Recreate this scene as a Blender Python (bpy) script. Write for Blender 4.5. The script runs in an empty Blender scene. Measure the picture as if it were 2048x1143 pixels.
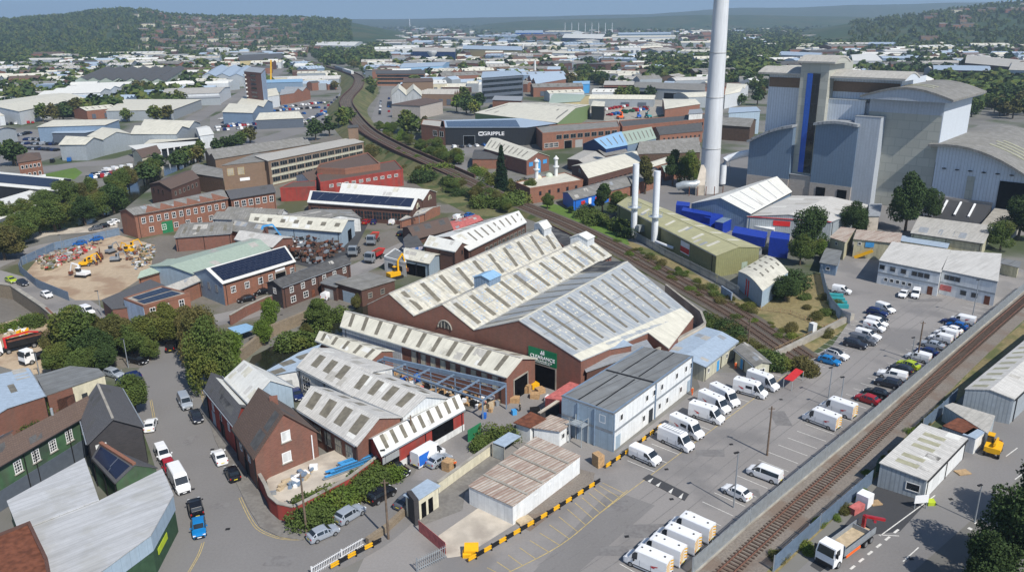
import bpy,math,random
import numpy as np
from mathutils import Vector
R=math.radians
random.seed(7)
SC=bpy.context.scene
COL=SC.collection
# ------------------------------------------------------------------ camera model (ground survey from the aerial view)
H=65.0;F=1600.0;DH=535.0;ROLL=0.012;PCX,PCY=1024.0,571.5
PITCH=math.atan(DH / F)
CP,SP=math.cos(PITCH),math.sin(PITCH);CR,SR=math.cos(ROLL),math.sin(ROLL)
def g(px,py,z=0.0):
 a=px - PCX;b=-(py - PCY)
 u=a*CR + b*SR;v=-a*SR + b*CR
 dy=F*CP + v*SP;dz=-F*SP + v*CP
 t=(H - z)/ max(-dz,3.0)
 return Vector((u*t,dy*t,z))
def proj(p):
 d=Vector(p)- Vector((0,0,H))
 f=d.y*CP - d.z*SP;v=(d.y*SP + d.z*CP)/f*F;u=d.x/f*F
 a=u*CR - v*SR;b=u*SR + v*CR
 return PCX + a,PCY - b
cam=bpy.data.objects.new('camera',bpy.data.cameras.new('camera'));COL.objects.link(cam)
cam.data.sensor_width=36;cam.data.lens=F/2048*36
cam.data.clip_start=1;cam.data.clip_end=60000
from mathutils import Matrix
cam.matrix_world=Matrix.Translation((0,0,H))@ Matrix.Rotation(math.pi/2 - PITCH,4,'X')@ Matrix.Rotation(-ROLL,4,'Z')
SC.camera=cam
# ------------------------------------------------------------------ materials
MATS={}
def lin(c):
 return tuple((x/12.92 if x <= 0.04045 else ((x+0.055)/1.055)**2.4) for x in c)
def mat(name,col,rough=0.8,var=0.12,scale=1.5,metal=0.0,stripe=None,rust=None,grime=0.0,brick=None,bump=0.0,big=0.0,emit=None,spec=0.3,blotch=None,tile=None):
 """col is a linear base colour; stripe=(period, colour, duty) runs up the slope / up the wall"""
 if name in MATS:return MATS[name]
 m=bpy.data.materials.new(name);MATS[name]=m;m.use_nodes=True
 nt=m.node_tree;N=nt.nodes;L=nt.links
 bs=N['Principled BSDF'];bs.inputs['Roughness'].default_value=rough;bs.inputs['Metallic'].default_value=metal
 bs.inputs['Specular IOR Level'].default_value=spec
 geo=N.new('ShaderNodeNewGeometry')
 def math_(op,a,b=None):
  n=N.new('ShaderNodeMath');n.operation=op
  for i,x in enumerate((a,b)):
   if x is None:continue
   if isinstance(x,(int,float)):n.inputs[i].default_value=x
   else:L.new(x,n.inputs[i])
  return n.outputs[0]
 def vmath(op,a,b):
  n=N.new('ShaderNodeVectorMath');n.operation=op
  for i,x in enumerate((a,b)):
   if isinstance(x,tuple):n.inputs[i].default_value=x
   elif x is not None:L.new(x,n.inputs[i])
  return n
 def mix(fac,a,b):
  n=N.new('ShaderNodeMix');n.data_type='RGBA'
  for i,x in ((0,fac),(6,a),(7,b)):
   if isinstance(x,(int,float)):n.inputs[i].default_value=x
   elif isinstance(x,tuple):n.inputs[i].default_value=(*x[:3],1)
   else:L.new(x,n.inputs[i])
  return n.outputs[2]
 def noise(sc,det=3,vec=None,lo=0.35,hi=0.65):
  n=N.new('ShaderNodeTexNoise');n.inputs['Scale'].default_value=sc;n.inputs['Detail'].default_value=det
  L.new(vec or geo.outputs['Position'],n.inputs['Vector'])
  r=N.new('ShaderNodeMapRange');r.inputs[1].default_value=lo;r.inputs[2].default_value=hi
  L.new(n.outputs['Fac'],r.inputs[0]);return r.outputs[0]
 uv=None
 def wallcoord():
  nonlocal uv
  if uv is None:
   c=vmath('CROSS_PRODUCT',geo.outputs['True Normal'],(0.013,0.0118,1))
   t=vmath('NORMALIZE',c.outputs[0],None)
   u=vmath('DOT_PRODUCT',t.outputs[0],geo.outputs['Position']).outputs['Value']
   c2=vmath('CROSS_PRODUCT',t.outputs[0],geo.outputs['True Normal'])
   v=vmath('DOT_PRODUCT',c2.outputs[0],geo.outputs['Position']).outputs['Value']
   cb=N.new('ShaderNodeCombineXYZ');L.new(u,cb.inputs[0]);L.new(v,cb.inputs[1]);uv=(u,v,cb.outputs[0])
  return uv
 base=tuple(col)
 out=mix(noise(scale,4),tuple(c*(1-var) for c in base),tuple(min(1,c*(1+var)) for c in base))
 if big:
  out2=mix(noise(0.045,3),tuple(c*(1-big) for c in base),tuple(min(1,c*(1+big)) for c in base));out=mix(0.5,out,out2)
 if blotch:
  out=mix(math_('MULTIPLY',noise(blotch[1],5,lo=0.5,hi=0.6),blotch[2]),out,tuple(blotch[0]))
 if brick:
  b=N.new('ShaderNodeTexBrick');b.inputs['Scale'].default_value=1.0
  b.inputs['Brick Width'].default_value=0.45;b.inputs['Row Height'].default_value=0.15;b.inputs['Mortar Size'].default_value=0.02
  b.inputs['Color1'].default_value=(*[c*0.75 for c in base],1);b.inputs['Color2'].default_value=(*[min(1,c*1.3) for c in base],1)
  b.inputs['Mortar'].default_value=(*brick,1);L.new(wallcoord()[2],b.inputs['Vector']);out=mix(0.55,out,b.outputs['Color'])
 if tile:
  b=N.new('ShaderNodeTexBrick');b.inputs['Scale'].default_value=1.0
  b.inputs['Brick Width'].default_value=tile[0];b.inputs['Row Height'].default_value=tile[1];b.inputs['Mortar Size'].default_value=tile[2]
  b.inputs['Color1'].default_value=(*[c*0.9 for c in base],1);b.inputs['Color2'].default_value=(*[min(1,c*1.1) for c in base],1)
  b.inputs['Mortar'].default_value=(*tile[3],1);L.new(wallcoord()[2],b.inputs['Vector']);out=mix(0.8,out,b.outputs['Color'])
 if stripe:
  per,sc_,duty=stripe
  f=math_('FRACT',math_('DIVIDE',wallcoord()[0],per))
  k=math_('LESS_THAN',f,duty)
  out=mix(math_('MULTIPLY',k,0.85),out,tuple(sc_))
 if rust:
  u,v,cb=wallcoord();mp=N.new('ShaderNodeMapping');mp.inputs['Scale'].default_value=(1.6,0.12,1);L.new(cb,mp.inputs[0])
  out=mix(math_('MULTIPLY',noise(1.0,4,mp.outputs[0],0.45,0.62),rust[1]),out,tuple(rust[0]))
 if grime:
  u,v,cb=wallcoord();mp=N.new('ShaderNodeMapping');mp.inputs['Scale'].default_value=(0.9,0.08,1);L.new(cb,mp.inputs[0])
  out=mix(math_('MULTIPLY',noise(1.3,4,mp.outputs[0],0.42,0.7),grime),out,(0.10,0.095,0.08))
 L.new(out,bs.inputs['Base Color'])
 if bump:
  bn=N.new('ShaderNodeBump');bn.inputs['Strength'].default_value=bump;bn.inputs['Distance'].default_value=0.08
  n=N.new('ShaderNodeTexNoise');n.inputs['Scale'].default_value=scale*3;L.new(geo.outputs['Position'],n.inputs['Vector'])
  L.new(n.outputs['Fac'],bn.inputs['Height']);L.new(bn.outputs[0],bs.inputs['Normal'])
 if emit:bs.inputs['Emission Color'].default_value=(*emit,1);bs.inputs['Emission Strength'].default_value=1
 return m
c=lambda h:lin(tuple(int(h[i:i+2],16)/255 for i in (0,2,4)))
mat('brick_red',(.205,.082,.056),brick=(.17,.14,.12),var=.2,scale=.7,big=.25,grime=.25,blotch=((.25,.11,.075),.3,.45))
mat('brick_dark',(.10,.048,.036),brick=(.11,.09,.08),var=.25,scale=.7,big=.2)
mat('brick_orange',(.25,.10,.06),brick=(.24,.18,.14),var=.15,scale=.7,big=.15,grime=.25,blotch=((.17,.08,.055),.3,.5))
mat('brick_brown',(.20,.13,.085),brick=(.2,.17,.14),var=.15,scale=.7,big=.1)
mat('brick_black',(.045,.042,.045),brick=(.07,.07,.07),var=.2,scale=.7)
mat('red_paint',(.30,.045,.035),var=.15,scale=.5,grime=.4)
mat('green_paint',(.06,.13,.065),var=.25,scale=.5,grime=.45,blotch=((.05,.06,.055),.3,.6))
mat('green_dark',(.035,.075,.04),var=.15)
mat('stone',(.25,.20,.14),var=.3,scale=1.2,brick=(.12,.1,.08),big=.2)
mat('render_cream',(.62,.58,.44),var=.07,grime=.25)
mat('render_white',(.66,.67,.66),var=.07,grime=.3)
mat('render_blue',(.36,.45,.58),var=.08,grime=.35)
mat('clad_grey',(.34,.38,.41),stripe=(.6,(.25,.28,.31),.3),var=.08,grime=.15,rough=.5)
mat('clad_blue',(.20,.28,.38),stripe=(.7,(.15,.21,.29),.3),var=.08,grime=.1,rough=.5)
mat('clad_navy',(.02,.05,.15),stripe=(.7,(.015,.04,.11),.3),var=.1,rough=.5)
mat('clad_white',(.62,.65,.67),stripe=(.6,(.5,.53,.55),.25),var=.06,grime=.15,rough=.5)
mat('clad_palegreen',(.50,.56,.46),stripe=(.8,(.42,.48,.4),.25),var=.06,grime=.1,rough=.5)
mat('clad_green',(.20,.28,.12),stripe=(.7,(.16,.23,.1),.3),var=.08,grime=.1,rough=.5)
mat('clad_olive',(.235,.235,.115),stripe=(.7,(.19,.19,.09),.3),var=.08,grime=.1,rough=.5)
mat('clad_black',(.022,.025,.03),stripe=(.8,(.035,.04,.045),.2),var=.1,rough=.5)
mat('clad_yellow',(.50,.42,.22),stripe=(.8,(.42,.36,.2),.3),var=.08,rough=.6)
mat('panel_white',(.74,.76,.76),stripe=(1.2,(.6,.62,.63),.06),var=.05,grime=.18,rough=.5)
mat('panel_cream',(.52,.51,.40),stripe=(1.2,(.36,.35,.28),.08),var=.05,grime=.25,rough=.6)
mat('panel_blue',(.33,.42,.5),stripe=(1.3,(.25,.33,.4),.06),var=.05,grime=.15,rough=.5)
mat('container_cream',(.50,.47,.32),stripe=(.35,(.36,.34,.24),.4),var=.08,grime=.4)
mat('container_blue',(.012,.045,.36),stripe=(.35,(.01,.03,.24),.35),var=.1,rough=.45)
mat('container_grey',(.38,.42,.44),stripe=(.35,(.26,.3,.33),.4),var=.08,grime=.3)
mat('container_maroon',(.20,.045,.05),stripe=(.35,(.13,.03,.035),.4),var=.1,grime=.2)
mat('tower_grey',(.40,.40,.35),tile=(4.0,3.0,.12,(.31,.32,.28)),var=.04,rough=.45)
mat('tower_steel',(.42,.46,.51),stripe=(1.0,(.36,.40,.45),.2),grime=.15,var=.05,rough=.4)
mat('tower_blue',(.14,.20,.28),stripe=(1.0,(.11,.165,.24),.2),grime=.15,var=.06,rough=.45)
mat('tower_light',(.60,.65,.71),stripe=(1.0,(.45,.49,.53),.2),var=.04,grime=.1,rough=.4)
mat('block_pale',(.42,.38,.34),tile=(.9,.45,.03,(.3,.27,.25)),var=.08)
mat('terracotta',(.32,.16,.10),var=.12,grime=.2)
mat('office_grey',(.10,.12,.15),var=.08,rough=.4)
mat('roof_cream',(.60,.58,.49),stripe=(1.1,(.58,.56,.48),.08),var=.07,grime=.22,scale=.5,rough=.6)
mat('roof_cream_worn',(.55,.53,.45),stripe=(1.1,(.46,.45,.40),.1),var=.12,grime=.5,scale=.9,blotch=((.40,.42,.44),.55,.55))
mat('roof_zinc',(.28,.31,.34),stripe=(1.1,(.23,.26,.29),.08),var=.1,scale=.9,rust=((.56,.54,.47),.5),rough=.5)
mat('roof_white',(.67,.67,.63),stripe=(1.0,(.66,.66,.63),.06),var=.05,grime=.12,rough=.5)
mat('roof_greywhite',(.55,.54,.51),stripe=(.5,(.44,.43,.41),.3),var=.08,grime=.25,rough=.7)
mat('roof_pale',(.42,.405,.37),stripe=(.9,(.35,.34,.31),.12),var=.1,grime=.25)
mat('roof_asbestos',(.24,.235,.22),stripe=(.9,(.19,.185,.175),.3),var=.2,grime=.4,scale=.8,blotch=((.14,.135,.11),.4,.5))
mat('roof_dark',(.085,.085,.085),stripe=(.8,(.065,.065,.068),.15),var=.2,grime=.2,scale=.8)
mat('roof_felt',(.18,.19,.195),var=.2,scale=.5,grime=.35,big=.2,stripe=(2.4,(.09,.095,.1),.06))
mat('roof_black',(.055,.055,.058),var=.3,scale=.6,blotch=((.2,.2,.19),.3,.4))
mat('roof_slate',(.10,.10,.105),tile=(.5,.3,.03,(.07,.07,.075)),var=.15)
mat('roof_brown',(.125,.088,.07),tile=(.4,.35,.04,(.085,.06,.05)),var=.2,big=.15,scale=.9)
mat('roof_olive',(.40,.385,.22),stripe=(1.2,(.34,.33,.19),.07),var=.07,scale=.4,grime=.12,rough=.5)
mat('roof_green',(.33,.40,.33),stripe=(1.2,(.27,.33,.28),.08),var=.07,rough=.5)
mat('roof_blue',(.25,.42,.60),stripe=(1.1,(.2,.35,.52),.1),var=.07,rough=.5)
mat('roof_navy',(.06,.14,.40),stripe=(1.0,(.05,.11,.32),.1),var=.1)
mat('roof_slateblue',(.35,.43,.52),stripe=(1.1,(.29,.36,.45),.08),var=.08,grime=.1,rough=.5)
mat('roof_grey',(.30,.32,.34),stripe=(1.0,(.24,.26,.28),.1),var=.1,grime=.2,rough=.5)
mat('roof_rusty',(.46,.42,.37),stripe=(.55,(.33,.24,.18),.42),var=.15,rust=((.19,.085,.055),.5),rough=.8)
mat('roof_bigpale',(.46,.47,.48),stripe=(1.0,(.38,.39,.40),.12),var=.07,big=.12,grime=.3,blotch=((.40,.40,.38),.25,.6),rough=.5)
mat('rooflight',(.17,.155,.12),var=.2,scale=1.2,rough=.4)
mat('rooflight_pale',(.33,.32,.22),var=.12,scale=1.2,rough=.4)
mat('skylight_white',(.85,.87,.85),var=.03,rough=.4)
mat('solar',(.010,.014,.032),tile=(1.65,1.0,.05,(.05,.055,.075)),var=.1,rough=.18,spec=.6)
mat('solar_thin',(.015,.02,.045),tile=(6.0,30.,.1,(.13,.14,.16)),var=.1,rough=.2,spec=.6)
mat('white_paint',(.80,.81,.82),var=.03,rough=.4)
mat('white_frame',(.78,.78,.76),var=.03,rough=.5)
mat('glass',(.018,.024,.030),var=.3,scale=.6,rough=.08,spec=.8)
mat('glass_blue',(.015,.09,.42),var=.1,rough=.12,spec=.8)
mat('glass_dark',(.010,.012,.018),tile=(2.2,3.4,.08,(.035,.04,.05)),var=.2,rough=.1,spec=.8)
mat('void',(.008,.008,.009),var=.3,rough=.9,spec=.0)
mat('steel_grey',(.30,.33,.36),var=.08,rough=.45,metal=.3)
mat('steel_blue',(.16,.22,.30),var=.1,rough=.5)
mat('galv',(.42,.46,.48),var=.1,rough=.4,metal=.4)
mat('shutter',(.33,.34,.34),stripe=(.3,(.26,.27,.27),.4),var=.05)
mat('door_blue',(.03,.16,.45),var=.08);mat('door_green',(.02,.17,.07),var=.1);mat('door_dark',(.03,.035,.04),var=.1)
mat('wood',(.36,.25,.14),var=.2,scale=2);mat('wood_dark',(.10,.065,.045),var=.25,scale=2)
mat('pole_wood',(.15,.11,.08),var=.25,scale=2);mat('rust',(.15,.055,.03),var=.3,scale=1.5)
mat('concrete',(.33,.31,.27),var=.15,scale=.6,blotch=((.22,.2,.17),.2,.5))
mat('concrete_pale',(.48,.43,.36),var=.12,scale=.5,blotch=((.30,.26,.22),.18,.6),bump=.2)
mat('yellow',(.75,.40,.01),var=.05,rough=.5);mat('black',(.012,.012,.013),var=.2,rough=.6)
mat('red',(.55,.03,.03),var=.08,rough=.5);mat('orange',(.85,.14,.02),var=.08);mat('blue',(.02,.14,.55),var=.1,rough=.5)
mat('sky_blue',(.06,.30,.62),var=.08);mat('sign_green',(.005,.16,.07),var=.05,rough=.5);mat('lime',(.40,.50,.03),var=.1)
mat('card',(.42,.27,.14),var=.2,scale=3);mat('tan',(.45,.36,.24),var=.15);mat('white_mark',(.62,.61,.57),var=.15,scale=3)
mat('yellow_mark',(.50,.38,.14),var=.2,scale=2);mat('red_fade',(.45,.13,.12),var=.2)
mat('chrome_stack',(.70,.73,.76),var=.04,rough=.35,metal=.0)
mat('chimney_concrete',(.60,.62,.64),var=.06,scale=.08,grime=.18,rough=.7)
mat('teal',(.03,.28,.30),var=.1)
mat('dirt',(.26,.20,.135),var=.25,scale=.35,blotch=((.38,.31,.23),.12,.6),bump=.3)
mat('tyre',(.015,.015,.016),var=.2,rough=.9);mat('rim',(.30,.31,.32),var=.1,rough=.35,metal=.5)
mat('headlight',(.75,.78,.8),var=.02,rough=.1);mat('taillight',(.45,.01,.01),var=.05,rough=.2);mat('plate_yellow',(.7,.6,.05),var=.02);mat('trim_black',(.02,.02,.022),var=.1,rough=.7)
CARC=dict(white=(.78,.79,.80),black=(.012,.012,.015),dark=(.025,.03,.045),navy=(.01,.025,.12),blue=(.01,.12,.42),brightblue=(.01,.22,.55),silver=(.38,.42,.47),grey=(.12,.13,.15),red=(.32,.012,.018),lime=(.35,.45,.02),gold=(.35,.3,.2),green=(.02,.12,.06))
for k,v in CARC.items():mat('car_'+k,v,var=.02,rough=.22,spec=.6,metal=0.0 if k in ('white','red','lime') else .25)
# ------------------------------------------------------------------ mesh helper
class M:
 def __init__(s):s.v=[];s.f=[];s.mi=[]
 def add(s,vs,fs,mi=0):
  o=len(s.v);s.v +=[Vector(x) for x in vs];s.f +=[tuple(i+o for i in f) for f in fs];s.mi +=[mi]*len(fs);return s
 def poly(s,vs,mi=0):return s.add(vs,[tuple(range(len(vs)))],mi)
 def prism(s,pts,z0,z1,mi=0,top=True,bottom=True):
  n=len(pts);a=[(p[0],p[1],z0 if not isinstance(z0,list) else z0[i]) for i,p in enumerate(pts)]
  b=[(p[0],p[1],z1 if not isinstance(z1,list) else z1[i]) for i,p in enumerate(pts)]
  fs=[(i,(i+1)% n,n+(i+1)% n,n+i) for i in range(n)]
  if top:fs.append(tuple(range(n,2*n)))
  if bottom:fs.append(tuple(range(n-1,-1,-1)))
  return s.add(a+b,fs,mi)
 def box(s,cx,cy,cz,sx,sy,sz,ang=0,mi=0):
  ca,sa=math.cos(ang),math.sin(ang);P=[]
  for z in (-sz/2,sz/2):
   for x,y in ((-sx/2,-sy/2),(sx/2,-sy/2),(sx/2,sy/2),(-sx/2,sy/2)):P.append((cx+x*ca-y*sa,cy+x*sa+y*ca,cz+z))
  return s.add(P,[(3,2,1,0),(4,5,6,7),(0,1,5,4),(1,2,6,5),(2,3,7,6),(3,0,4,7)],mi)
 def bar(s,a,b,w,h=None,mi=0):
  a,b=Vector(a),Vector(b);d=(b-a).normalized();h=h or w
  up=Vector((0,0,1)) if abs(d.z)< .95 else Vector((1,0,0))
  x=d.cross(up).normalized()*w/2;y=x.cross(d).normalized()*h/2
  P=[a-x-y,a+x-y,a+x+y,a-x+y,b-x-y,b+x-y,b+x+y,b-x+y]
  return s.add(P,[(3,2,1,0),(4,5,6,7),(0,1,5,4),(1,2,6,5),(2,3,7,6),(3,0,4,7)],mi)
 def tube(s,pts,rad,n=10,mi=0,caps=True):
  pts=[Vector(p) for p in pts];rr=rad if isinstance(rad,(list,tuple)) else [rad]*len(pts);V_=[];fs=[]
  for i,p in enumerate(pts):
   d=(pts[min(i+1,len(pts)-1)]-pts[max(i-1,0)]).normalized()
   up=Vector((0,0,1)) if abs(d.z)< .9 else Vector((1,0,0))
   x=d.cross(up).normalized();y=d.cross(x).normalized()
   for k in range(n):a=2*math.pi*k/n;V_.append(p+(x*math.cos(a)+y*math.sin(a))*rr[i])
  for i in range(len(pts)-1):
   for k in range(n):k2=(k+1)% n;fs.append((i*n+k,i*n+k2,(i+1)*n+k2,(i+1)*n+k))
  if caps:fs +=[tuple(range(n)),tuple(range((len(pts)-1)*n,len(pts)*n))]
  return s.add(V_,fs,mi)
 def build(s,name,mats,parent=None,smooth=False):
  if not s.v:return None
  off=parent_loc(parent)
  me=bpy.data.meshes.new(name)
  me.from_pydata([tuple(v-off) for v in s.v],[],s.f)
  for mm in (mats if isinstance(mats,(list,tuple)) else [mats]):me.materials.append(MATS[mm] if isinstance(mm,str) else mm)
  me.polygons.foreach_set('material_index',s.mi)
  if smooth:
   me.polygons.foreach_set('use_smooth',[True]*len(s.f));me.set_sharp_from_angle(angle=R(smooth if smooth is not True else 40))
  o=bpy.data.objects.new(name,me);COL.objects.link(o)
  if parent:o.parent=parent
  return o
def parent_loc(p):
 o=Vector((0,0,0))
 while p is not None:
  o=o+p.location;p=p.parent
 return o
def tag(o,label=None,cat=None,group=None,kind=None):
 if label:o['label']=label
 if cat:o['category']=cat
 if group:o['group']=group
 if kind:o['kind']=kind
 return o
def empty(name,loc,label=None,cat=None,group=None,rz=0):
 o=bpy.data.objects.new(name,None);COL.objects.link(o);o.location=loc;o.rotation_euler.z=rz;o.empty_display_size=.5
 return tag(o,label,cat,group)
def copy_tree(o,parent=None,col=None):
 n=o.copy();COL.objects.link(n);n.parent=parent
 for ch in list(o.children):copy_tree(ch,n)
 return n
def recenter(o):
 """a thing that is one mesh: put its origin at its base"""
 me=o.data;co=np.empty(len(me.vertices)*3,'f');me.vertices.foreach_get('co',co);co=co.reshape(-1,3)
 c_=np.array([(co[:,0].min()+co[:,0].max())/2,(co[:,1].min()+co[:,1].max())/2,co[:,2].min()],'f')
 me.vertices.foreach_set('co',(co-c_).ravel());o.location=Vector([float(x) for x in c_])+o.location;me.update();return o
def thing(m_,name,mats,label,cat,group=None,smooth=False):
 return tag(recenter(m_.build(name,mats,None,smooth)),label,cat,group)
# ------------------------------------------------------------------ buildings
_win={};FOOT=[]
def window_mesh(w,h,style,fm,gm):
 k=(round(w,2),round(h,2),style,fm,gm)
 if k in _win:return _win[k]
 gl=M();gl.box(0,.01,h/2,w,.06,h)
 fr=M();t=min(.12,w*.12)
 for sx in (-1,1):fr.box(sx*(w/2-t/2),.045,h/2,t,.08,h)
 for z in (t/2,h-t/2):fr.box(0,.047,z,w-2*t,.08,t)
 nx,nz={'cross':(2,2),'sash':(1,2),'multi':(3,4),'plain':(1,1),'strip':(max(2,int(w/1.2)),1),'factory':(3,2)}[style]
 for i in range(1,nx):fr.box(-w/2+w*i/nx,.044,h/2,t*.6,.07,h-2*t)
 for i in range(1,nz):fr.box(0,.043,h*i/nz,w-2*t,.065,t*.6)
 si=M();si.box(0,.09,-.07,w+.25,.2,.14)
 a=gl.build('window',gm);b=fr.build('window_frame',fm);s_=si.build('window_sill','concrete')
 r=(a.data,b.data,s_.data)
 for o in (a,b,s_):bpy.data.objects.remove(o)
 _win[k]=r;return r
class Bd:
 """a building from eave corners read off the view; ridge runs along the first edge"""
 def __init__(s,name,label,P,h,roof='gable',r=2.0,n=1,wall='brick_red',rm='roof_cream',z0=0.0,over=.3,cat='building',group=None,thick=.14,gable=None,world=False,parapet=0,ends=None):
  W=[Vector((p[0],p[1],h)) if world else g(p[0],p[1],h) for p in P]
  if len(W)== 3 and roof != 'poly':W.append(W[0]+W[2]-W[1])
  if roof == 'flat' and len(W)== 4:s.quad=True
  FOOT.append([(w.x,w.y) for w in W]);s.W=W;s.h=h;s.z0=z0;s.r=r;s.n=n;s.roof=roof;s.rm=rm
  cen=sum(W,Vector((0,0,0)))/len(W);s.cen=Vector((cen.x,cen.y,z0));s.kind=roof
  s.root=empty(name,s.cen,label,cat,group)
  if roof in ('flat','poly'):s.prof=[(0,0),(1,0)]
  elif roof == 'skew':s.prof=[(0,0),(s.wr,r),(1,0)]
  elif roof == 'gable':s.prof=[(0,0)]+[x for i in range(n) for x in (((i+.5)/n,r),((i+1)/n,0))]
  elif roof == 'qarch':s.prof=[(k/12,r*math.sin(math.pi*.56*k/12)/math.sin(math.pi*.5)) for k in range(13)]
  elif roof == 'arch':s.prof=[(k/10,r*math.sin(math.pi*k/10)) for k in range(11)]
  elif roof == 'mono':s.prof=[(0,0),(1,r)]
  elif roof == 'saw':
   s.prof=[]
   for i in range(n):s.prof +=[(i/n,0),((i+.75)/n,r),((i+.98)/n,0)]
   s.prof[-1]=(1,0)
  elif roof == 'hip':s.prof=[(0,0),(.5,r),(1,0)]
  m=M()
  if roof in ('flat','poly','hip'):
   m.prism([(w.x,w.y) for w in W],z0,h,top=False)
  else:
   for a,b,w_ in ((0,1,0),(1,2,1)):
    pass
   for wv in (0,1):
    p0,p1=s.S(0,wv),s.S(1,wv);m.poly([(p0.x,p0.y,z0),(p1.x,p1.y,z0),p1,p0])
   for uv_ in (0,1):
    top=[s.S(uv_,w) for w,dz in s.prof]
    m.poly([(top[0].x,top[0].y,z0)]+top+[(top[-1].x,top[-1].y,z0)],mi=1 if gable else 0)
  s.wall=m.build('wall',[wall,gable or wall],s.root)
  m=M()
  if roof in ('flat','poly'):
   o_=s.offset(over if not parapet else 0)
   m.prism([(w.x,w.y) for w in o_],h+.002,h+thick)
   s.roofo=m.build('roof',rm,s.root)
   if parapet:
    m=M();O_=s.offset(.08);I_=s.offset(-.3);k=len(O_)
    for i in range(k):
     j=(i+1)% k;q=[O_[i],O_[j],I_[j],I_[i]]
     m.prism([(p.x,p.y) for p in q],h-.25,h+parapet)
    m.build('parapet',wall,s.root)
  elif roof == 'hip':
   A=s.offset(over);c0=(A[0]+A[3])/2;c1=(A[1]+A[2])/2;L_=(c1-c0).length;k=min(.45,(A[3]-A[0]).length/2/L_)
   r0=c0.lerp(c1,k)+Vector((0,0,r));r1=c1.lerp(c0,k)+Vector((0,0,r));B_=[a-Vector((0,0,.15)) for a in A]
   m.add(A+[r0,r1]+B_,[(0,1,5,4),(1,2,5),(2,3,4,5),(3,0,4),(0,6,7,1),(1,7,8,2),(2,8,9,3),(3,9,6,0),(9,8,7,6)])
   s.roofo=m.build('roof',rm,s.root)
  else:
   lu=(s.W[1]-s.W[0]).length;lw=(s.W[2]-s.W[1]).length;eu=over/lu;ew=over/lw
   pf=list(s.prof);(w0,z_0),(w1,z_1)=pf[0],pf[1];sl=(z_1-z_0)/max(1e-6,w1-w0);pf[0]=(w0-ew,z_0-sl*ew)
   (wa,za),(wb,zb)=pf[-2],pf[-1];sl=(zb-za)/max(1e-6,wb-wa)
   pf[-1]=(wb+ew,zb+(sl*ew if abs(sl)*ew < 3 else 0))
   k=len(pf);V_=[]
   nu=9 if len(P)== 4 and cen.y < 420 else 2
   for uu in [-eu+(1+2*eu)*q/(nu-1) for q in range(nu)]:
    for off in (0,thick):
     for w,dz in pf:p=s.S(uu,w,0);V_.append(Vector((p.x,p.y,s.zr(uu,w,dz)+off+.004)))
   fs=[]
   for q in range(nu-1):
    b0=2*k*q
    for i in range(k-1):fs +=[(b0+k+i,b0+k+i+1,b0+3*k+i+1,b0+3*k+i),(b0+i+1,b0+i,b0+2*k+i,b0+2*k+i+1)]
    fs +=[(b0,b0+k,b0+3*k,b0+2*k),(b0+k-1,b0+3*k-1,b0+4*k-1,b0+2*k-1)]
   e0=2*k*(nu-1)
   for i in range(k-1):fs +=[(i,i+1,k+i+1,k+i),(e0+i+1,e0+i,e0+k+i,e0+k+i+1)]
   m.add(V_,fs);s.roofo=m.build('roof',rm,s.root)
  s.thick=thick
  if cen.y < 300 and roof in ('gable','mono') and name != 'block' and z0 < 1 and h > 2.5:
   for e in (0,2):
    a,d,L_,n_=s.edge(e);k=M();z=h-.12+(r if roof == 'mono' and e == 2 else 0);o_=n_*(over+.09);k.bar(Vector((a.x,a.y,z))+o_,Vector((a.x,a.y,z))+d*L_+o_,.16,.14);k.build('gutter','trim_black' if len(label)% 2 else 'steel_grey',s.root)
    for u in (.03,.5,.97):k=M();p=a+d*L_*u+n_*.1;k.bar((p.x,p.y,z0),(p.x,p.y,h-.2),.11);k.build('downpipe','trim_black',s.root)
   rr=random.Random(label)
   for i in range(4 if rm in ('roof_brown','roof_slate') else 9):
    u,w,du=rr.uniform(.04,.9),rr.choice(((.03,.22),(.25,.46),(.54,.74),(.76,.96)))if n == 1 and roof == 'gable' else (.1,.4),rr.uniform(.9,2.6)/max(4,(s.W[1]-s.W[0]).length)
    k=M();s.patch(k,u,u+du,w[0],w[1],.016);k.build('repair_sheet',rr.choice({'roof_cream':['roof_pale','roof_cream_worn','roof_white'],'roof_greywhite':['roof_pale','roof_white','roof_greywhite'],'roof_white':['roof_greywhite','roof_cream'],'roof_brown':['roof_dark'],'roof_slate':['roof_dark']}.get(rm,[rm,'roof_pale','roof_grey'])),s.root)
 def offset(s,d):
  n=len(s.W);out=[];c_=sum(s.W,Vector())/n
  area=sum(s.W[i].x*s.W[(i+1)% n].y-s.W[(i+1)% n].x*s.W[i].y for i in range(n));sg=1 if area > 0 else -1
  for i in range(n):
   p=s.W[i];a=(p-s.W[i-1]).normalized();b=(s.W[(i+1)% n]-p).normalized()
   na=Vector((a.y,-a.x,0))*sg;nb=Vector((b.y,-b.x,0))*sg;t=(na+nb);t=t/max(.3,t.dot(na)) if t.length > .2 else na
   out.append(p+t*d)
  return out
 def zprof(s,w):
  for (a,za),(b,zb) in zip(s.prof,s.prof[1:]):
   if w <= b+1e-9:return za+(zb-za)*(w-a)/max(1e-9,b-a)
  return s.prof[-1][1]
 def zr(s,u,w,dz):return s.h+dz
 def S(s,u,w,dz=None):
  p=s.W[0]*(1-u)*(1-w)+s.W[1]*u*(1-w)+s.W[2]*u*w+s.W[3]*(1-u)*w
  return Vector((p.x,p.y,s.h+(s.zprof(min(1,max(0,w))) if dz is None else dz)))
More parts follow.
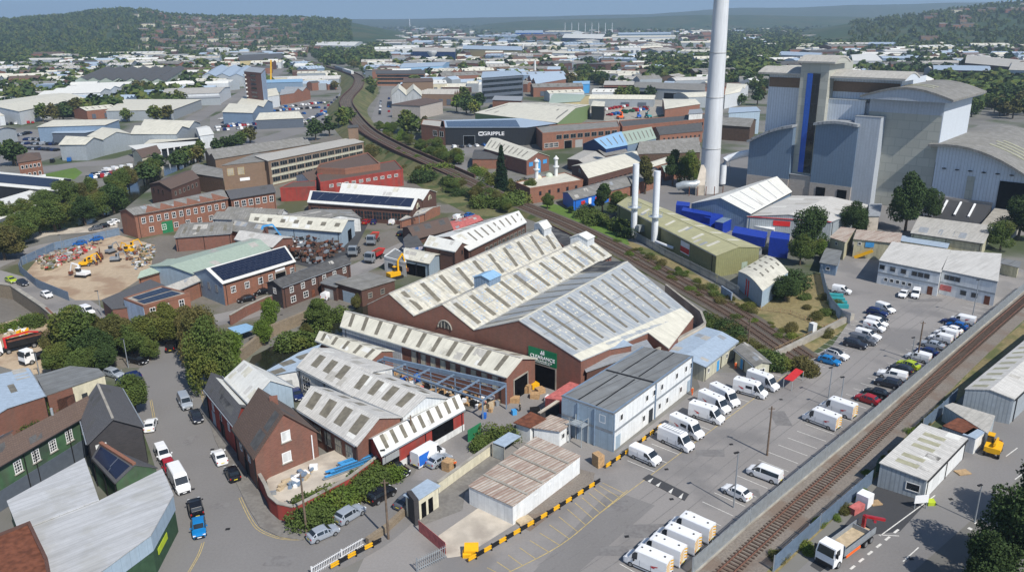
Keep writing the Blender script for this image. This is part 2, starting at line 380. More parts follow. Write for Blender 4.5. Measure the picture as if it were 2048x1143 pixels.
 def patch(s,m,u0,u1,w0,w1,lift=.03,mi=0):
  z=s.thick+lift
  q=[s.S(u0,w0),s.S(u1,w0),s.S(u1,w1),s.S(u0,w1)]
  q=[p+Vector((0,0,z)) for p in q]
  m.add(q+[p-Vector((0,0,lift-.006)) for p in q],[(0,1,2,3),(0,4,5,1),(1,5,6,2),(2,6,7,3),(3,7,4,0)],mi)
 def lights(s,n,du,ranges,u0=0.0,u1=1.0,m='rooflight',name='rooflight',merge=False,lift=.03):
  """n strips of width du (fraction of length) on every (w0,w1) range"""
  acc=M()
  for (w0,w1) in ranges:
   for i in range(n):
    uc=u0+(u1-u0)*(i+.5)/n;k=acc if merge else M();s.patch(k,uc-du/2,uc+du/2,w0,w1,lift)
    if not merge:k.build(name,m,s.root)
  if merge:o=acc.build(name,m,s.root);o['kind']='stuff' if False else 'thing'
  return s
 def array(s,u0,u1,w0,w1,m='solar',name='solar_array'):
  k=M();s.patch(k,u0,u1,w0,w1,.12);k.build(name,m,s.root);return s
 def edge(s,e):
  a,b=s.W[e % len(s.W)],s.W[(e+1)% len(s.W)];d=(b-a);L_=d.length;d=d/L_;n_=Vector((d.y,-d.x,0))
  cen=sum(s.W,Vector())/len(s.W)
  if n_.dot((a+b)/2-cen)< 0:n_=-n_
  return a,d,L_,n_
 def wins(s,e,n,w,h,sill,u0=.0,u1=1.0,style='cross',fm='white_frame',gm='glass',frame=True,sillp=False):
  a,d,L_,n_=s.edge(e);md=window_mesh(w,h,style,fm,gm)
  ang=math.atan2(n_.y,n_.x)-math.pi/2
  for i in range(n):
   p=a+d*L_*(u0+(u1-u0)*(i+.5)/n);loc=Vector((p.x,p.y,sill))-s.cen
   o=bpy.data.objects.new('window',md[0]);COL.objects.link(o);o.parent=s.root;o.location=loc;o.rotation_euler.z=ang
   if frame:
    f=bpy.data.objects.new('window_frame',md[1]);COL.objects.link(f);f.parent=o
   if sillp:
    f=bpy.data.objects.new('window_sill',md[2]);COL.objects.link(f);f.parent=o
  return s
 def door(s,e,u,w,h,m='door_dark',name='door',z=None,out=.05,frame=None,handle=False):
  a,d,L_,n_=s.edge(e);p=a+d*L_*u;z=s.z0 if z is None else z;k=M()
  ang=math.atan2(d.y,d.x);k.box(p.x+n_.x*(out/2-.03),p.y+n_.y*(out/2-.03),z+h/2+.004,w,.1,h,ang)
  o=k.build(name,m,s.root)
  if frame:
   k=M();t=.22
   for sx in (-1,1):q=p+d*sx*(w/2+t/2);k.box(q.x+n_.x*.05,q.y+n_.y*.05,z+h/2+t/2,t,.16,h+t,ang)
   k.box(p.x+n_.x*.052,p.y+n_.y*.052,z+h+t/2,w,.16,t,ang);k.build('door_frame',frame,s.root)
  return s
 def band(s,e,z0,z1,m,name='band',u0=0,u1=1,out=.03):
  a,d,L_,n_=s.edge(e);p=a+d*L_*(u0+u1)/2;k=M()
  k.box(p.x+n_.x*out/2,p.y+n_.y*out/2,(z0+z1)/2,L_*(u1-u0),out+.1,z1-z0,math.atan2(d.y,d.x));k.build(name,m,s.root);return s
 def sign(s,e,u,zc,w,h,m,name='sign_board',out=.1):
  a,d,L_,n_=s.edge(e);p=a+d*L_*u;k=M()
  k.box(p.x+n_.x*out,p.y+n_.y*out,zc,w,.08,h,math.atan2(d.y,d.x));o=k.build(name,m,s.root);return o
 def text(s,e,u,zc,size,txt,m,out=.18,parent=None,bold=0,sx=1.0):
  a,d,L_,n_=s.edge(e);p=a+d*L_*u+n_*out
  cu=bpy.data.curves.new('lettering','FONT');cu.body=txt;cu.size=size;cu.align_x='CENTER';cu.align_y='CENTER';cu.extrude=.03;cu.offset=bold;cu.materials.append(MATS[m])
  tmp=bpy.data.objects.new('tmp',cu);COL.objects.link(tmp);me=bpy.data.meshes.new_from_object(tmp.evaluated_get(bpy.context.evaluated_depsgraph_get()));bpy.data.objects.remove(tmp)
  o=bpy.data.objects.new('lettering',me);COL.objects.link(o);o.parent=s.root
  o.location=Vector((p.x,p.y,zc))-s.cen;o.scale.x=sx
  o.rotation_euler=(math.pi/2,0,math.atan2(n_.y,n_.x)+math.pi/2);return o
 def part(s,m_,name,mt,smooth=False):return m_.build(name,mt,s.root,smooth)
 def stack(s,u,w,hh,rad=.2,m='galv',name='flue'):
  p=s.S(u,w);k=M();k.tube([p-Vector((0,0,.3)),p+Vector((0,0,hh))],rad,8);k.build(name,m,s.root,True);return s
 def chim(s,u,w,hh=1.5,sz=.8,m='brick_red'):
  p=s.S(u,w);k=M();k.box(p.x,p.y,p.z+hh/2-.5,sz,sz*.7,hh+1,.3);k.build('chimney',m,s.root);return s
 def ridgecap(s,m='roof_pale',wd=.35):
  k=M()
  for (w,dz) in s.prof[1:-1]:
   if dz > 0:a,b=s.S(0,w),s.S(1,w);z=Vector((0,0,s.thick+.03));k.bar(a+z,b+z,wd,.1)
  k.build('ridge',m,s.root);return s
def sheet(name,pts,m,z=.004,kind='structure',world=False,thick=None,label=None):
 W=[Vector((p[0],p[1],z)) if world else g(p[0],p[1],0) for p in pts];k=M()
 if thick:k.prism([(w.x,w.y) for w in W],z-thick,z,bottom=False)
 else:k.poly([(w.x,w.y,z) for w in W])
 o=k.build(name,m)
 if kind:o['kind']=kind
 if label:o['label']=label
 return o
def ribbon(pts,w,z):
 """mesh strip along ground points (pixels) of width w at height z (number or list)"""
 P=smooth_line([g(*p) if len(p)== 2 else g(p[0],p[1],p[2]) for p in pts]);return strip(P,w,z)
def smooth_line(P,k=6):
 if len(P)< 3:return P
 out=[]
 for i in range(len(P)-1):
  p0,p1,p2,p3=P[max(0,i-1)],P[i],P[i+1],P[min(len(P)-1,i+2)]
  for j in range(k):
   t=j/k;out.append(.5*((2*p1)+(-p0+p2)*t+(2*p0-5*p1+4*p2-p3)*t*t+(-p0+3*p1-3*p2+p3)*t**3))
 out.append(P[-1]);return out
def normals(P):
 out=[]
 for i in range(len(P)):
  d=(P[min(i+1,len(P)-1)]-P[max(0,i-1)]);d.z=0;d.normalize();out.append(Vector((-d.y,d.x,0)))
 return out
def strip(P,w,z=None,off=0.0,m=None,mi=0):
 m=m or M();N_=normals(P);V_=[]
 for i,(p,n) in enumerate(zip(P,N_)):
  zz=p.z if z is None else (p.z+z)
  for s_ in (-1,1):q=p+n*(off+s_*w/2);V_.append((q.x,q.y,zz))
 m.add(V_,[(2*i,2*i+1,2*i+3,2*i+2) for i in range(len(P)-1)],mi);return m
class SkewHall(Bd):
 """gabled hall whose far end is cut on the skew and whose right eave drops; wr = ridge position"""
 def zr(s,u,w,dz):return s.S(u,w).z
 def S(s,u,w,dz=None):
  a,r_,c_=s.A3.lerp(s.D3,u),s.Rn.lerp(s.Rf,u),s.C3.lerp(s.E3,u)
  return a+(r_-a)*(w/s.wr) if w <= s.wr else r_+(c_-r_)*((w-s.wr)/(1-s.wr))
 def __init__(s,*a,corners=None,**k):
  s.A3,s.C3,s.D3,s.Rf_,s.E3=corners[0],corners[1],corners[2],None,corners[4]
  best=None
  for i in range(400):
   z=7.4+i*.03;p=g(*corners[3][0],z);t=(Vector((p.x,p.y,0))-Vector((s.A3.x,s.A3.y,0)));d=s.C3-s.A3;d.z=0;off=abs(t.x*d.y-t.y*d.x)/d.length
   if best is None or off < best[0]:best=(off,z,p,t.dot(d)/d.length_squared)
  s.Rn=best[2];s.wr=best[3];s.Rf=g(*corners[3][1],best[1]);s.rise=best[1]-7.3
  Bd.__init__(s,*a,r=s.rise,**k)
# ------------------------------------------------------------------ setting
def zones():
 k=M();S_=11000
 k.poly([(-S_,-300,0),(S_,-300,0),(S_,10900,0),(-S_,10900,0)]);o=k.build('ground','ground_mat');o['kind']='structure'
mat('ground_mat',(.17,.165,.15),var=.2,scale=.08,big=.25,blotch=((.055,.075,.028),.02,.95))
mat('asphalt',(.245,.232,.222),var=.09,scale=3,big=.18,blotch=((.165,.16,.158),.08,.7),bump=.15)
mat('asphalt_road',(.19,.183,.178),var=.09,scale=3,big=.15,blotch=((.20,.195,.19),.05,.6),bump=.15)
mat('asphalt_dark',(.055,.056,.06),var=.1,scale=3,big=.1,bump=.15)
mat('pavement_mat',(.19,.18,.165),var=.12,scale=2,blotch=((.14,.13,.12),.4,.6))
mat('ballast',(.20,.175,.15),var=.35,scale=4,big=.1,blotch=((.16,.11,.08),.15,.6),bump=.4)
mat('ballast_dark',(.10,.085,.07),var=.3,scale=4,big=.1,blotch=((.16,.13,.10),.2,.5),bump=.4)
mat('scrub',(.13,.125,.055),var=.4,scale=.9,big=.3,blotch=((.045,.075,.018),.14,.8),bump=.6)
mat('drygrass',(.22,.18,.085),var=.35,scale=1.2,big=.3,blotch=((.08,.10,.03),.1,.8),bump=.6)
mat('green_grass',(.10,.17,.03),var=.25,scale=.8,big=.15,bump=.3)
mat('water_mat',(.018,.02,.014),var=.3,scale=.3,rough=.12,spec=.6)
mat('gravel_yard',(.42,.33,.23),var=.15,scale=1,big=.15,blotch=((.26,.17,.11),.12,.7),bump=.3)
mat('hill_mat',(.035,.062,.022),var=.4,scale=.02,big=.2,blotch=((.075,.08,.035),.008,.7))
mat('field_mat',(.33,.27,.14),var=.15,scale=.01,blotch=((.12,.14,.05),.004,.6))
mat('suburb_mat',(.11,.085,.065),var=.4,scale=.03,blotch=((.04,.06,.025),.02,.9))
mat('rail',(.24,.15,.10),var=.2,scale=2,rough=.5,metal=.3);mat('sleeper',(.10,.07,.055),var=.25,scale=2)
mat('rail_rust',(.17,.085,.06),var=.25,scale=2)
mat('yard_mat',(.17,.155,.135),var=.15,scale=1.2,big=.25,blotch=((.075,.085,.035),.045,.9),bump=.2)
mat('asphalt_mark',(.175,.168,.165),var=.12,scale=2,blotch=((.205,.2,.195),.6,.8))
zones()
sheet('yard_surface',[(0,700),(140,770),(250,735),(290,735),(330,700),(395,690),(560,660),(700,620),(760,560),(900,520),(1060,440),(860,330),(700,270),(420,300),(330,420),(250,440),(0,520)],'yard_mat',.01)
for j,off in enumerate((-2.4,-.8,1.5,3.0)):
 rib_=smooth_line([g(*p) for p in ((1120,1160),(1300,1040),(1480,900),(1640,780),(1780,665),(1900,585))],8);o=strip(rib_,.14,.0285,off=off+.3*j).build('tyre_track','asphalt_mark');o['kind']='structure'
for x,y,w_,h_ in ((1310,1060,9,3),(1420,905,5,2),(1590,745,6,2.4),(1560,835,3,5),(1750,655,7,3),(1850,600,9,2),(1500,985,3,2),(1230,1010,4,2.5),(440,1010,3,1.5),(380,880,2,3),(560,1120,4,2),(1900,900,4,2),(1240,1100,6,2)):
 p=g(x,y);sheet('tarmac_patch',[(p.x-w_/2,p.y-h_/2),(p.x+w_/2*.8,p.y-h_*.6),(p.x+w_/2,p.y+h_/2),(p.x-w_*.4,p.y+h_*.45)],'asphalt_mark',.0265,world=True)
CP_=[(700,1175),(735,1100),(850,1010),(1010,900),(1230,905),(1400,775),(1390,745),(1500,745),(1570,742),(1665,690),(1700,640),(1668,600),(1640,540),(1640,500),(1800,470),(1990,590),(2048,568),(1460,1175)]
sheet('car_park',CP_,'asphalt',.016)
sheet('works_yard',[(880,860),(1010,770),(1180,770),(1230,905),(1100,930),(1000,915),(900,960),(820,960)],'asphalt',.020)
road_m=ribbon([(160,1300),(330,1145),(412,1030),(398,930),(362,850),(335,780),(338,715),(362,660)],9.5,.012)
r2=ribbon([(200,1200),(330,1150),(470,1120),(600,1120),(720,1070),(810,1000),(900,950),(985,905),(1060,860)],8.5,.018)
def rib_obj(name,m_,mt):o=m_.build(name,mt);o['kind']='structure';return o
sheet('pavement',[(255,780),(330,640),(410,650),(430,780),(520,980),(560,1050),(640,1060),(690,1060),(640,1100),(560,1110),(330,1175),(100,1175),(330,1000),(300,900)],'asphalt_road',.008)
rib_obj('road',road_m,'asphalt_road');rib_obj('road',r2,'asphalt_road')
def pave(name,pts,m,z):sheet(name,pts,m,z,thick=.12)
pave('pavement',[(418,770),(432,770),(447,852),(500,950),(520,985),(545,1040),(590,1062),(612,1070),(606,1080),(560,1074),(520,1054),(496,1015),(470,960),(430,880),(405,800)],'pavement_mat',.13)
rib_obj('road',ribbon([(-60,545),(40,575),(120,604),(200,660),(260,700)],11,.030),'asphalt')
rib_obj('road',ribbon([(-80,560),(0,522),(90,494),(180,480),(240,455)],8.5,.034),'asphalt')
rib_obj('road',ribbon([(240,690),(330,648),(430,640),(560,605),(700,545),(860,470),(900,448)],8,.026),'asphalt')
sheet('plant_yard',[(52,545),(75,518),(230,468),(310,490),(300,545),(215,600),(150,600)],'gravel_yard',.04)
sheet('plant_yard',[(-40,660),(40,635),(110,640),(150,670),(110,740),(60,750),(-40,720)],'gravel_yard',.036)
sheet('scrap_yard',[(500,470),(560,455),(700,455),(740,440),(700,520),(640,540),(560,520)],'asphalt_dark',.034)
sheet('car_lot',[(100,470),(0,500),(-40,520),(-60,480),(235,445),(235,460)],'concrete_pale',.03)
sheet('concrete_slab',[(870,1075),(1000,985),(1090,1010),(930,1110),(895,1115)],'concrete_pale',.024)
sheet('gravel_patch',[(830,1000),(985,905),(1005,925),(930,985),(925,1020),(845,1050)],'pavement_mat',.026)
sheet('gravel_patch',[(1020,1040),(1150,935),(1190,945),(1185,965),(1060,1062)],'ballast',.028)
sheet('tarmac_patch',[(1060,1150),(1215,985),(1255,990),(1310,1010),(1120,1175)],'asphalt_road',.022)
sheet('plant_apron',[(1480,360),(1700,420),(1760,470),(1900,480),(2060,470),(2060,380),(1990,372),(1860,376),(1700,350)],'asphalt_road',.02)
sheet('depot_yard',[(1660,545),(1640,500),(1760,470),(1880,470),(2048,540),(2048,570),(1990,600)],'asphalt',.018)
sheet('works_yard',[(1130,330),(1300,330),(1500,300),(1560,440),(1480,520),(1340,440),(1200,400)],'asphalt_road',.018)
sheet('service_road',[(1560,1175),(1745,1000),(1800,985),(1840,930),(2100,760),(2100,900),(1790,1175)],'asphalt_road',.015)
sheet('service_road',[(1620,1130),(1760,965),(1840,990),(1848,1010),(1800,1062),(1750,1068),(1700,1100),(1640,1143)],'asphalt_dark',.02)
sheet('scrub_bank',[(1180,480),(1210,462),(1330,510),(1480,600),(1580,560),(1640,545),(1665,610),(1700,650),(1680,665),(1610,715),(1480,640),(1300,545)],'drygrass',.012)
sheet('scrub_bank',[(1040,425),(1100,405),(1240,450),(1260,490),(1180,480)],'green_grass',.014)
sheet('scrub_bank',[(720,270),(760,262),(940,330),(930,350)],'scrub',.012)
sheet('scrub_bank',[(700,290),(800,330),(1010,430),(960,440),(880,400),(790,340)],'scrub',.013)
sheet('river',[(455,800),(505,712),(620,655),(740,600),(790,595),(660,690),(600,760),(520,800)],'water_mat',.024)
sheet('river',[(-80,520),(0,492),(60,478),(150,458),(240,425),(330,352),(420,315),(500,290),(500,280),(330,330),(200,410),(-80,470)],'water_mat',.016)
sheet('lawn',[(80,350),(150,335),(165,345),(150,358),(90,365)],'green_grass',.02)
sheet('car_lot',[(-60,330),(-60,270),(60,262),(120,285),(125,310),(60,330)],'asphalt_road',.02)
sheet('car_lot',[(420,262),(420,235),(520,190),(640,200),(650,215),(600,262)],'asphalt_road',.03)
rib_obj('road',ribbon([(60,345),(150,330),(240,322),(330,300),(480,290),(590,262),(640,235),(700,180),(690,150)],16,.04),'asphalt_road')
rib_obj('road',ribbon([(370,250),(430,215),(500,180),(560,140)],14,.05),'asphalt_road')
rib_obj('road',ribbon([(755,300),(762,240),(772,200),(775,165),(760,145)],14,.04),'asphalt_road')
rib_obj('road',ribbon([(880,300),(930,340),(990,372),(1100,350)],12,.03),'asphalt_road')
sheet('car_lot',[(860,290),(980,275),(1000,300),(900,310)],'asphalt_road',.026)
sheet('car_lot',[(1150,225),(1340,195),(1380,215),(1240,250)],'concrete',.03)
def line(m,a,b,w=.12,z=.03):m_=strip([g(*a),g(*b)],w,z,m=m);return m_
mk=M()
BA=[(1646,864),(1662,853),(1627,880),(1607,893),(1589,908)]
def bay(m,a,vx,vy,L_=5.0,z=.034):
 A=g(*a);d=(g(vx,vy)-A);d.normalize();strip([A,A+d*L_],.11,z,m=m)
for y in range(11):
 t=y/10;fx,fy=1700-t*245,868+t*200
fen=lambda t:(1711+(1500-1711)*t,850+(1021-850)*t)
A0,A1=g(1985,618),g(1478,1032);dd=(A1-A0).normalized();perp=Vector((dd.y,-dd.x,0))
if perp.x > 0:perp=-perp
nb=int((A1-A0).length/3.15)
for i in range(nb+14):
 p=A0+dd*3.15*i+perp*.6;strip([p,p+perp*4.9],.11,.034,m=mk)
B0,B1=g(1783,622),g(1640,735);db=(B1-B0).normalized();pb=Vector((-db.y,db.x,0));pb=pb if pb.x > 0 else -pb
for i in range(int((B1-B0).length/2.9)+1):p=B0+db*2.9*i-pb*4.2;strip([p,p+pb*4.9],.11,.034,m=mk)
C0,C1=g(1558,752),g(1180,1030)
dc=(C1-C0).normalized();pc=Vector((-dc.y,dc.x,0));pc=pc if pc.x > 0 else -pc
for i in range(14):p=C0+dc*3.4*i-pc*4.3;strip([p,p+pc*5.0],.11,.034,m=mk)
for a,b in (((1500,1012),(1516,1000)),):pass
o=mk.build('bay_lines','white_mark');o['kind']='structure'
ym=M();strip([C0+pc*.7-dc*2,C1+pc*.7],.1,.034,m=ym)
hz=[(960,1143),(1060,1080),(1150,1005),(1205,965)];hb=[(1005,1150),(1120,1090),(1200,1025),(1255,980)]
ha=smooth_line([g(*p) for p in hz],5);hbb=smooth_line([g(*p) for p in hb],5)
strip(hbb,.11,.036,m=ym)
for i in range(len(ha)-1):strip([hbb[i],ha[min(i+1,len(ha)-1)]],.09,.036,m=ym)
for dx in (0,.22):
 for P_ in ([(478,995),(500,1040),(520,1062),(560,1077),(606,1079)],[(404,1085),(395,1110),(375,1145)],[(400,745),(401,780),(408,812)],[(300,800),(309,850)]):
  strip([q+Vector((dx,dx,0)) for q in smooth_line([g(*p) for p in P_])],.08,.038 if P_[0][0]< 460 or P_[0][0]> 477 else .14,m=ym)
o=ym.build('yellow_lines','yellow_mark');o['kind']='structure'
wm=M()
for i in range(7):
 a=(1797-i*17.5,1058+i*14.5);strip([g(*a),g(a[0]-9,a[1]+7)],.3,.036,m=wm)
for a,b in (((1837,1094),(1806,1122)),((1870,990),(1760,1071)),((2035,895),(2012,912)),((2048,945),(2030,958)),((195,655),(210,663)),((176,648),(190,654)),((1757,1069),(1798,1071))):strip([g(*a),g(*b)],.15,.038,m=wm)
for i in range(8):a=(2040-i*14,985+i*10);strip([g(*a),g(a[0]-4,a[1]+3)],.5,.037,m=wm)
dm=M();rq=random.Random(3)
for x,y in ((1340,1000),(1460,890),(1560,800),(1250,1075),(1690,720),(1390,1090),(420,900),(450,1060),(700,1105),(1330,940),(1820,1120),(1900,1000),(560,630),(380,980),(1000,935),(850,985),(1770,660)):
 p=g(x,y);dm.add([(p.x,p.y,.04),(p.x+.6,p.y+.1,.04),(p.x+.55,p.y+.6,.04),(p.x-.05,p.y+.5,.04)],[(0,1,2,3)])
o=dm.build('drain_covers','trim_black');o['kind']='structure'
o=wm.build('road_lines','white_mark');o['kind']='structure'
sh=M();q=[g(1285,957),g(1298,948),(g(1378,988)),g(1369,1001)];sh.prism([(p.x,p.y) for p in q],.0,.09)
thing(sh,'speed_hump','asphalt_dark','low dark speed hump laid across the car park lane','speed hump')
tm=M()
for t in (.12,.32,.62,.86):
 a=q[0].lerp(q[3],t);b=q[0].lerp(q[3],t+.07);c_=q[1].lerp(q[2],t+.035);c_=a.lerp(c_,.8);tm.poly([(a.x,a.y,.096),(b.x,b.y,.096),(c_.x,c_.y,.096)])
o=tm.build('hump_markings','white_mark');o['kind']='structure'
def railway(pts,tracks,width,mt,label,zs,rusty=False):
 P=smooth_line([g(p[0],p[1],z) for p,z in zip(pts,zs)],10)
 k=M();N_=normals(P)
 V_=[]
 for p,n in zip(P,N_):
  b=1.6*max(.1,p.z)
  for off,z in ((-width/2-b,.0),(-width/2,p.z+.1),(width/2,p.z+.1),(width/2+b,.0)):q_=p+n*off;V_.append((q_.x,q_.y,z+.02))
 k.add(V_,[(4*i+j,4*i+j+1,4*i+j+5,4*i+j+4) for i in range(len(P)-1) for j in range(3)],0)
 for i in range(len(k.mi)):k.mi[i]=0 if i % 3 == 1 else 1
 o=k.build('railway_bed',[mt,'scrub']);o['kind']='structure';o['label']=label
 for off in tracks:
  root=empty('railway_track',P[0],'rails and sleepers of ' + label +(' (left line)' if off > 0.5 else ' (right line)' if off <-.5 else ''),'railway track')
  for s_ in (-.75,.75):
   r_=M();Q=[p+n*(off+s_)+Vector((0,0,.32)) for p,n in zip(P,N_)]
   for a,b in zip(Q,Q[1:]):r_.bar(a,b,.12,.16)
   r_.build('rail','rail_rust' if rusty else 'rail',root)
  s2=M();acc=0.0
  for i in range(len(P)-1):
   a,b=P[i],P[i+1];L_=(b-a).length
   if (a.y > 480):continue
   while acc < L_:
    p=a.lerp(b,acc/L_)+N_[i]*off;d=(b-a).normalized();s2.box(p.x,p.y,p.z+.19,.26,2.5,.14,math.atan2(d.y,d.x));acc += .72
   acc -= L_
  o=s2.build('sleepers','sleeper',root)
  if o:o['kind']='stuff'
railway([(1603,718),(1480,634),(1380,577),(1250,505),(1130,446),(1000,392),(900,345),(800,300),(733,262),(702,226),(693,200),(716,172),(712,152),(660,134),(600,118)],
  (-1.75,1.75),8.6,'ballast_dark','the double track railway curving past the works',[.1,.1,.1,.3,.8,2,3.5,4.5,5,6,7,8,9,9,6])
def edge_wall(pts,zs,off,label):
 P=smooth_line([g(p[0],p[1],z) for p,z in zip(pts,zs)],8);k=M();N_=normals(P);Q=[p+n*off+Vector((0,0,.6)) for p,n in zip(P,N_)]
 for a,b in zip(Q,Q[1:]):k.bar(a,b,.5,1.5)
 thing(k,'viaduct_parapet','brick_dark',label,'parapet')
for s_,w_ in ((4.6,'left'),(-4.6,'right')):edge_wall([(930,358),(850,322),(790,295),(733,262),(702,226),(693,200),(716,172),(712,152),(660,134)],[2.6,4,4.6,5,6,7,8,9,9],s_,'dark brick parapet along the '+w_+' edge of the curving railway')
tr=empty('train',g(700,146,9),'short white and grey train on the far curve of the railway','train');a_,b_=g(706,149,9.2),g(672,138,9.2);d_=(b_-a_)
for i in range(2):k=M();k.bar(a_+d_*(i*.5+.02)+Vector((0,0,1.9)),a_+d_*(i*.5+.48)+Vector((0,0,1.9)),2.7,3.2);k.build('carriage','render_white' if i == 0 else 'office_grey',tr)
railway([(1400,1195),(1450,1148),(1593,1016),(1733,890),(1922,712),(2060,592),(2200,470)],(0,),7.0,'ballast','the single rusty track beside the car park fence',[.03]*7,True)
for P_ in ([(1500,1160),(1655,1018),(1765,915),(1830,855),(1885,805),(1970,728),(2080,635)],):
 rib_obj('verge',ribbon(P_,3.2,.045),'drygrass')
# ------------------------------------------------------------------ the outlined works and its neighbours
Q=lambda w0,w1:[(w0,w1)]
hm=7.3
b1=Bd('works_hall','first cream gabled bay of the big brick works, behind the long low shed',[(735,609),(1068,459),(1125,497),(828,632)],hm,r=3.6,wall='brick_red',rm='roof_cream_worn',cat='factory hall',over=.1)
b1.W[0],b1.W[1]=b1.W[0],b1.W[1]
b1.lights(10,.021,[(.05,.46),(.56,.96)]);b1.ridgecap()
b2=Bd('works_hall','middle cream gabled bay of the brick works with the small blue roof box',[(828,632),(1125,497),(1223,511),(948,660)],hm,r=3.9,wall='brick_red',rm='roof_cream_worn',cat='factory hall',over=.1)
b2.lights(11,.021,[(.05,.46),(.56,.96)]);b2.ridgecap()
b3=SkewHall('works_hall','wide zinc and cream gabled bay of the brick works bearing the green sign',[(948,660),(1200,523),(1383,629),(1162,722)],hm,roof='skew',wall='brick_red',rm='roof_zinc',cat='factory hall',over=.12,corners=(g(948,660,hm),g(1162,722,hm),g(1200,523,hm),((1038,641),(1255,524)),g(1383,629,4.7)))
for u in (.05,.155,.26,.365,.47,.575,.68,.785,.89):
 for a,b in ((.04,b3.wr-.03),(b3.wr+.03,.90)):
  k=M();b3.patch(k,u,u+.018,a,b,.05);k.build('rooflight','rooflight',b3.root)
b3.ridgecap('roof_cream')
k=M();q=[b3.S(.56,.985),b3.S(.56,1.17),b3.S(.995,1.02),b3.S(.995,.985)];z_=Vector((0,0,.18));k.add([p+z_ for p in q]+[p-z_*.2 for p in q],[(0,1,2,3),(0,4,5,1),(1,5,6,2),(2,6,7,3),(7,6,5,4)]);b3.part(k,'roof_extension','roof_cream')
k=M();k.add([q[0],q[1],q[2]]+[Vector((p.x,p.y,0)) for p in q[:3]],[(0,1,4,3),(1,2,5,4)]);b3.part(k,'extension_wall','brick_red')
k=M();b3.patch(k,0,.985,.93,1.0,.02);b3.part(k,'gutter_sheets','roof_cream');k=M();b3.patch(k,0.0,.985,.02,b3.wr-.012,.015);b3.part(k,'cream_slope','roof_cream_worn')
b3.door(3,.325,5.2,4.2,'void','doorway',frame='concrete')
b3.sign(3,.335,6.0,6.4,2.9,'sign_green')
b3.text(3,.335,5.75,.98,'CLEARANCE','white_paint',bold=.012,sx=1.02);b3.text(3,.335,5.08,.40,'STOCK SUPPORT LTD','white_paint',sx=1.1).rotation_euler
b3.text(3,.335,4.78,.24,'www.clearancestock.co.uk','white_paint',sx=1.3)
k=M();a,d,L_,n_=b3.edge(3);p=a+d*L_*.335+n_*.2
for i,(w,h) in enumerate(((-.35,.8),(-.1,.45),(.12,.75),(.35,.35))):k.box(p.x+d.x*w,p.y+d.y*w,6.45+h/2,.16,.08,h,math.atan2(d.y,d.x))
k.build('logo','white_paint',b3.root)
a,d,L_,n_=b2.edge(3)
for bb,u in ((b1,.25),(b2,.28)):pass
def lunette(b,e,u,z,rad,m,fm=None,name='arched_window'):
 a,d,L_,n_=b.edge(e);p=a+d*L_*u+n_*.06;k=M();pts=[p+d*rad*math.cos(math.pi*i/12)+Vector((0,0,z+rad*math.sin(math.pi*i/12)-p.z)) for i in range(13)]
 k.add(pts+[q+n_*.06 for q in pts],[tuple(range(13,26))]+[(i,i+1,14+i,13+i) for i in range(12)])
 o=b.part(k,name,m)
 if fm:
  k=M();k.tube([q+n_*.1 for q in pts],.14,6);b.part(k,'arch_surround',fm)
  for dx in (-.5,0,.5):k=M();k.bar(p+d*rad*dx+n_*.08+Vector((0,0,z-p.z)),p+d*rad*dx+n_*.08+Vector((0,0,z-p.z+rad*math.sqrt(1-dx*dx))),.1);b.part(k,'mullion',fm)
lunette(b2,3,.47,6.3,1.7,'glass','concrete')
def gbox(name,label,P,h0,h1,rise,wall,rm,cat,over=.25):
 b=Bd(name,label,P,h1,r=rise,wall=wall,rm=rm,z0=h0,over=over,cat=cat);return b
for b_,nb_ in ((b1,10),(b2,11),(b3,9)):
 for wl0,wl1 in ((.58,.95),(.06,.44)) if b_ is not b3 else ((b3.wr+.05,.82),):
  k=M();rq=random.Random(nb_)
  for i in range(nb_):
   for j in range(4):
    for q_ in range(9):
     if rq.random()< .55:continue
     u=(i+.5)/nb_+(.02+j*.016);w=wl0+(wl1-wl0)*(q_+.2)/9
     if u < .985:b_.patch(k,u,u+.009,w,w+(wl1-wl0)/22,.02)
  b_.part(k,'roof_panes','roof_slateblue' if b_ is not b3 else 'roof_cream')
  k=M();b_.patch(k,.01,.99,(wl0+wl1)/2,(wl0+wl1)/2+.004,.03);b_.part(k,'sheet_lap','roof_asbestos')
def roofbox(b,u0,u1,w0,w1,ht,r,wall,rm,label):
 c0=[b.S(u0,w0),b.S(u1,w0),b.S(u1,w1),b.S(u0,w1)];z=max(p.z for p in c0)+ht
 x=Bd('roof_box',label,[(p.x,p.y) for p in c0],z,r=r,wall=wall,rm=rm,z0=min(p.z for p in c0)-.2,over=.2,cat='roof ventilator',world=True);return x
roofbox(b2,.25,.32,.29,.56,1.6,.7,'clad_blue','roof_blue','small pale blue roofed box on the middle works roof').rm
roofbox(b1,.93,.99,.33,.67,2.0,1.0,'clad_white','roof_white','left white ventilator box at the far end of the works ridge')
roofbox(b2,.93,.99,.33,.67,2.0,1.0,'clad_white','roof_white','right white ventilator box at the far end of the works ridge')
bk=Bd('works_annexe','flat black felted annexe behind the far end of the works',[(1082,458),(1092,447),(1172,486),(1128,497)],5.5,roof='poly',wall='brick_dark',rm='roof_black',cat='annexe',parapet=.5)
k=M();
for (u0,u1,w0,w1) in ((.80,1.0,.0,.40),):b3.patch(k,u0,u1,w0,w1,.05)
b3.part(k,'black_patch','roof_black')
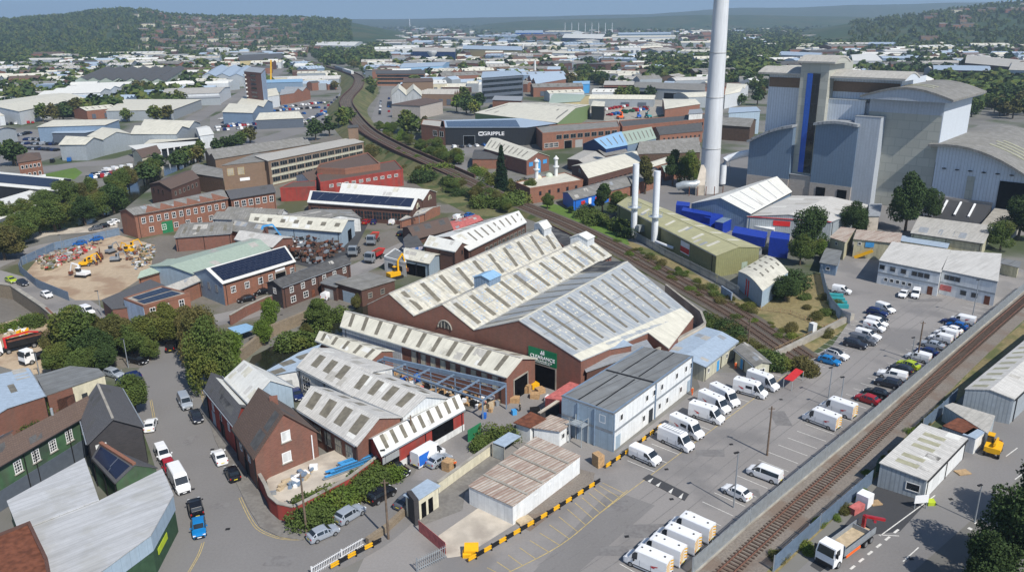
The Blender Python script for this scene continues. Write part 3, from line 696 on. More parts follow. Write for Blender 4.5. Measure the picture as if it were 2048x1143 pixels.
def wall_line(name,label,pts,h,t,m,cat='wall',z0=0,cap=None,group=None):
 P=[g(*p) for p in pts];root=None;k=M()
 for a,b in zip(P,P[1:]):k.bar((a.x,a.y,z0+h/2),(b.x,b.y,z0+h/2),t,h)
 if cap:
  root=empty(name,(P[0].x,P[0].y,z0),label,cat,group);k.build('wall_body',m,root);k=M()
  for a,b in zip(P,P[1:]):k.bar((a.x,a.y,z0+h+.08),(b.x,b.y,z0+h+.08),t+.16,.16)
  k.build('coping',cap,root);return root
 return thing(k,name,m,label,cat,group)
wall_line('boundary_wall','pale concrete boundary wall running from the works to the railway',[(1296,742),(1400,685),(1408,678),(1400,655),(1330,598)],3.7,.35,'concrete_pale',cap='concrete')
sa=Bd('side_annexe','flat grey lean-to along the right foot of the works roof',[(1174,742),(1303,697),(1292,682),(1164,726)],5.2,roof='flat',wall='brick_dark',rm='roof_grey',cat='annexe')
sb=Bd('plant_room','small square brick plant room with slate blue flat roof beside the works roof',[(1219,698),(1263,690),(1240,677),(1200,686)],6.6,roof='flat',wall='brick_red',rm='roof_slateblue',cat='plant room',over=.2)
k=M();P0,P1=g(1168,746,2.6),g(1212,733,2.6);d=(P1-P0).normalized();k.tube([P0-d*.4,P0,P1,P1+d*.4],[.5,1.15,1.15,.5],16)
tk=empty('storage_tank',(P0.x,P0.y,0),'black horizontal cylindrical tank on a blue steel frame beside the works','tank');k.build('tank_body','trim_black',tk,50)
for q in (P0+d*.6,P1-d*.6):
 k=M();n_=Vector((-d.y,d.x,0))
 for s_ in (-1,1):k.bar((q+n_*s_*1.1)*1.0-Vector((0,0,2.6)),q+n_*s_*.5-Vector((0,0,.9)),.2)
 k.bar(q+n_-Vector((0,0,1.2)),q-n_-Vector((0,0,1.2)),.2);k.build('leg','steel_blue',tk)
ls=Bd('long_shed','long cream roofed brick shed in front of the works, open doorway at its near end',[(1013,752),(683,652),(703,624),(1070,717)],5.6,r=1.7,wall='brick_red',rm='roof_cream',cat='shed',gable='brick_red',over=.35)
ls.lights(11,.022,[(.04,.47),(.55,.97)],u0=.02,u1=.99);ls.ridgecap('roof_pale')
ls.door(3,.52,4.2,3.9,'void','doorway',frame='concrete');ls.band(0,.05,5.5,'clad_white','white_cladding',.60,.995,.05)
for i in range(9):ls.wins(0,1,1.3,2.6,2.4,.045+i*.058,.075+i*.058,'plain','concrete','panel_cream')
l2=Bd('low_shed','low cream roofed shed beside the river in front of the long shed',[(740,722),(632,680),(650,664),(785,702)],4.6,r=1.0,wall='brick_red',rm='roof_cream',cat='shed',over=.2)
l2.lights(5,.05,[(.05,.47),(.55,.95)])
cf=empty('canopy_frame',g(880,780),'skeletal blue steel canopy frame over the heaps of boxes','steel canopy')
ca,cb=g(768,716,4.6),g(1012,770,4.6);cc,cdd=g(748,760,0),g(966,838,0)
ln=(cb-ca);
k=M();k.bar(ca,cb,.35,.8);k.build('fascia_beam','steel_blue',cf)
k=M();fa,fb=Vector((cc.x,cc.y,3.6)),Vector((cdd.x,cdd.y,3.6));k.bar(fa,fb,.3,.3);k.build('front_beam','steel_blue',cf)
k=M()
for v in (.25,.5,.75):k.bar(ca.lerp(fa,v),cb.lerp(fb,v),.1,.12)
k.build('purlins','steel_blue',cf)
for i in range(6):
 t=i/5;k=M();k.bar(ca.lerp(cb,t),fa.lerp(fb,t),.22,.3);k.build('rafter','steel_blue',cf)
 p=fa.lerp(fb,t);k=M();k.bar((p.x,p.y,0),p,.25);k.build('post','steel_blue',cf)
 p=ca.lerp(cb,t);k=M();k.bar((p.x,p.y,0),p,.22);k.build('post','steel_blue',cf)
w1=Bd('workshop','white roofed workshop with four dark rooflights beside the river',[(596,734),(705,790),(784,735),(662,697)],5.0,r=1.8,wall='render_white',rm='roof_greywhite',cat='workshop')
w1.W=w1.W
w1=w1.lights(4,.11,[(.14,.42)],u0=.1,u1=.98);w1.wins(0,1,2.6,3.0,1.0,.05,.25,'multi');w1.door(0,.45,2.6,3.0,'panel_blue');w1.door(0,.68,2.8,3.0,'void','doorway')
w2=Bd('workshop','white roofed workshop with a blue trimmed gable in the middle of the row',[(686,780),(806,831),(895,796),(745,738)],5.0,r=1.9,wall='clad_white',rm='roof_greywhite',cat='workshop')
w2.lights(4,.10,[(.12,.45)],u0=.06,u1=.96);w2.lights(4,.10,[(.65,.8)],u0=.06,u1=.96)
w3=Bd('workshop','nearest white roofed workshop with four long dark rooflights and brick gable',[(596,817),(714,889),(800,834),(655,777)],4.8,r=2.2,wall='brick_red',rm='roof_greywhite',cat='workshop')
w3.lights(4,.12,[(.10,.43)],u0=.02,u1=.98);w3.lights(3,.10,[(.68,.88)],u0=.0,u1=.7)
w3.wins(0,4,1.8,2.4,1.4,.25,.95,'factory','concrete','render_cream')
w4=Bd('red_shed','long low red painted shed with nine dark rooflights along the lane',[(764,908),(927,817),(905,793),(735,877)],3.9,r=1.4,wall='red_paint',rm='roof_white',cat='shed')
w4.lights(9,.04,[(.06,.48)],u0=.02,u1=.99)
w4.band(0,.02,1.1,'render_white','grey_plinth');w4.door(0,.09,3.4,3.2,'void','doorway');w4.door(0,.72,5.0,3.4,'void','doorway')
k=M();a,d,L_,n_=w4.edge(0);p=a+d*L_*.09;k.box(p.x+n_.x*.09,p.y+n_.y*.09,2.75,3.4,.08,1.1,math.atan2(d.y,d.x));w4.part(k,'roller_shutter','shutter')
w5=Bd('glazed_shed','grey lean-to shed with faded skylights on the river bank',[(596,740),(512,755),(600,706),(640,690)],4.4,roof='poly',wall='render_white',rm='roof_slateblue',cat='shed')
for (x,y) in ((555,742),(575,725),(608,712)):
 p=g(x,y,4.58);k=M();k.box(p.x,p.y,4.6,2.6,1.8,.06,.75);k.build('rooflight','rooflight',w5.root)
w5.door(0,.35,2.8,2.8,'shutter','roller_shutter')
wb=Bd('clad_warehouse','pale sheeted gabled warehouse behind the brown roofed corner house',[(500,805),(452,756),(532,742),(584,773)],6.6,r=2.6,wall='panel_blue',rm='roof_white',cat='warehouse')
ds=Bd('slate_workshop','dark slate roofed red painted workshop along the street, white patch on its roof',[(470,850),(411,777),(440,752),(498,815)],5.6,r=1.7,wall='red_paint',rm='roof_slate',cat='workshop')
k=M();ds.patch(k,.15,.55,.08,.30,.02);ds.part(k,'roof_patch','roof_black');k=M();ds.patch(k,.05,.85,.5,.92,.03);ds.part(k,'pale_slope','roof_white')
ds.wins(0,3,1.0,1.4,3.0,.1,.9,'cross');ds.door(0,.5,2.4,2.6,'door_dark');ds.door(0,.8,1.8,2.6,'panel_blue')
ch=Bd('corner_house','tall red brick corner house with steep brown tiled roof and two gable windows',[(509,912),(468,855),(580,815),(633,862)],5.6,r=5.0,wall='brick_red',rm='roof_brown',cat='house',over=.35)
ch.wins(3,1,1.5,1.7,6.0,.40,.60,'plain',gm='render_white',sillp=True);ch.wins(3,1,1.5,1.7,2.6,.42,.62,'plain',gm='render_white',sillp=True)
ch.chim(.5,.55,1.0,1.2);ch.wins(0,2,1.1,1.6,3.2,.1,.9,'sash');ch.door(0,.5,2.2,2.6,'door_dark')
k=M();p=ch.W[3];q=ch.W[0];e_=(p-q).normalized();x=p-e_*1.0;a,d,L_,n_=ch.edge(3);k.tube([(x.x+n_.x*.15,x.y+n_.y*.15,0),(x.x+n_.x*.15,x.y+n_.y*.15,5.4)],.1,8);ch.part(k,'downpipe','white_paint')
cw=[(521,975),(535,1000),(543,1022),(560,1037),(590,1044),(622,1028),(700,985),(765,935)]
wall_line('curved_yard_wall','curved red painted yard wall bulging at the street corner',cw,2.5,.35,'red_paint',cap='concrete')
sheet('raised_yard',[(535,975),(548,1020),(562,1033),(590,1038),(615,1026),(700,980),(760,935),(735,890),(640,925),(560,950)],'concrete_pale',1.3,thick=1.25)
of=Bd('site_office','two storey modular office with ribbed grey roof and white panelled long side',[(1227,828),(1385,713),(1285,694),(1124,792)],6.6,roof='flat',wall='panel_white',rm='roof_felt',cat='portable office',over=.12)
of.band(0,3.15,3.55,'steel_grey','floor_band');of.band(3,3.15,3.55,'steel_grey','floor_band')
of.band(3,.05,3.1,'panel_blue','end_shade_panels');of.band(3,3.6,6.3,'panel_blue','end_shade_panels')  # end wall's shade put into the colour, bluer than the white long side
k=M()
for w in (.36,.70):of.patch(k,.0,.47,w-.012,w+.012,.05);of.patch(k,.52,1,w-.012,w+.012,.05)
of.patch(k,.485,.505,0,1,.05);of.part(k,'roof_gutters','black')
k=M();of.patch(k,.0,1,.0,.03,.08);of.patch(k,0,1,.97,1,.08);of.patch(k,0,.012,.03,.97,.08);of.part(k,'roof_edge','steel_blue')
for us in ((.09,.48,.58,.78,.91,.985),):
 for u in us:of.wins(0,1,1.0,1.2,4.5,u-.03,u+.03,'plain')
of.wins(0,1,1.0,1.2,4.5,.36,.42,'plain')
for u in (.36,.56,.66,.85):of.wins(0,1,1.0,1.2,1.1,u-.03,u+.03,'plain')
of.door(0,.06,1.4,2.3,'panel_blue');of.door(0,.45,1.4,2.4,'door_dark','door');of.door(0,.965,1.1,2.3,'panel_blue')
of.wins(3,1,1.2,1.4,4.5,.70,.9,'plain');of.door(3,.42,1.1,2.2,'door_dark',z=3.6)
for u in (0.004,.497,.996):k=M();a,d,L_,n_=of.edge(0);p=a+d*L_*u;k.bar((p.x+n_.x*.1,p.y+n_.y*.1,0),(p.x+n_.x*.1,p.y+n_.y*.1,6.6),.22);of.part(k,'corner_post','steel_blue')
a,d,L_,n_=of.edge(3)
for u in (.33,.66):k=M();p=a+d*L_*u;k.bar((p.x+n_.x*.12,p.y+n_.y*.12,0),(p.x+n_.x*.12,p.y+n_.y*.12,6.6),.22);of.part(k,'corner_post','steel_blue')
a,d,L_,n_=of.edge(3);o0=a+d*L_*.42+n_*.1
st=empty('fire_stair',(o0.x,o0.y,0),'galvanised steel stair climbing to the upper office door','metal stair')
P=lambda al,ou,z:Vector((o0.x,o0.y,0))+d*al+n_*ou+Vector((0,0,z))
k=M();k.box(*P(0,1.0,3.5),2.6,1.9,.1,math.atan2(d.y,d.x));k.build('landing','galv',st)
for x in (-1.2,1.2):
 for y in (.1,1.9):k=M();k.bar(P(x,y,0),P(x,y,4.5),.14);k.build('post','galv',st)
sgn=-1
for i in range(12):k=M();al=-1.4-i*.27 if d.x*1 < 0 else -1.4-i*.27;k.box(*P(al,1.45,3.3-i*.22),.26,1.0,.06,math.atan2(d.y,d.x));k.build('tread','galv',st)
for y in (.93,1.97):
 k=M();k.bar(P(-1.3,y,3.5),P(-4.6,y,.8),.08,.25);k.build('stringer','galv',st)
 k=M();k.bar(P(-1.3,y,4.5),P(-4.6,y,1.8),.06);k.build('handrail','galv',st)
k=M();k.box(*P(-5.4,1.4,.8),1.6,1.8,.1,math.atan2(d.y,d.x));k.build('landing','galv',st)
k=M();k.bar(P(-1.2,1.95,4.5),P(1.2,1.95,4.5),.06);k.bar(P(1.2,.1,4.5),P(1.2,1.95,4.5),.06);k.bar(P(-1.2,1.95,4.0),P(1.2,1.95,4.0),.05);k.build('handrail','galv',st)
cbn=Bd('welfare_cabin','single storey cabin with wide pale blue roof and cream walls',[(1409,732),(1474,682),(1412,656),(1328,704)],3.2,r=.45,wall='panel_cream',rm='roof_slateblue',cat='portable cabin')
cbn.door(0,.42,1.1,2.1,'sky_blue');cbn.wins(0,1,.8,1.0,1.2,.08,.18,'plain');cbn.wins(0,1,.8,1.0,1.2,.62,.75,'plain');cbn.wins(0,1,.8,1.0,1.2,.85,.97,'plain')
hut=Bd('gate_hut','small cream hut with dark shallow roof and blue door next to the pale blue cabin',[(1510,731),(1470,697),(1496,689),(1539,725)],2.9,r=.5,wall='panel_cream',rm='roof_asbestos',cat='hut')
hut.door(0,.62,1.0,2.0,'sky_blue');hut.wins(3,1,1.4,.9,1.2,.3,.7,'strip')
rc=Bd('portable_cabin_row','row of white portable cabins under rust streaked ribbed roofs',[(1025.6,1012),(1160,912),(1072,874),(938,972)],2.9,roof='flat',wall='panel_white',rm='roof_rusty',cat='portable cabins',over=.1)
for u in (.2,.42,.62,.82):k=M();rc.patch(k,u-.012,u+.012,0,1,.14);rc.part(k,'joint_beam','concrete')
for u in (.12,.32,.52,.72,.9):rc.door(0,u,.8,1.0,'panel_white','hatch',z=1.1)
k=M();p=g(1048,1042);k.box(p.x,p.y,.2,2.2,1.3,.3,.6);thing(k,'timber_step','tan','low timber step at the end of the rusty roofed cabin row','step')
rc2=Bd('portable_cabin','small white portable cabin with rusty ribbed roof under the office stair',[(1119,861),(1142,845),(1102,832),(1068,854)],2.9,roof='flat',wall='panel_white',rm='roof_rusty',cat='portable cabin')
rc2.wins(0,2,.9,1.0,1.1,.1,.9,'plain')
sh2=Bd('brown_roof_store','small white walled store with flat rust brown roof at the works gate',[(1060,854),(1088,838),(1062,826),(1032,845)],3.0,roof='flat',wall='render_white',rm='rust',cat='store')
sh2.door(2,.5,1.0,2.0,'door_dark')
bsn=empty('smoking_shelter',g(1010,900),'open shelter with pale blue sheet roof on thin posts','shelter');q=[g(985,885,2.5),g(1009,894,2.5),g(1042,872,2.5),g(1018,864,2.5)]
k=M();k.prism([(p.x,p.y) for p in q],2.5,2.6);k.build('canopy','roof_slateblue',bsn)
for p in q:k=M();k.bar((p.x*.98+q[0].x*.02,p.y,0),(p.x*.98+q[0].x*.02,p.y,2.5),.12);k.build('post','concrete',bsn)
k=M();k.bar((q[0].x,q[0].y,1.2),(q[1].x,q[1].y,1.2),.05,2.2);k.build('side_sheet','galv',bsn)
gh=Bd('gatehouse','narrow cream gatehouse with flat slate blue roof and two dark openings',[(833,1000),(876,972),(855,961),(811,990)],3.3,roof='flat',wall='render_cream',rm='roof_slateblue',cat='gatehouse',over=.25)
gh.door(0,.3,.9,2.3,'void','doorway');gh.door(0,.62,.9,2.3,'void','doorway')
k=M();k.box(*(g(828,1040)+Vector((0,0,2))),.7,2.6,4.0,.5);thing(k,'gate_pier','brick_black','tall blackened masonry gate pier beside the gatehouse','gate pier')
wall_line('rendered_wall','long cream rendered wall running from the gatehouse to the shelter',[(876,985),(930,945),(990,902)],1.7,.3,'render_cream',cap='concrete')
wall_line('rubble_wall','low crumbling stone wall along the lane below the gatehouse',[(735,1088),(775,1060),(818,1020)],1.0,.6,'stone')
cm=Bd('shipping_container','faded maroon container beside the works yard fence',[(1122,800),(1178,757),(1161,750),(1090,796)],2.6,roof='flat',wall='container_maroon',rm='red_fade',cat='container',over=.03)
wall_line('yard_wall','dark stained wall with pale coping between the yard and the cabins',[(1078,852),(1122,822),(1128,812)],2.4,.4,'brick_black',cap='concrete_pale')
wall_line('timber_gate_wall','low green mesh gate panel leaning by the lane',[(936,884),(962,868)],2.2,.08,'door_green',cat='gate')
gr=Bd('green_building','long two storey building painted dark green with brown tiled roof',[(-75,972),(182,822),(170,800),(-75,925)],6.6,r=1.5,wall='green_paint',rm='roof_brown',cat='building',over=.4)
gr.wins(0,5,1.3,1.9,3.9,.3,.99,'multi',gm='glass',sillp=True);gr.band(0,.02,2.9,'office_grey','dark_plinth');gr.door(0,.45,1.2,2.4,'rust');gr.door(0,.9,1.2,2.3,'rust');gr.stack(.7,.5,1.2)
k=M();a,d,L_,n_=gr.edge(0)
for u in (.42,.78):k=M();p=a+d*L_*u;k.tube([(p.x+n_.x*.12,p.y+n_.y*.12,0),(p.x+n_.x*.12,p.y+n_.y*.12,6.4)],.08,6);gr.part(k,'downpipe','black')
g2=Bd('green_building','front wing of the green building with two tall sash windows, at the photo edge',[(-40,950),(37,905),(12,868),(-60,905)],6.4,r=1.4,wall='green_paint',rm='roof_brown',cat='building',over=.35)
g2.wins(0,2,1.3,2.0,3.6,.45,1,'multi')
sl=Bd('slate_house','black brick house with grey slate roof and one pale gable window',[(178,885),(160,820),(240,776),(283,852)],6.5,r=2.6,wall='brick_black',rm='roof_slate',cat='house',over=.3)
sl.wins(3,1,1.5,2.2,3.6,.68,.92,'multi',gm='render_white');sl.ridgecap('concrete')
sk=Bd('skylit_workshop','low slate workshop with a ribbed glass roof strip and brick ridge',[(232,965),(185,915),(225,898),(312,935)],4.6,r=1.6,wall='green_paint',rm='roof_slate',cat='workshop',over=.1)
k=M();sk.patch(k,.05,.95,.04,.42,.05);sk.part(k,'glass_roof','solar_thin');k=M();a_,b_=sk.S(0,.5)+Vector((0,0,.25)),sk.S(1,.5)+Vector((0,0,.25));k.bar(a_,b_,.5,.3);sk.part(k,'ridge','brick_orange')
bg=Bd('metal_roof_warehouse','big pale metal roofed warehouse with dark green walls at the street bend',[(345,990),(300,1070),(190,1150),(60,1260),(-30,1180),(66,1055),(195,1005),(323,940)],5.6,roof='poly',wall='green_dark',rm='roof_bigpale',cat='warehouse',over=.15)
for e in (0,1,2):bg.band(e,3.4,5.5,'panel_blue','blue_cladding',0,1,.06)
bg.sign(0,.66,2.3,3.4,.9,'lime')
b22=Bd('metal_roof_warehouse','pale metal roofed wing behind the big warehouse, beside the green building',[(196,1000),(168,918),(16,1002),(38,1058),(62,1052)],5.8,roof='poly',wall='green_paint',rm='roof_bigpale',cat='warehouse',over=.12)
bb=Bd('flat_roof_block','brown stained flat roofed brick block in the bottom left corner',[(60,1047),(-60,1095),(-60,1240),(110,1200),(95,1120)],7.0,roof='poly',wall='brick_dark',rm='rust',cat='building',parapet=.4)
s1=Bd('metal_shed','pale blue sheet roofed brick shed with two rooflights at the left edge',[(88,792),(55,737),(-90,790),(-60,862)],5.0,r=.9,wall='brick_red',rm='roof_slateblue',cat='shed',over=.2)
for u0,w0 in ((.35,.28),(.35,.62)):k=M();s1.patch(k,u0,u0+.25,w0,w0+.09);k.build('rooflight','rooflight',s1.root)
s2=Bd('cream_workshop','cream rendered workshop with dark felt roof and black door',[(94,790),(209,750),(196,738),(140,733),(74,752)],4.2,roof='poly',wall='render_cream',rm='roof_felt',cat='workshop',over=.15)
s2.door(0,.60,1.0,2.2,'door_dark');s2.band(0,0.02,4.1,'brick_red','brick_bay',0,.42,.05);s2.door(0,.28,3.0,2.8,'door_dark',out=.16)
k=M();p=g(145,800);k.box(p.x,p.y,.45,4.2,2.0,.9,.5);thing(k,'covered_skip','door_green','green sheeted skip with white patch outside the cream workshop','skip')
gb=Bd('corner_workshop','red brick and blue rendered flat roofed corner building carrying solar panels',[(287,613),(379,588),(323,574),(248,598)],5.6,roof='flat',wall='brick_orange',rm='concrete',cat='building',parapet=.35)
gb.band(3,.05,5.5,'render_blue','blue_render',0,1,.04);gb.wins(0,2,1.3,1.7,3.2,.02,.62,'cross');gb.wins(0,1,1.3,1.7,3.2,.68,.92,'cross');gb.wins(0,1,1.8,1.5,.8,.7,.95,'factory','steel_grey')
gb.array(.08,.9,.15,.48);gb.array(.15,.95,.56,.88);gb.door(0,.48,1.0,2.1,'door_dark')
gw=Bd('brick_workshop','low brick workshop with dark slate roof left of the blue corner building',[(258,614),(225,618),(205,600),(300,560),(330,572)],3.8,roof='poly',wall='brick_red',rm='roof_slate',cat='workshop',over=.2)
so=Bd('solar_brick_works','orange brick works whose dark solar roof faces the street, blue end gable',[(445.4,567),(590,523),(553,497),(388,545)],5.6,r=2.4,wall='brick_orange',rm='roof_white',cat='workshop',gable='clad_blue',over=.25)
so.array(.03,.985,.05,.46);so.wins(0,3,1.4,1.7,2.6,.03,.58,'factory');so.wins(0,1,1.4,1.7,2.6,.58,.68,'factory');so.wins(0,1,1.4,1.7,2.6,.9,.99,'factory')
so.door(0,.77,3.2,4.0,'void','doorway',frame='concrete');so.wins(3,3,1.1,1.8,2.8,.1,.9,'multi','steel_grey')
o=so.sign(0,.77,4.75,3.0,.6,'white_paint')
sp=Bd('pale_green_shed','long pale shed with yellowed ridge joined to the solar roofed works',[(388,548),(540,498),(500,478),(300,532)],4.8,r=1.2,wall='panel_blue',rm='roof_green',cat='shed')
sp2=Bd('pale_green_shed','small pale green roofed shed with brick gable beside the plant yard',[(277,556),(364,530),(334,519),(290,543)],3.6,r=.9,wall='brick_orange',rm='roof_green',cat='shed')
db=Bd('brick_terrace','two storey brown brick terrace with long dark roof and white windows',[(563,574),(700,525),(682,512),(534,565)],5.4,r=1.0,wall='brick_dark',rm='roof_dark',cat='terrace',gable='brick_black')
db.wins(0,6,1.2,1.5,3.2,.05,.98,'cross');db.wins(0,2,1.6,1.6,.7,.05,.4,'cross');db.door(0,.42,1.0,2.0,'rust');db.wins(3,1,1.1,1.5,3.2,.3,.7,'cross')
fl=Bd('flat_garage','flat grey roofed brick garage block beside the works wall',[(723,580),(789,560),(735,545),(671,565)],4.2,roof='flat',wall='brick_dark',rm='roof_asbestos',cat='garage')
fl.wins(0,2,1.3,1.4,1.6,.05,.8,'factory','concrete');fl.door(3,.5,4.5,2.8,'panel_blue')
f2=Bd('flat_garage','smaller flat roofed garage with grey shutters next to the brick terrace',[(672,574),(692,555),(668,548),(642,566)],3.6,roof='flat',wall='brick_dark',rm='roof_felt',cat='garage');f2.door(3,.5,3.0,2.6,'shutter','roller_shutter')
lt=empty('lean_to_shelter',g(490,665),'ramshackle lean-to of blue and rusty sheets on the river bank','lean-to');q=[g(455,655,2.4),g(478,668,2.4),g(515,655,2.0),g(492,646,2.0)]
k=M();k.add(q+[p-Vector((0,0,.08)) for p in q],[(0,1,2,3),(7,6,5,4),(0,4,5,1),(1,5,6,2),(2,6,7,3),(3,7,4,0)]);k.build('sheet_roof','roof_blue',lt)
for p in q:k=M();k.bar((p.x,p.y,0),p,.12);k.build('post','wood',lt)
wall_line('river_wall','buff stone river wall under the lean-to',[(455,745),(510,700),(545,672),(620,640)],2.6,.8,'stone')
wall_line('street_wall','brick and timber yard wall across the road from the solar roofed works',[(462,650),(492,632),(535,612),(560,606)],2.4,.35,'brick_red',cap='concrete')
wall_line('retaining_wall','long stained stone retaining wall beside the top left street',[(-20,590),(30,598),(90,640),(125,670)],3.6,.8,'stone',cap='concrete')
wall_line('brick_retaining_wall','red brick end of the retaining wall behind the muck-away lorry',[(98,645),(125,672),(140,690)],3.8,.5,'brick_red')
# ------------------------------------------------------------------ the waste plant and its stack
def zat(bx,by,ty):
 B_=g(bx,by);lo,hi=0.,120.
 for _ in range(40):
  mz=(lo+hi)/2
  if proj((B_.x,B_.y,mz))[1]> ty:lo=mz
  else:hi=mz
 return lo
FA,FB=g(1515,376),g(1865,424);fd=(FB-FA).normalized();fn=Vector((fd.y,-fd.x,0));fn=fn if fn.y < 0 else -fn
def fa(px):
 lo,hi=-50.,200.
 for _ in range(40):
  m_=(lo+hi)/2
  if proj(FA+fd*m_)[0]< px:lo=m_
  else:hi=m_
 return lo
def absorb(b,main):
 off=b.root.location-main.root.location
 for ch in list(b.root.children):ch.parent=main.root;ch.location=ch.location+off
 bpy.data.objects.remove(b.root)
def blk(a0,a1,f,depth,h,**kw):
 """f: metres in front of the facade line"""
 p=[FA+fd*a0+fn*f,FA+fd*a1+fn*f,FA+fd*a1+fn*(f-depth),FA+fd*a0+fn*(f-depth)]
 ax=kw.pop('ax','x')
 if ax == 'y':p=[p[1],p[2],p[3],p[0]]
 return Bd('block','x',[(q.x,q.y) for q in p],h,world=True,**kw)
aL,aT0,aT1,aM1,aB0,aB1=fa(1508),fa(1583),fa(1636),fa(1703),fa(1715),fa(1855)
zl=45.0
main=Bd('waste_plant','huge grey and blue waste plant with curved roofs and a tall blue glazed stair tower',[((FA+fd*aB0).x,(FA+fd*aB0).y),((FA+fd*aB1).x,(FA+fd*aB1).y),((FA+fd*aB1-fn*34).x,(FA+fd*aB1-fn*34).y),((FA+fd*aB0-fn*34).x,(FA+fd*aB0-fn*34).y)],37.0,roof='flat',wall='tower_grey',rm='roof_grey',world=True,cat='waste plant',over=-.5)
main.band(0,32.5,37.3,'tower_steel','pale_band',0,1,.05)
r_=blk(aB0-2,aB1+3,3.0,40,37.6,roof='arch',r=3.2,wall='tower_steel',rm='roof_asbestos',over=.5,z0=37.0,thick=.7,ax='y');
for w_ in (.30,.42):
 k=M()
 for i in range(6):r_.patch(k,.2+w_-.3,.25+w_-.3,.3+i*.06,.36+i*.06,.15)
 r_.part(k,'rooflight','rooflight_pale')
absorb(r_,main)
x_=blk(aB0+2,aB1-1,-6,30,37.3,roof='flat',wall='tower_light',rm='roof_grey',over=-2);x_b=x_;absorb(x_b,main)
s_=M();q0=FA+fd*(aB1+.15);s_.bar(q0+Vector((0,0,27)),q0-fn*33+Vector((0,0,27)),.3,20);s_.build('side_cladding','tower_light',main.root)
x_=blk(fa(1699),fa(1748),4.5,10,31.0,roof='flat',wall='tower_steel',rm='roof_grey',over=.1);absorb(x_,main)
x_=blk(aL+1,aT0+2,-3,26,zl-1,roof='flat',wall='tower_light',rm='roof_grey',over=-1);absorb(x_,main)
x_=blk(aL-1.5,aT0+1,1.2,15,zl-1,roof='arch',r=1.9,wall='tower_grey',rm='roof_pale',over=.2,z0=zl-1.2,thick=.6);absorb(x_,main)
x_=blk(aL+1.2,aT0,-2.8,1,zl-2.5,roof='flat',wall='brick_brown',rm='roof_grey',z0=zl-6,over=-.2);absorb(x_,main)
x_=blk(aT1-2,aM1+11,-3,26,zl-1.5,roof='flat',wall='tower_light',rm='roof_grey',over=-1);absorb(x_,main)
x_=blk(aT1-1,aM1+13,1.0,15,zl-1.5,roof='arch',r=1.9,wall='tower_light',rm='roof_pale',over=.2,z0=zl-1.8,thick=.6);absorb(x_,main)
x_=blk(aT1,aM1+10.5,-2.8,1,zl-3,roof='flat',wall='brick_brown',rm='roof_grey',z0=zl-6.5,over=-.2);absorb(x_,main)
x_=blk(aT1,aM1+.5,0,8,36,roof='flat',wall='tower_light',rm='roof_white',over=.3);absorb(x_,main)
x_=blk(aM1+.6,aM1+6,-1.5,8,35,roof='flat',wall='tower_steel',rm='roof_grey',over=.1);absorb(x_,main)
x_=blk(aT0,aT1,2.5,22,48.5,roof='flat',wall='tower_grey',rm='roof_grey',over=-.5)
a,d,L_,n_=x_.edge(0)
for nm,mt,u0,u1 in (('blue_glazing','glass_blue',.26,.46),('dark_glazing','glass_dark',.46,.72)):
 k=M();p=a+d*L_*(u0+u1)/2+n_*.1;k.box(p.x,p.y,26.8,L_*(u1-u0),.35,36,math.atan2(d.y,d.x));k.build(nm,mt,x_.root)
absorb(x_,main)
x_=blk(aT0-1,aT1+2,3.2,14,48.5,roof='arch',r=1.9,wall='tower_grey',rm='roof_pale',over=.2,z0=48.3,thick=.6);absorb(x_,main)
def wing(a0,a1,f0,depth,h0,h1,sag,wall,lab):
 k=M();n=10;top=[]
 for i in range(n+1):t=i/n;top.append((a0+(a1-a0)*t,h0+(h1-h0)*t+sag*math.sin(math.pi*t)))
 P3=lambda a,f,z:(FA+fd*a+fn*f)+Vector((0,0,z))
 k.poly([P3(a0,f0,6)]+[P3(a,f0,z) for a,z in top]+[P3(a1,f0,6)]);k.poly([P3(a0,f0-depth,0)]+[P3(a,f0-depth,z) for a,z in top]+[P3(a1,f0-depth,0)])
 k.poly([P3(a0,f0,6),P3(a0,f0-depth,6),P3(a0,f0-depth,h0),P3(a0,f0,h0)]);k.poly([P3(a1,f0,6),P3(a1,f0-depth,6),P3(a1,f0-depth,h1),P3(a1,f0,h1)])
 k.build('wing_wall',wall,main.root)
 k=M();k.prism([tuple(P3(a,f,0))[:2] for a,f in ((a0,f0+.1),(a1,f0+.1),(a1,f0-depth),(a0,f0-depth))],0,6);k.build('wing_plinth','block_pale',main.root)
 k=M()
 for (aa,za),(ab,zb) in zip(top,top[1:]):
  V_=[P3(aa-.3,f0+2,za),P3(ab+.3,f0+2,zb),P3(ab+.3,f0-depth,zb),P3(aa-.3,f0-depth,za)]
  k.add(V_+[v+Vector((0,0,.9)) for v in V_],[(3,2,1,0),(4,5,6,7),(0,1,5,4),(2,3,7,6),(3,0,4,7),(1,2,6,5)])
 k.build('wing_roof','roof_grey',main.root)
wing(aL-1,aT0+.4,5,9,18.5,25.5,1.0,'tower_blue','')
wing(aT1-1.6,aM1+1,5,9,27.0,27.5,.9,'tower_blue','')
x_=blk(aT0+.6,aT1-1.8,4.6,4,8,roof='flat',wall='block_pale',rm='roof_grey');absorb(x_,main)
for a_ in (fa(1566),fa(1650),fa(1692)):k=M();p=FA+fd*a_+fn*5.1;k.box(p.x,p.y,2.3,3.4,.3,4.6,math.atan2(fd.y,fd.x));k.build('doorway','void',main.root)
GA=FA+fd*(aB1+.3)+fn*.6;gd=fd.copy();gn=fn.copy();GB=GA+gd*40
x_=Bd('block','x',[(q.x,q.y) for q in (GB,GB-gn*62,GA-gn*62,GA)],7.0,roof='qarch',r=16.0,wall='tower_light',rm='roof_asbestos',world=True,over=2.5,thick=.8)
k=M();k.bar(GA+gn*.15+Vector((0,0,3)),GA+gd*19+gn*.15+Vector((0,0,3)),.4,6);k.build('block_plinth','block_pale',x_.root)
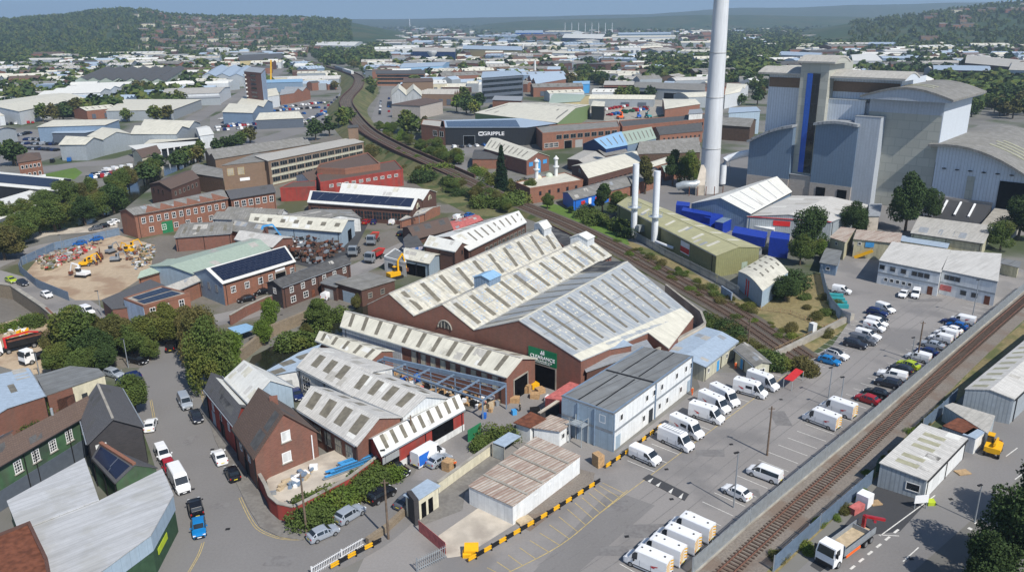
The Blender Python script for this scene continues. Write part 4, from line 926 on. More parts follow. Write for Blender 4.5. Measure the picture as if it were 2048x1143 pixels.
a,d,L_,n_=x_.edge(3);fr=lambda al:GA+gd*al+gn*.12
k=M();p=fr(24.5);k.box(p.x,p.y,8.9,9.0,.5,8.8,math.atan2(gd.y,gd.x));k.build('tipping_door','void',x_.root)
k=M();p=fr(11.5);k.box(p.x,p.y,10,2.2,.4,7.5,math.atan2(gd.y,gd.x));k.build('tall_panel','tower_grey',x_.root)
for w_ in (.2,.34):
 k=M()
 for i in range(7):x_.patch(k,w_,w_+.03,.2+i*.07,.27+i*.07,.2);x_.patch(k,w_+.07,w_+.10,.17+i*.07,.24+i*.07,.2)
 x_.part(k,'rooflight','rooflight_pale')
for i in range(6):k=M();p=fr(3+i*4)+gn*.5;k.box(p.x,p.y,15.5,.9,.9,.3,.2);k.build('wall_lamp','black',x_.root)
absorb(x_,main)
k=M();q=[GA+gd*3+gn*1,GA+gd*19+gn*1,GA+gd*19+gn*11,GA+gd*3+gn*9];k.prism([(p.x,p.y) for p in q],0,[5.2,5.2,.3,.3]);thing(k,'loading_ramp','asphalt_dark','sloping dark loading bank with white bars below the plant wall','ramp')
k=M();q=[GA+gd*20+gn*.9,GA+gd*30+gn*.9,GA+gd*30+gn*26,GA+gd*20+gn*26];k.prism([(p.x,p.y) for p in q],0,[4.4,4.4,.1,.1]);thing(k,'vehicle_ramp','concrete','wide concrete vehicle ramp rising to the dark tipping door','ramp')
for i in range(3):
 k=M();p,q=GA+gd*(6+i*4.2)+gn*2,GA+gd*(6+i*4.2)+gn*8;k.bar(p+Vector((0,0,5.2)),q+Vector((0,0,2.0)),.6,.4);thing(k,'ramp_bar','white_paint',('left','middle','right')[i]+' one of the three white bars laid up the dark loading bank','bar')
CB=g(1417,384);k=M();k.tube([CB,CB+Vector((0,0,76))],[3.75,2.62],40)
bs_=empty('chimney_stack',CB,'very tall pale concrete chimney stack rising out of the picture','chimney');k.build('stack_shaft','chimney_concrete',bs_,30)
for z in (17,36,52):k=M();k.tube([CB+Vector((0,0,z)),CB+Vector((0,0,z+.12))],[3.9-z*.0148]*2,40);k.build('joint_ring','concrete',bs_,30)
b0=g(1444,372);z1=zat(1444,372,316);e1=FA+fd*3-fn*1;e1.z=zat(1515,383,303)
k=M();k.tube([e1,b0.lerp(e1,.35)*1.0+Vector((0,0,z1*.66)),b0+Vector((2.2,0,z1)),b0+Vector((.6,0,z1-.8)),b0+Vector((0,0,z1-2.6)),b0+Vector((0,0,1))],1.35,14);fl_=empty('flue_duct',g(1446,366),'silver flue duct bending from the plant down beside the stack','duct');k.build('duct','chrome_stack',fl_,50)
for dx in (-2,2):k=M();b0=g(1447,366)+Vector((dx,0,0));k.bar(b0,b0+Vector((0,0,9)),.3);k.build('support','steel_grey',fl_)
k=M();k.tube([CB+Vector((-13,-4,3)),CB+Vector((-11,-5,4)),CB+Vector((-7,-5,4)),CB+Vector((-3,-3,5))],1.5,14);f3=empty('flue_duct',CB+Vector((-10,-5,0)),'fat galvanised elbow duct at the foot of the tall stack','duct');k.build('duct','galv',f3,50)
k=M();k.prism([(CB.x-6.5,CB.y-6),(CB.x-3,CB.y-6),(CB.x-2,CB.y-2),(CB.x-4,CB.y-2)],0,[4,4,11,11]);k.build('hopper','concrete_pale',f3)
for i in range(5):k=M();p=CB+Vector((-9+i*3.2,-6.5,0));k.bar(p,p+Vector((0,0,3.5)),.25);k.build('support','rust',f3)
for i,(bx,by,ty,w_) in enumerate(((1267,471,328,'left'),(1308,492,342,'right'))):
 B_=g(bx,by);zt=zat(bx,by,ty)
 r0=empty('steel_chimney',B_,w_+' one of the twin white steel chimneys beside the olive shed','chimney')
 k=M();k.tube([B_,B_+Vector((0,0,zt))],.98,20);k.build('flue_shaft','chrome_stack',r0,30)
 z=zt*.40;k=M()
 k.tube([B_+Vector((0,0,z)),B_+Vector((0,0,z+.12))],2.1,14);k.build('platform','galv',r0)
 k=M();ring=[B_+Vector((2.1*math.cos(t*math.pi/6),2.1*math.sin(t*math.pi/6),z+1.1)) for t in range(13)];k.tube(ring,.05,4)
 for t in range(0,12):k.bar(ring[t]-Vector((0,0,1.1)),ring[t],.05)
 k.build('guard_rail','galv',r0)
 k=M()
 for s_ in (-.3,.3):k.bar(B_+Vector((s_-.5,-1.3,0)),B_+Vector((s_-.5,-1.3,z)),.06)
 for t in range(int(z/.5)):k.bar(B_+Vector((-.8,-1.3,t*.5)),B_+Vector((-.2,-1.3,t*.5)),.04)
 k.build('ladder','galv',r0)
k=M();k.tube([g(1312,483,1.8),g(1330,490,2.2),g(1347,496,1.8)],.45,10);thing(k,'steam_pipe','chrome_stack','short white pipe running from the right twin chimney to the shed','pipe',smooth=50)
k=M();k.box(*g(1281,456,2.8),2.2,1.6,2.0,.4);thing(k,'duct_box','galv','grey duct box on the side of the left twin chimney','duct')
# ------------------------------------------------------------------ middle distance, right of the railway
ol=Bd('olive_shed','long olive green metal shed with a red and white board on its side',[(1433,511),(1235,408),(1275,396),(1519,495)],6.0,r=1.3,wall='clad_olive',rm='roof_olive',cat='warehouse',over=.2)
ol.W=ol.W
ol.lights(6,.02,[(.10,.40),(.6,.9)],u0=.05,u1=.8,m='roof_cream');ol.ridgecap('roof_olive')
ol.door(3,.33,2.0,2.8,'roof_green','door');o=ol.sign(0,.26,3.6,5.0,3.4,'white_paint');o2=ol.sign(0,.26,3.0,5.0,1.5,'red','red_panel',.16)
wl=Bd('white_warehouse','bright white pitched roof warehouse with blue-grey gable beside the stack',[(1501,427),(1583,383),(1522,362),(1383,407)],6.5,r=3.4,wall='clad_blue',rm='roof_white',cat='warehouse',over=.3)
k=M();[wl.patch(k,.12+i*.17,.13+i*.17,.02,.48,.06) for i in range(5)];wl.part(k,'roof_ribs','roof_grey')
gl_=Bd('grey_warehouse','grey roofed warehouse edged in red with a red panel on its gable',[(1663,443),(1740,411),(1585,392),(1495,432)],5.6,r=1.3,wall='clad_grey',rm='roof_greywhite',cat='warehouse',over=.2)
gl_.sign(3,.42,4.0,5.0,1.6,'red');gl_.band(3,5.45,5.6,'red','red_trim',out=.25);gl_.door(3,.25,1.6,2.2,'steel_grey')
cz=Bd('curved_shed','white shed with rounded eaves, red stripes and dark rooflights in the bushes',[(1525,582),(1576,544),(1532,511),(1477,543)],4.2,roof='arch',r=.9,wall='panel_blue',rm='roof_cream',cat='shed',over=.1)
cz.lights(4,.05,[(.30,.45),(.58,.72),(.85,.96)],u0=.2,u1=1);cz.band(3,.1,4.1,'red','red_stripe',.35,.39);cz.band(3,.1,4.1,'red','red_stripe',.44,.48)
def container(label,P,z0,z1,wall,roofm=None,cat='container',group=None,**kw):
 b=Bd('container',label,P,z1,roof='flat',wall=wall,rm=roofm or wall,z0=z0,over=.02,thick=.06,cat=cat,group=group);return b
container('long blue container nearest the stack, on top of its stack',[(1363,421),(1422,432),(1424,425),(1366,414)],2.6,5.2,'container_blue')
container('long blue container underneath the topmost one by the stack',[(1364,440),(1420,451),(1424,443),(1368,432)],0,2.55,'container_blue')
container('small square blue container behind the long blue one by the stack',[(1352,410),(1378,413),(1380,405),(1354,402)],0,5.2,'container_blue')
container('blue container set end-on between the two other blue ones',[(1420,437),(1455,427),(1437,421),(1408,434)],0,4.6,'container_blue')
container('blue container with pale lid in front of the white warehouse',[(1446,446),(1468,435),(1449,432),(1430,443)],0,3.8,'container_blue','steel_blue')
container('long blue container raised on a white one right of the yard gap',[(1464,465),(1530,477),(1535,464),(1470,452)],2.7,5.2,'container_blue')
container('white container supporting the raised long blue container',[(1478,484),(1524,492),(1527,482),(1480,474)],0,2.6,'panel_white')
container('blue container hard against the dark tree',[(1539,475),(1578,480),(1580,467),(1543,462)],0,5.4,'container_blue')
container('low white cabin in front of the grey warehouse gable',[(1495,449),(1548,460),(1550,455),(1498,445)],0,2.6,'panel_white')
dp=Bd('depot_office','two storey grey and white modular office with many small windows',[(1759,521),(1881,545),(1900,500),(1785,484)],6.0,roof='flat',wall='panel_white',rm='roof_greywhite',cat='portable office',over=.15)
dp2=Bd('depot_office','right hand block of the depot office, joined by a blue steel frame',[(1884,540),(1995,563),(2002,508),(1903,501)],6.0,roof='flat',wall='panel_white',rm='roof_greywhite',cat='portable office',over=.15)
for u in (.06,.24,.42,.60,.70,.80):dp.wins(0,1,1.3,1.2,3.9,u-.03,u+.03,'plain','office_grey')
dp.wins(0,5,1.0,1.0,1.0,.1,.6,'plain');dp2.wins(0,3,1.2,1.2,3.9,.06,.36,'plain','office_grey');dp2.wins(0,2,1.4,1.2,1.0,.35,.75,'plain','office_grey')
for b in (dp,dp2):b.band(0,2.8,3.2,'steel_grey','floor_band');b.band(0,5.6,5.95,'steel_grey','eaves_band');b.door(0,.88,1.2,2.1,'rust')
dp2.sign(0,.12,1.8,2.6,1.4,'red_fade','poster')
pole_=lambda b,u:b
d3=Bd('low_shed','long low cream ribbed roof shed behind the depot office',[(1823,466),(1966,487),(1982,459),(1838,440)],4.2,roof='mono',r=1.0,wall='container_cream',rm='roof_pale',cat='shed',over=.3)
d4=Bd('stacked_cabins','two storey cream cabins with rusty roof and outside stair',[(1709,478),(1798,487),(1802,467),(1715,460)],5.2,roof='flat',wall='container_cream',rm='roof_rusty',cat='portable cabins')
d4.wins(0,1,.9,.9,3.6,.08,.18,'plain');d4.sign(0,.36,4.0,2.2,1.4,'sky_blue')
k=M();a,d,L_,n_=d4.edge(0);p,q=a+d*L_*.05+n_*1.0,a+d*L_*.45+n_*1.0;k.bar((p.x,p.y,.2),(q.x,q.y,2.7),.2,.9);k.bar((p.x,p.y,1.2),(q.x,q.y,3.7),.08);d4.part(k,'stair','yellow')
d5=Bd('stacked_cabins','narrow two storey cream cabin stack seen end-on beside the bushes',[(1661,475),(1690,484),(1709,458),(1683,455)],5.2,roof='flat',wall='container_cream',rm='roof_rusty',cat='portable cabins')
d5.wins(0,1,.9,.9,3.6,.3,.6,'plain');d5.wins(0,1,.9,.9,1.0,.3,.6,'plain')
d6=Bd('grey_kiosk','small slate blue security kiosk at the depot entrance',[(1641,525),(1673,531),(1682,502),(1653,497)],2.8,roof='flat',wall='clad_blue',rm='roof_felt',cat='kiosk')
d6.wins(0,1,1.1,1.0,1.1,.3,.7,'plain')
d7=Bd('low_shed','small dark roofed cream container shed right of the depot office',[(2003,527),(2036,535),(2040,524),(2006,518)],2.8,roof='flat',wall='container_cream',rm='roof_felt',cat='shed')
d8=Bd('container_row','row of cream containers between the depot office and the long low shed',[(1803,482),(1893,496),(1897,486),(1806,472)],2.8,roof='flat',wall='container_cream',rm='roof_slateblue',cat='containers')
d9=Bd('block_store','pale concrete block store behind the round tree',[(1738,432),(1758,432),(1762,408),(1740,408)],6,roof='flat',wall='concrete_pale',rm='roof_grey',cat='store')
r1=Bd('metal_unit','pale roofed grey metal unit with five rooflights beside the track',[(1853,960),(1933,877),(1843,854),(1760,932)],3.3,roof='mono',r=.5,wall='clad_grey',rm='roof_greywhite',cat='industrial unit',over=.15)
r1.wins(3,1,1.9,1.3,1.0,.6,.9,'plain');r1.door(0,.22,2.2,2.5,'steel_grey');r1.door(0,.72,2.4,2.5,'steel_grey');r1.band(0,.05,3.1,'panel_white','white_side',0,1,.02)
for i,u in enumerate((.12,.26,.50,.64,.78)):k=M();r1.patch(k,u,u+.07,.32,.80);k.build('rooflight','rooflight_pale',r1.root)
r2_=Bd('metal_warehouse','long pale roofed grey metal warehouse at the right edge with a ladder of rooflights',[(2028,798),(2200,640),(2100,640),(1931,778)],4.6,r=.8,wall='clad_grey',rm='roof_greywhite',cat='warehouse',over=.15)
r2_=r2_.lights(14,.026,[(.62,.93)],m='rooflight_pale')
r3=Bd('container','pale ribbed container with rusty roof beside the big grey warehouse',[(1976,868),(1990,832),(1905,806),(1888,812)],2.7,roof='flat',wall='container_grey',rm='roof_pale',cat='container',over=.02)
r4=Bd('container','brown roofed container between the unit and the ribbed container',[(1935,870),(1968,850),(1915,836),(1885,852)],2.6,roof='flat',wall='container_grey',rm='rust',cat='container',over=.02)
r5=Bd('container','small white store with slate grey lid next to the metal unit',[(1951,878),(1971,864),(1947,856),(1925,869)],2.6,roof='flat',wall='panel_white',rm='roof_slateblue',cat='container',over=.02)
ma=Bd('mosque','flat roofed red brick mosque with a pale green dome and two white minarets',[(1060,378),(1166,361),(1130,346),(1032,366)],5.6,roof='flat',wall='brick_orange',rm='roof_cream',cat='mosque',parapet=.4)
ma.wins(0,5,1.2,1.6,2.6,.1,.95,'plain','brick_dark')
for (px,py,rr,mt) in ((1098,353,1.6,'clad_palegreen'),(1077,356,1.3,'render_cream')):
 p=g(px,py,5.7);k=M();k.tube([p+Vector((0,0,rr*math.sin(t*math.pi/16))) for t in range(0,9)],[max(.05,rr*math.cos(t*math.pi/16)) for t in range(0,9)],16);ma.part(k,'dome',mt,60)
for (px,py) in ((1073,358),(1112,352)):
 p=g(px,py,5.6);k=M();k.tube([p+Vector((0,0,z)) for z in (0,3.5,3.6,4,4.05,6.6,6.7,7.0,7.6,8.2)],[.75,.75,1.3,1.3,.7,.7,1.1,1.1,.5,.05],10);ma.part(k,'minaret','render_white',40)
cwh=Bd('arched_window_works','long brick hall with clean cream roof behind the mosque',[(1177,356),(1283,327),(1262,303),(1144,332)],7.0,r=2.6,wall='brick_dark',rm='roof_cream',cat='factory hall',over=.3)
cwh.wins(0,11,2.3,3.2,1.6,.02,.98,'factory','brick_red','glass');lunette(cwh,3,.5,6.6,1.6,'glass','concrete')
bp=Bd('blue_unit','bright blue painted unit with worn asbestos roof and red signs by the railway bushes',[(1147,399),(1265,369),(1248,352),(1126,385)],4.2,r=1.3,wall='blue',rm='roof_asbestos',cat='industrial unit')
bp.sign(0,.15,2.2,2.2,1.4,'red','red_sign');bp.sign(0,.38,2.4,2.2,1.3,'red','red_sign');bp.sign(0,.26,2.2,1.6,2.2,'white_paint','white_sign');bp.band(0,.05,4.0,'brick_orange','brick_half',.58,1)
bp2=Bd('asbestos_shed','brick shed with mottled asbestos roof behind the blue unit',[(1265,369),(1322,350),(1305,335),(1250,352)],4.6,r=1.2,wall='brick_orange',rm='roof_asbestos',cat='shed')
bs1=Bd('blue_gable_works','dark blue gabled works with sky blue roof and four long rooflights',[(1212,298),(1255,290),(1229,266),(1166,288)],7,r=3.4,wall='clad_navy',rm='roof_blue',cat='factory hall')
bs1.lights(4,.035,[(.1,.4)])
bs2=Bd('green_roof_works','grey green roofed hall joined behind the sky blue roof',[(1255,290),(1312,277),(1292,257),(1229,266)],7,r=3.2,wall='clad_blue',rm='roof_green',cat='factory hall');bs2.lights(7,.03,[(.1,.4)])
lb=Bd('brick_factory','long flat roofed two storey brick factory with big windows left of the blue gable',[(1085,268),(1240,255),(1235,243),(1070,254)],8.5,roof='flat',wall='brick_orange',rm='roof_asbestos',cat='factory',parapet=.5)
lb.wins(0,9,3.4,2.4,5.0,.16,.97,'strip','concrete',frame=True);lb.wins(0,3,2.6,2.4,1.2,.02,.2,'factory');lb.door(0,.32,4.5,4,'void','doorway',frame='concrete');lb.door(0,.46,4.5,4,'shutter','roller_shutter')
lb2=Bd('brick_factory','brick factory wing behind the tall stack with a row of dark windows',[(1245,255),(1420,238),(1416,228),(1238,243)],7.5,roof='flat',wall='brick_orange',rm='roof_dark',cat='factory',parapet=.5);lb2.wins(0,12,2.2,1.8,4.2,.35,.98,'strip','concrete',frame=False)
lb3=Bd('slate_roof_works','brick works with long slate roof and a line of small windows',[(1320,270),(1405,262),(1400,246),(1305,256)],6,r=2.2,wall='brick_orange',rm='roof_dark',cat='works');lb3.wins(0,9,1.1,1.2,3,.05,.98,'plain',frame=False)
md=Bd('dark_roof_works','sprawling dark sawtooth roofed works left of the stack',[(1275,308),(1400,304),(1396,278),(1280,288)],5.5,roof='gable',n=3,r=1.8,wall='wood_dark',rm='roof_asbestos',cat='works')
for i,(P,h,r,rm,wl_,lab) in enumerate([
 ([(1210,312),(1255,305),(1238,290),(1185,302)],4.5,1.5,'roof_asbestos','brick_dark','small grey roofed shed in front of the blue gabled works'),
 ([(1180,335),(1215,318),(1168,301),(1135,318)],4.5,1.4,'roof_pale','brick_dark','beige pitched roof shed left of the clean cream roofed hall'),
 ([(1300,335),(1358,318),(1340,312),(1290,328)],4,.8,'roof_cream','brick_orange','cream roofed strip shed by the red skips left of the stack'),
 ([(1270,313),(1310,306),(1300,300),(1262,306)],4,.7,'roof_cream','brick_dark','little cream shed touching the far end of the cream roofed hall'),
 ([(1330,345),(1392,334),(1378,322),(1322,332)],3.6,.8,'roof_green','brick_orange','dull green roofed shed next to the red skips'),
 ([(945,318),(1015,318),(1015,300),(950,300)],4.5,.9,'roof_dark','brick_orange','dark roofed brick shed at the road junction'),
]):Bd('shed',lab,P,h,r=r,wall=wl_,rm=rm,cat='shed')
wh=Bd('gable_depot','brick depot with cream slatted roof and a bright blue arched door',[(1053,321),(968,297),(996,277),(1098,312)],6.5,r=2.6,wall='brick_red',rm='roof_cream',cat='depot')
wh.lights(9,.02,[(.1,.4)],m='rooflight',u0=.1);lunette(wh,3,.5,4.2,1.9,'sky_blue');wh.door(3,.5,3.7,4.2,'sky_blue','arched_door');wh.wins(3,1,2.6,1.8,3.6,.08,.3,'plain','sky_blue','sky_blue');wh.wins(3,1,2.6,1.8,3.6,.7,.92,'plain','sky_blue','sky_blue')
gp=Bd('black_factory','long black clad factory with solar panelled roof and white company name',[(882,255),(1052,255),(1110,247),(1040,237),(885,241)],9.5,roof='poly',wall='clad_black',rm='roof_slateblue',cat='factory',over=.5)
gp.text(0,.62,6.2,2.7,'GRIPPLE','white_paint',out=.3,bold=.05,sx=1.2)
k=M();a,d,L_,n_=gp.edge(0);p=a+d*L_*.47+n_*.25;k.box(p.x,p.y,7.0,2.6,.15,.55);k.box(p.x-1.1,p.y,6.2,.5,.15,2.2);k.box(p.x,p.y,5.4,2.6,.15,.55);k.box(p.x+1.1,p.y,5.8,.5,.15,1.1);k.build('logo','white_paint',gp.root)
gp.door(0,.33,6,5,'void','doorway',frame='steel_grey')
k=M();q=[g(895,254,9.66),g(1040,254,9.66),g(1032,240,9.66),g(892,243,9.66)];k.prism([(p.x,p.y) for p in q],9.66,9.78);gp.part(k,'solar_array','solar_thin')
g3=Bd('red_brick_office','red brick office block with glazed corner left of the black factory',[(842,250),(890,256),(888,243),(846,240)],9.5,roof='flat',wall='brick_orange',rm='roof_pale',cat='office',parapet=.4);g3.wins(0,2,3.5,3,4.5,.45,.98,'strip','white_frame')
gs=Bd('green_shed','broad pale roofed green metal shed with a tall gable',[(1115,246),(950,226),(1080,205),(1180,210)],8.5,r=3.0,wall='clad_green',rm='roof_cream',cat='warehouse',over=.3);gs.lights(8,.02,[(.08,.42),(.6,.92)])
cn=Bd('concrete_factory','three storey tan factory with cream panels and long bands of windows',[(536,322),(727,284),(700,276),(510,312)],10.6,roof='flat',wall='brick_brown',rm='roof_pale',cat='factory',over=.3)
for z in (1.4,4.6,7.6):cn.band(0,z-.9,z-.05,'panel_cream','cream_panels',.02,.985,.08)
for z in (1.6,4.7,7.7):cn.wins(0,12,4.2,2.0,z,.02,.985,'strip','concrete',frame=True)
cn2=Bd('concrete_factory','blank tan end block of the long factory with yellowish windows',[(444,331),(536,322),(600,300),(510,308)],10.0,roof='flat',wall='brick_brown',rm='roof_asbestos',cat='factory',over=.2)
cn2.wins(0,2,2.6,3.0,5.6,.05,.5,'multi','yellow_mark','concrete');cn2.sign(0,.45,3.6,4,1.2,'white_paint')
cn3=Bd('asbestos_hall','low grey asbestos roofed hall behind the tan factory',[(430,318),(620,288),(600,280),(410,305)],6,roof='gable',n=2,r=1.8,wall='brick_brown',rm='roof_asbestos',cat='factory hall')
tb=Bd('lift_tower','square brick tower standing on the far end of the tan factory',[(696,256),(716,255),(715,250),(697,251)],16,roof='flat',wall='brick_brown',rm='roof_dark',cat='tower')
re=Bd('red_factory','red brick factory with brown flat roofs stepping beside the railway',[(640,366),(806,340),(790,322),(634,350)],6.5,roof='flat',wall='red_paint',rm='roof_brown',cat='factory',parapet=.4)
re.wins(0,10,1.8,1.2,4.2,.08,.95,'factory',frame=True)
re2=Bd('red_factory','taller red brick factory wing under a brown roof with curved parapet',[(634,338),(690,340),(760,330),(735,307),(640,330)],8.5,roof='poly',wall='brick_orange',rm='roof_brown',cat='factory',parapet=.6)
re3=Bd('red_annexe','low red brick annexe with brown roof in front of the tan factory',[(560,377),(632,374),(632,362),(585,365)],5.0,roof='flat',wall='red_paint',rm='roof_brown',cat='annexe',parapet=.3)
wc=Bd('white_gable_house','little brown roofed house with a white gable by the tan factory',[(620,364),(648,352),(628,342),(592,350)],5,r=2,wall='render_white',rm='roof_brown',cat='house')
ar=Bd('solar_roof_works','brick works under a long black solar roof with arched windows in its twin gables',[(824,419),(616,404),(630,384),(845,400)],5.5,r=2.2,wall='brick_dark',rm='roof_white',cat='works')
ar.array(.02,.98,.08,.46,'solar_thin');ar.wins(0,11,3.4,2.8,1.2,.02,.98,'factory','brick_red','glass');lunette(ar,3,.5,4.4,1.6,'glass','render_cream');ar.door(3,.35,2.6,4,'void','doorway')
ar2=Bd('white_roof_works','white roofed twin of the solar works with an arched gable window',[(845,400),(680,386),(692,370),(872,384)],5.8,r=2.2,wall='brick_dark',rm='roof_white',cat='works');lunette(ar2,3,.5,4.6,1.5,'glass','render_cream')
bw=Bd('brick_mill','long curved red brick mill with paired white windows and small gables',[(269,430),(455,397),(440,380),(240,422)],7.6,r=1.3,wall='brick_orange',rm='roof_asbestos',cat='mill')
bw.wins(0,12,1.3,2.0,4.4,.04,.98,'cross');bw.wins(0,7,1.5,1.8,1.2,.08,.98,'cross');bw.door(0,.31,3.6,3.8,'door_green')
for i in range(6):
 u=.2+i*.145;a,d,L_,n_=bw.edge(0);k=M();p=a+d*L_*u;V_=[p-d*3.2,p+d*3.2,p+Vector((0,0,1.3))];k.add([v+n_*.08 for v in V_]+[v-n_*4 for v in V_[:2]]+[V_[2]-n_*7],[(0,1,2),(0,2,5,3),(1,4,5,2)]);bw.part(k,'gablet','brick_orange')
bw2=Bd('brick_mill','slate roofed right hand range of the red brick mill',[(462,398),(550,384),(540,372),(448,383)],7.6,r=1.6,wall='brick_orange',rm='roof_slate',cat='mill');bw2.wins(0,6,1.6,2.2,4.4,.03,.98,'cross');bw2.wins(0,4,1.6,1.6,1.3,.03,.7,'cross')
om=Bd('old_mill','old brown brick mill with rust brown roof among the sheds',[(342,378),(398,356),(372,342),(300,368)],7.5,r=1.6,wall='brick_dark',rm='roof_brown',cat='mill');om.wins(3,3,1.3,1.8,4.6,.05,.7,'plain','brick_dark');om.wins(0,6,1.2,1.6,4.6,.05,.95,'plain','concrete')
dk=Bd('dark_shed','dark open fronted shed with cream roof strips beside the tan factory',[(380,346),(446,356),(444,338),(395,328)],7,r=1.2,wall='wood_dark',rm='roof_asbestos',cat='shed')
for i,(P,h,r,n,rm,wl_,lab) in enumerate([
 ([(545,494),(470,478),(492,462),(585,475)],4.2,1.3,1,'roof_greywhite','brick_red','flat pale roofed brick garages beside the scrap yard'),
 ([(350,474),(462,466),(470,444),(378,446)],4.5,1.6,1,'roof_asbestos','brick_red','broad worn asbestos roof shed with four rooflights beside the mill'),
 ([(455,460),(520,470),(545,448),(480,438)],4.4,1.4,1,'roof_asbestos','brick_red','asbestos roofed shed just right of the broad worn one'),
 ([(425,437),(545,440),(575,424),(470,418)],4.6,1.5,2,'roof_asbestos','render_white','double pitched grey asbestos shed behind the white roofed scrap shed'),
 ([(560,432),(640,440),(720,436),(700,420)],4.4,1.2,1,'roof_asbestos','render_white','grey roofed shed left of the parked cars'),
 ([(830,478),(905,458),(885,436),(805,455)],3.8,1.8,1,'roof_brown','brick_dark','rusty brown roofed shed beside the graffiti gable'),
 ([(892,466),(965,440),(950,430),(880,450)],3.2,.5,1,'red_fade','red_paint','low faded red roofed yard shed near the railway'),
 ([(800,440),(850,425),(880,412),(840,418)],3.0,.5,1,'roof_pale','brick_orange','thin flat roofed store by the arched works'),
 ([(330,590),(400,560),(388,552),(325,575)],4.2,.8,1,'roof_pale','brick_orange','low pale roofed link building beside the corner workshop'),
]):
 b=Bd('shed',lab,P,h,r=r,n=n,wall=wl_,rm=rm,cat='shed')
 if i == 1:b.lights(4,.06,[(.12,.38)])
ss=Bd('scrap_shed','long white roofed shed with seven square rooflights over the scrap yard',[(682,464),(497,449),(512,428),(708,440)],5.0,r=1.8,wall='panel_blue',rm='roof_cream',cat='shed');ss.lights(7,.05,[(.18,.34)])
ss.door(3,.4,4,3.5,'void','doorway')
wp=Bd('slatted_works','long white roofed brick works with ten slatted rooflights left of the main works',[(937,500),(1052,444),(1022,426),(868,474)],5.6,r=2.0,wall='brick_dark',rm='roof_white',cat='works');wp.lights(9,.022,[(.12,.42),(.58,.88)],u0=.15,u1=1.0);wp.wins(0,10,1.8,2.4,1.6,.25,.98,'factory','concrete')
wp2=Bd('white_hip_works','smaller white roofed brick gable building beside the graffiti wall',[(910,503),(849,491),(872,474),(937,490)],6.0,r=1.6,wall='brick_dark',rm='roof_white',cat='works',over=.25);wp2.wins(3,1,1.0,1.4,4.2,.35,.65,'plain','brick_dark')
wq=Bd('striped_shed','small white shed with three brown rooflight stripes by the yellow excavator',[(858,527),(808,517),(812,496),(880,508)],4.2,r=1.0,wall='panel_blue',rm='roof_cream',cat='shed');wq.lights(3,.1,[(.05,.9)],u0=.15,u1=.9);wq.door(0,.35,3.4,3.2,'void','doorway');wq.door(0,.75,3.4,3.2,'void','doorway')
we=Bd('yard_office','white block yard office with flat roof beside the grab lorries',[(768,514),(812,526),(812,510),(790,498)],3.8,roof='flat',wall='render_white',rm='roof_felt',cat='office',parapet=.3);we.wins(0,2,2.0,1.3,1.2,.1,.9,'plain','void')
gf=Bd('graffiti_gable','narrow end gable covered in blue and pink graffiti',[(848,492),(810,497),(806,478),(826,460)],4.2,roof='poly',wall='graffiti',rm='roof_dark',cat='building',over=0) if mat('graffiti',(.35,.33,.38),blotch=((.03,.12,.35),.5,.95),var=.6,scale=1.5) else None
so2=Bd('solar_warehouse','black gabled warehouse with white roof and a ladder of solar panels',[(116,382),(-60,366),(-20,342),(142,358),],6.5,r=2.4,wall='clad_black',rm='roof_white',cat='warehouse');so2.array(.04,.97,.1,.44,'solar')
so3=Bd('white_lean_to','white ribbed lean-to with dark rooflights in front of the solar warehouse',[(100,400),(-80,470),(-80,430),(80,382)],4.5,roof='mono',r=1.2,wall='clad_grey',rm='roof_white',cat='shed');so3.lights(8,.03,[(.15,.75)])
o3=Bd('brick_office','three storey red brick office with white lintels beside the roundabout',[(36,325),(82,318),(78,305),(34,311)],10,roof='hip',r=2,wall='brick_orange',rm='roof_brown',cat='office');o3.wins(0,5,1.2,1.5,7,.05,.95,'plain');o3.wins(0,4,1.2,1.5,3.6,.05,.95,'plain');o3.sign(0,.7,2.6,7,1.6,'white_paint')
o4=Bd('cream_gable_house','cream gabled house with brown slate roof by the parked white vans',[(284,316),(322,306),(306,296),(265,305)],7.5,r=2.4,wall='render_cream',rm='roof_brown',cat='house');o4.wins(0,4,1.2,1.4,4.5,.05,.95,'plain')
o5=Bd('curved_showroom','low pale roofed showroom with a colonnade beside the hedge',[(285,303),(403,286),(400,278),(262,292)],5,roof='flat',wall='glass',rm='roof_white',cat='showroom',over=1.2);k=M()
a,d,L_,n_=o5.edge(0)
for i in range(9):k=M();p=a+d*L_*(i+.5)/9+n_*1.0;k.bar((p.x,p.y,0),(p.x,p.y,5),.5);o5.part(k,'column','white_paint')
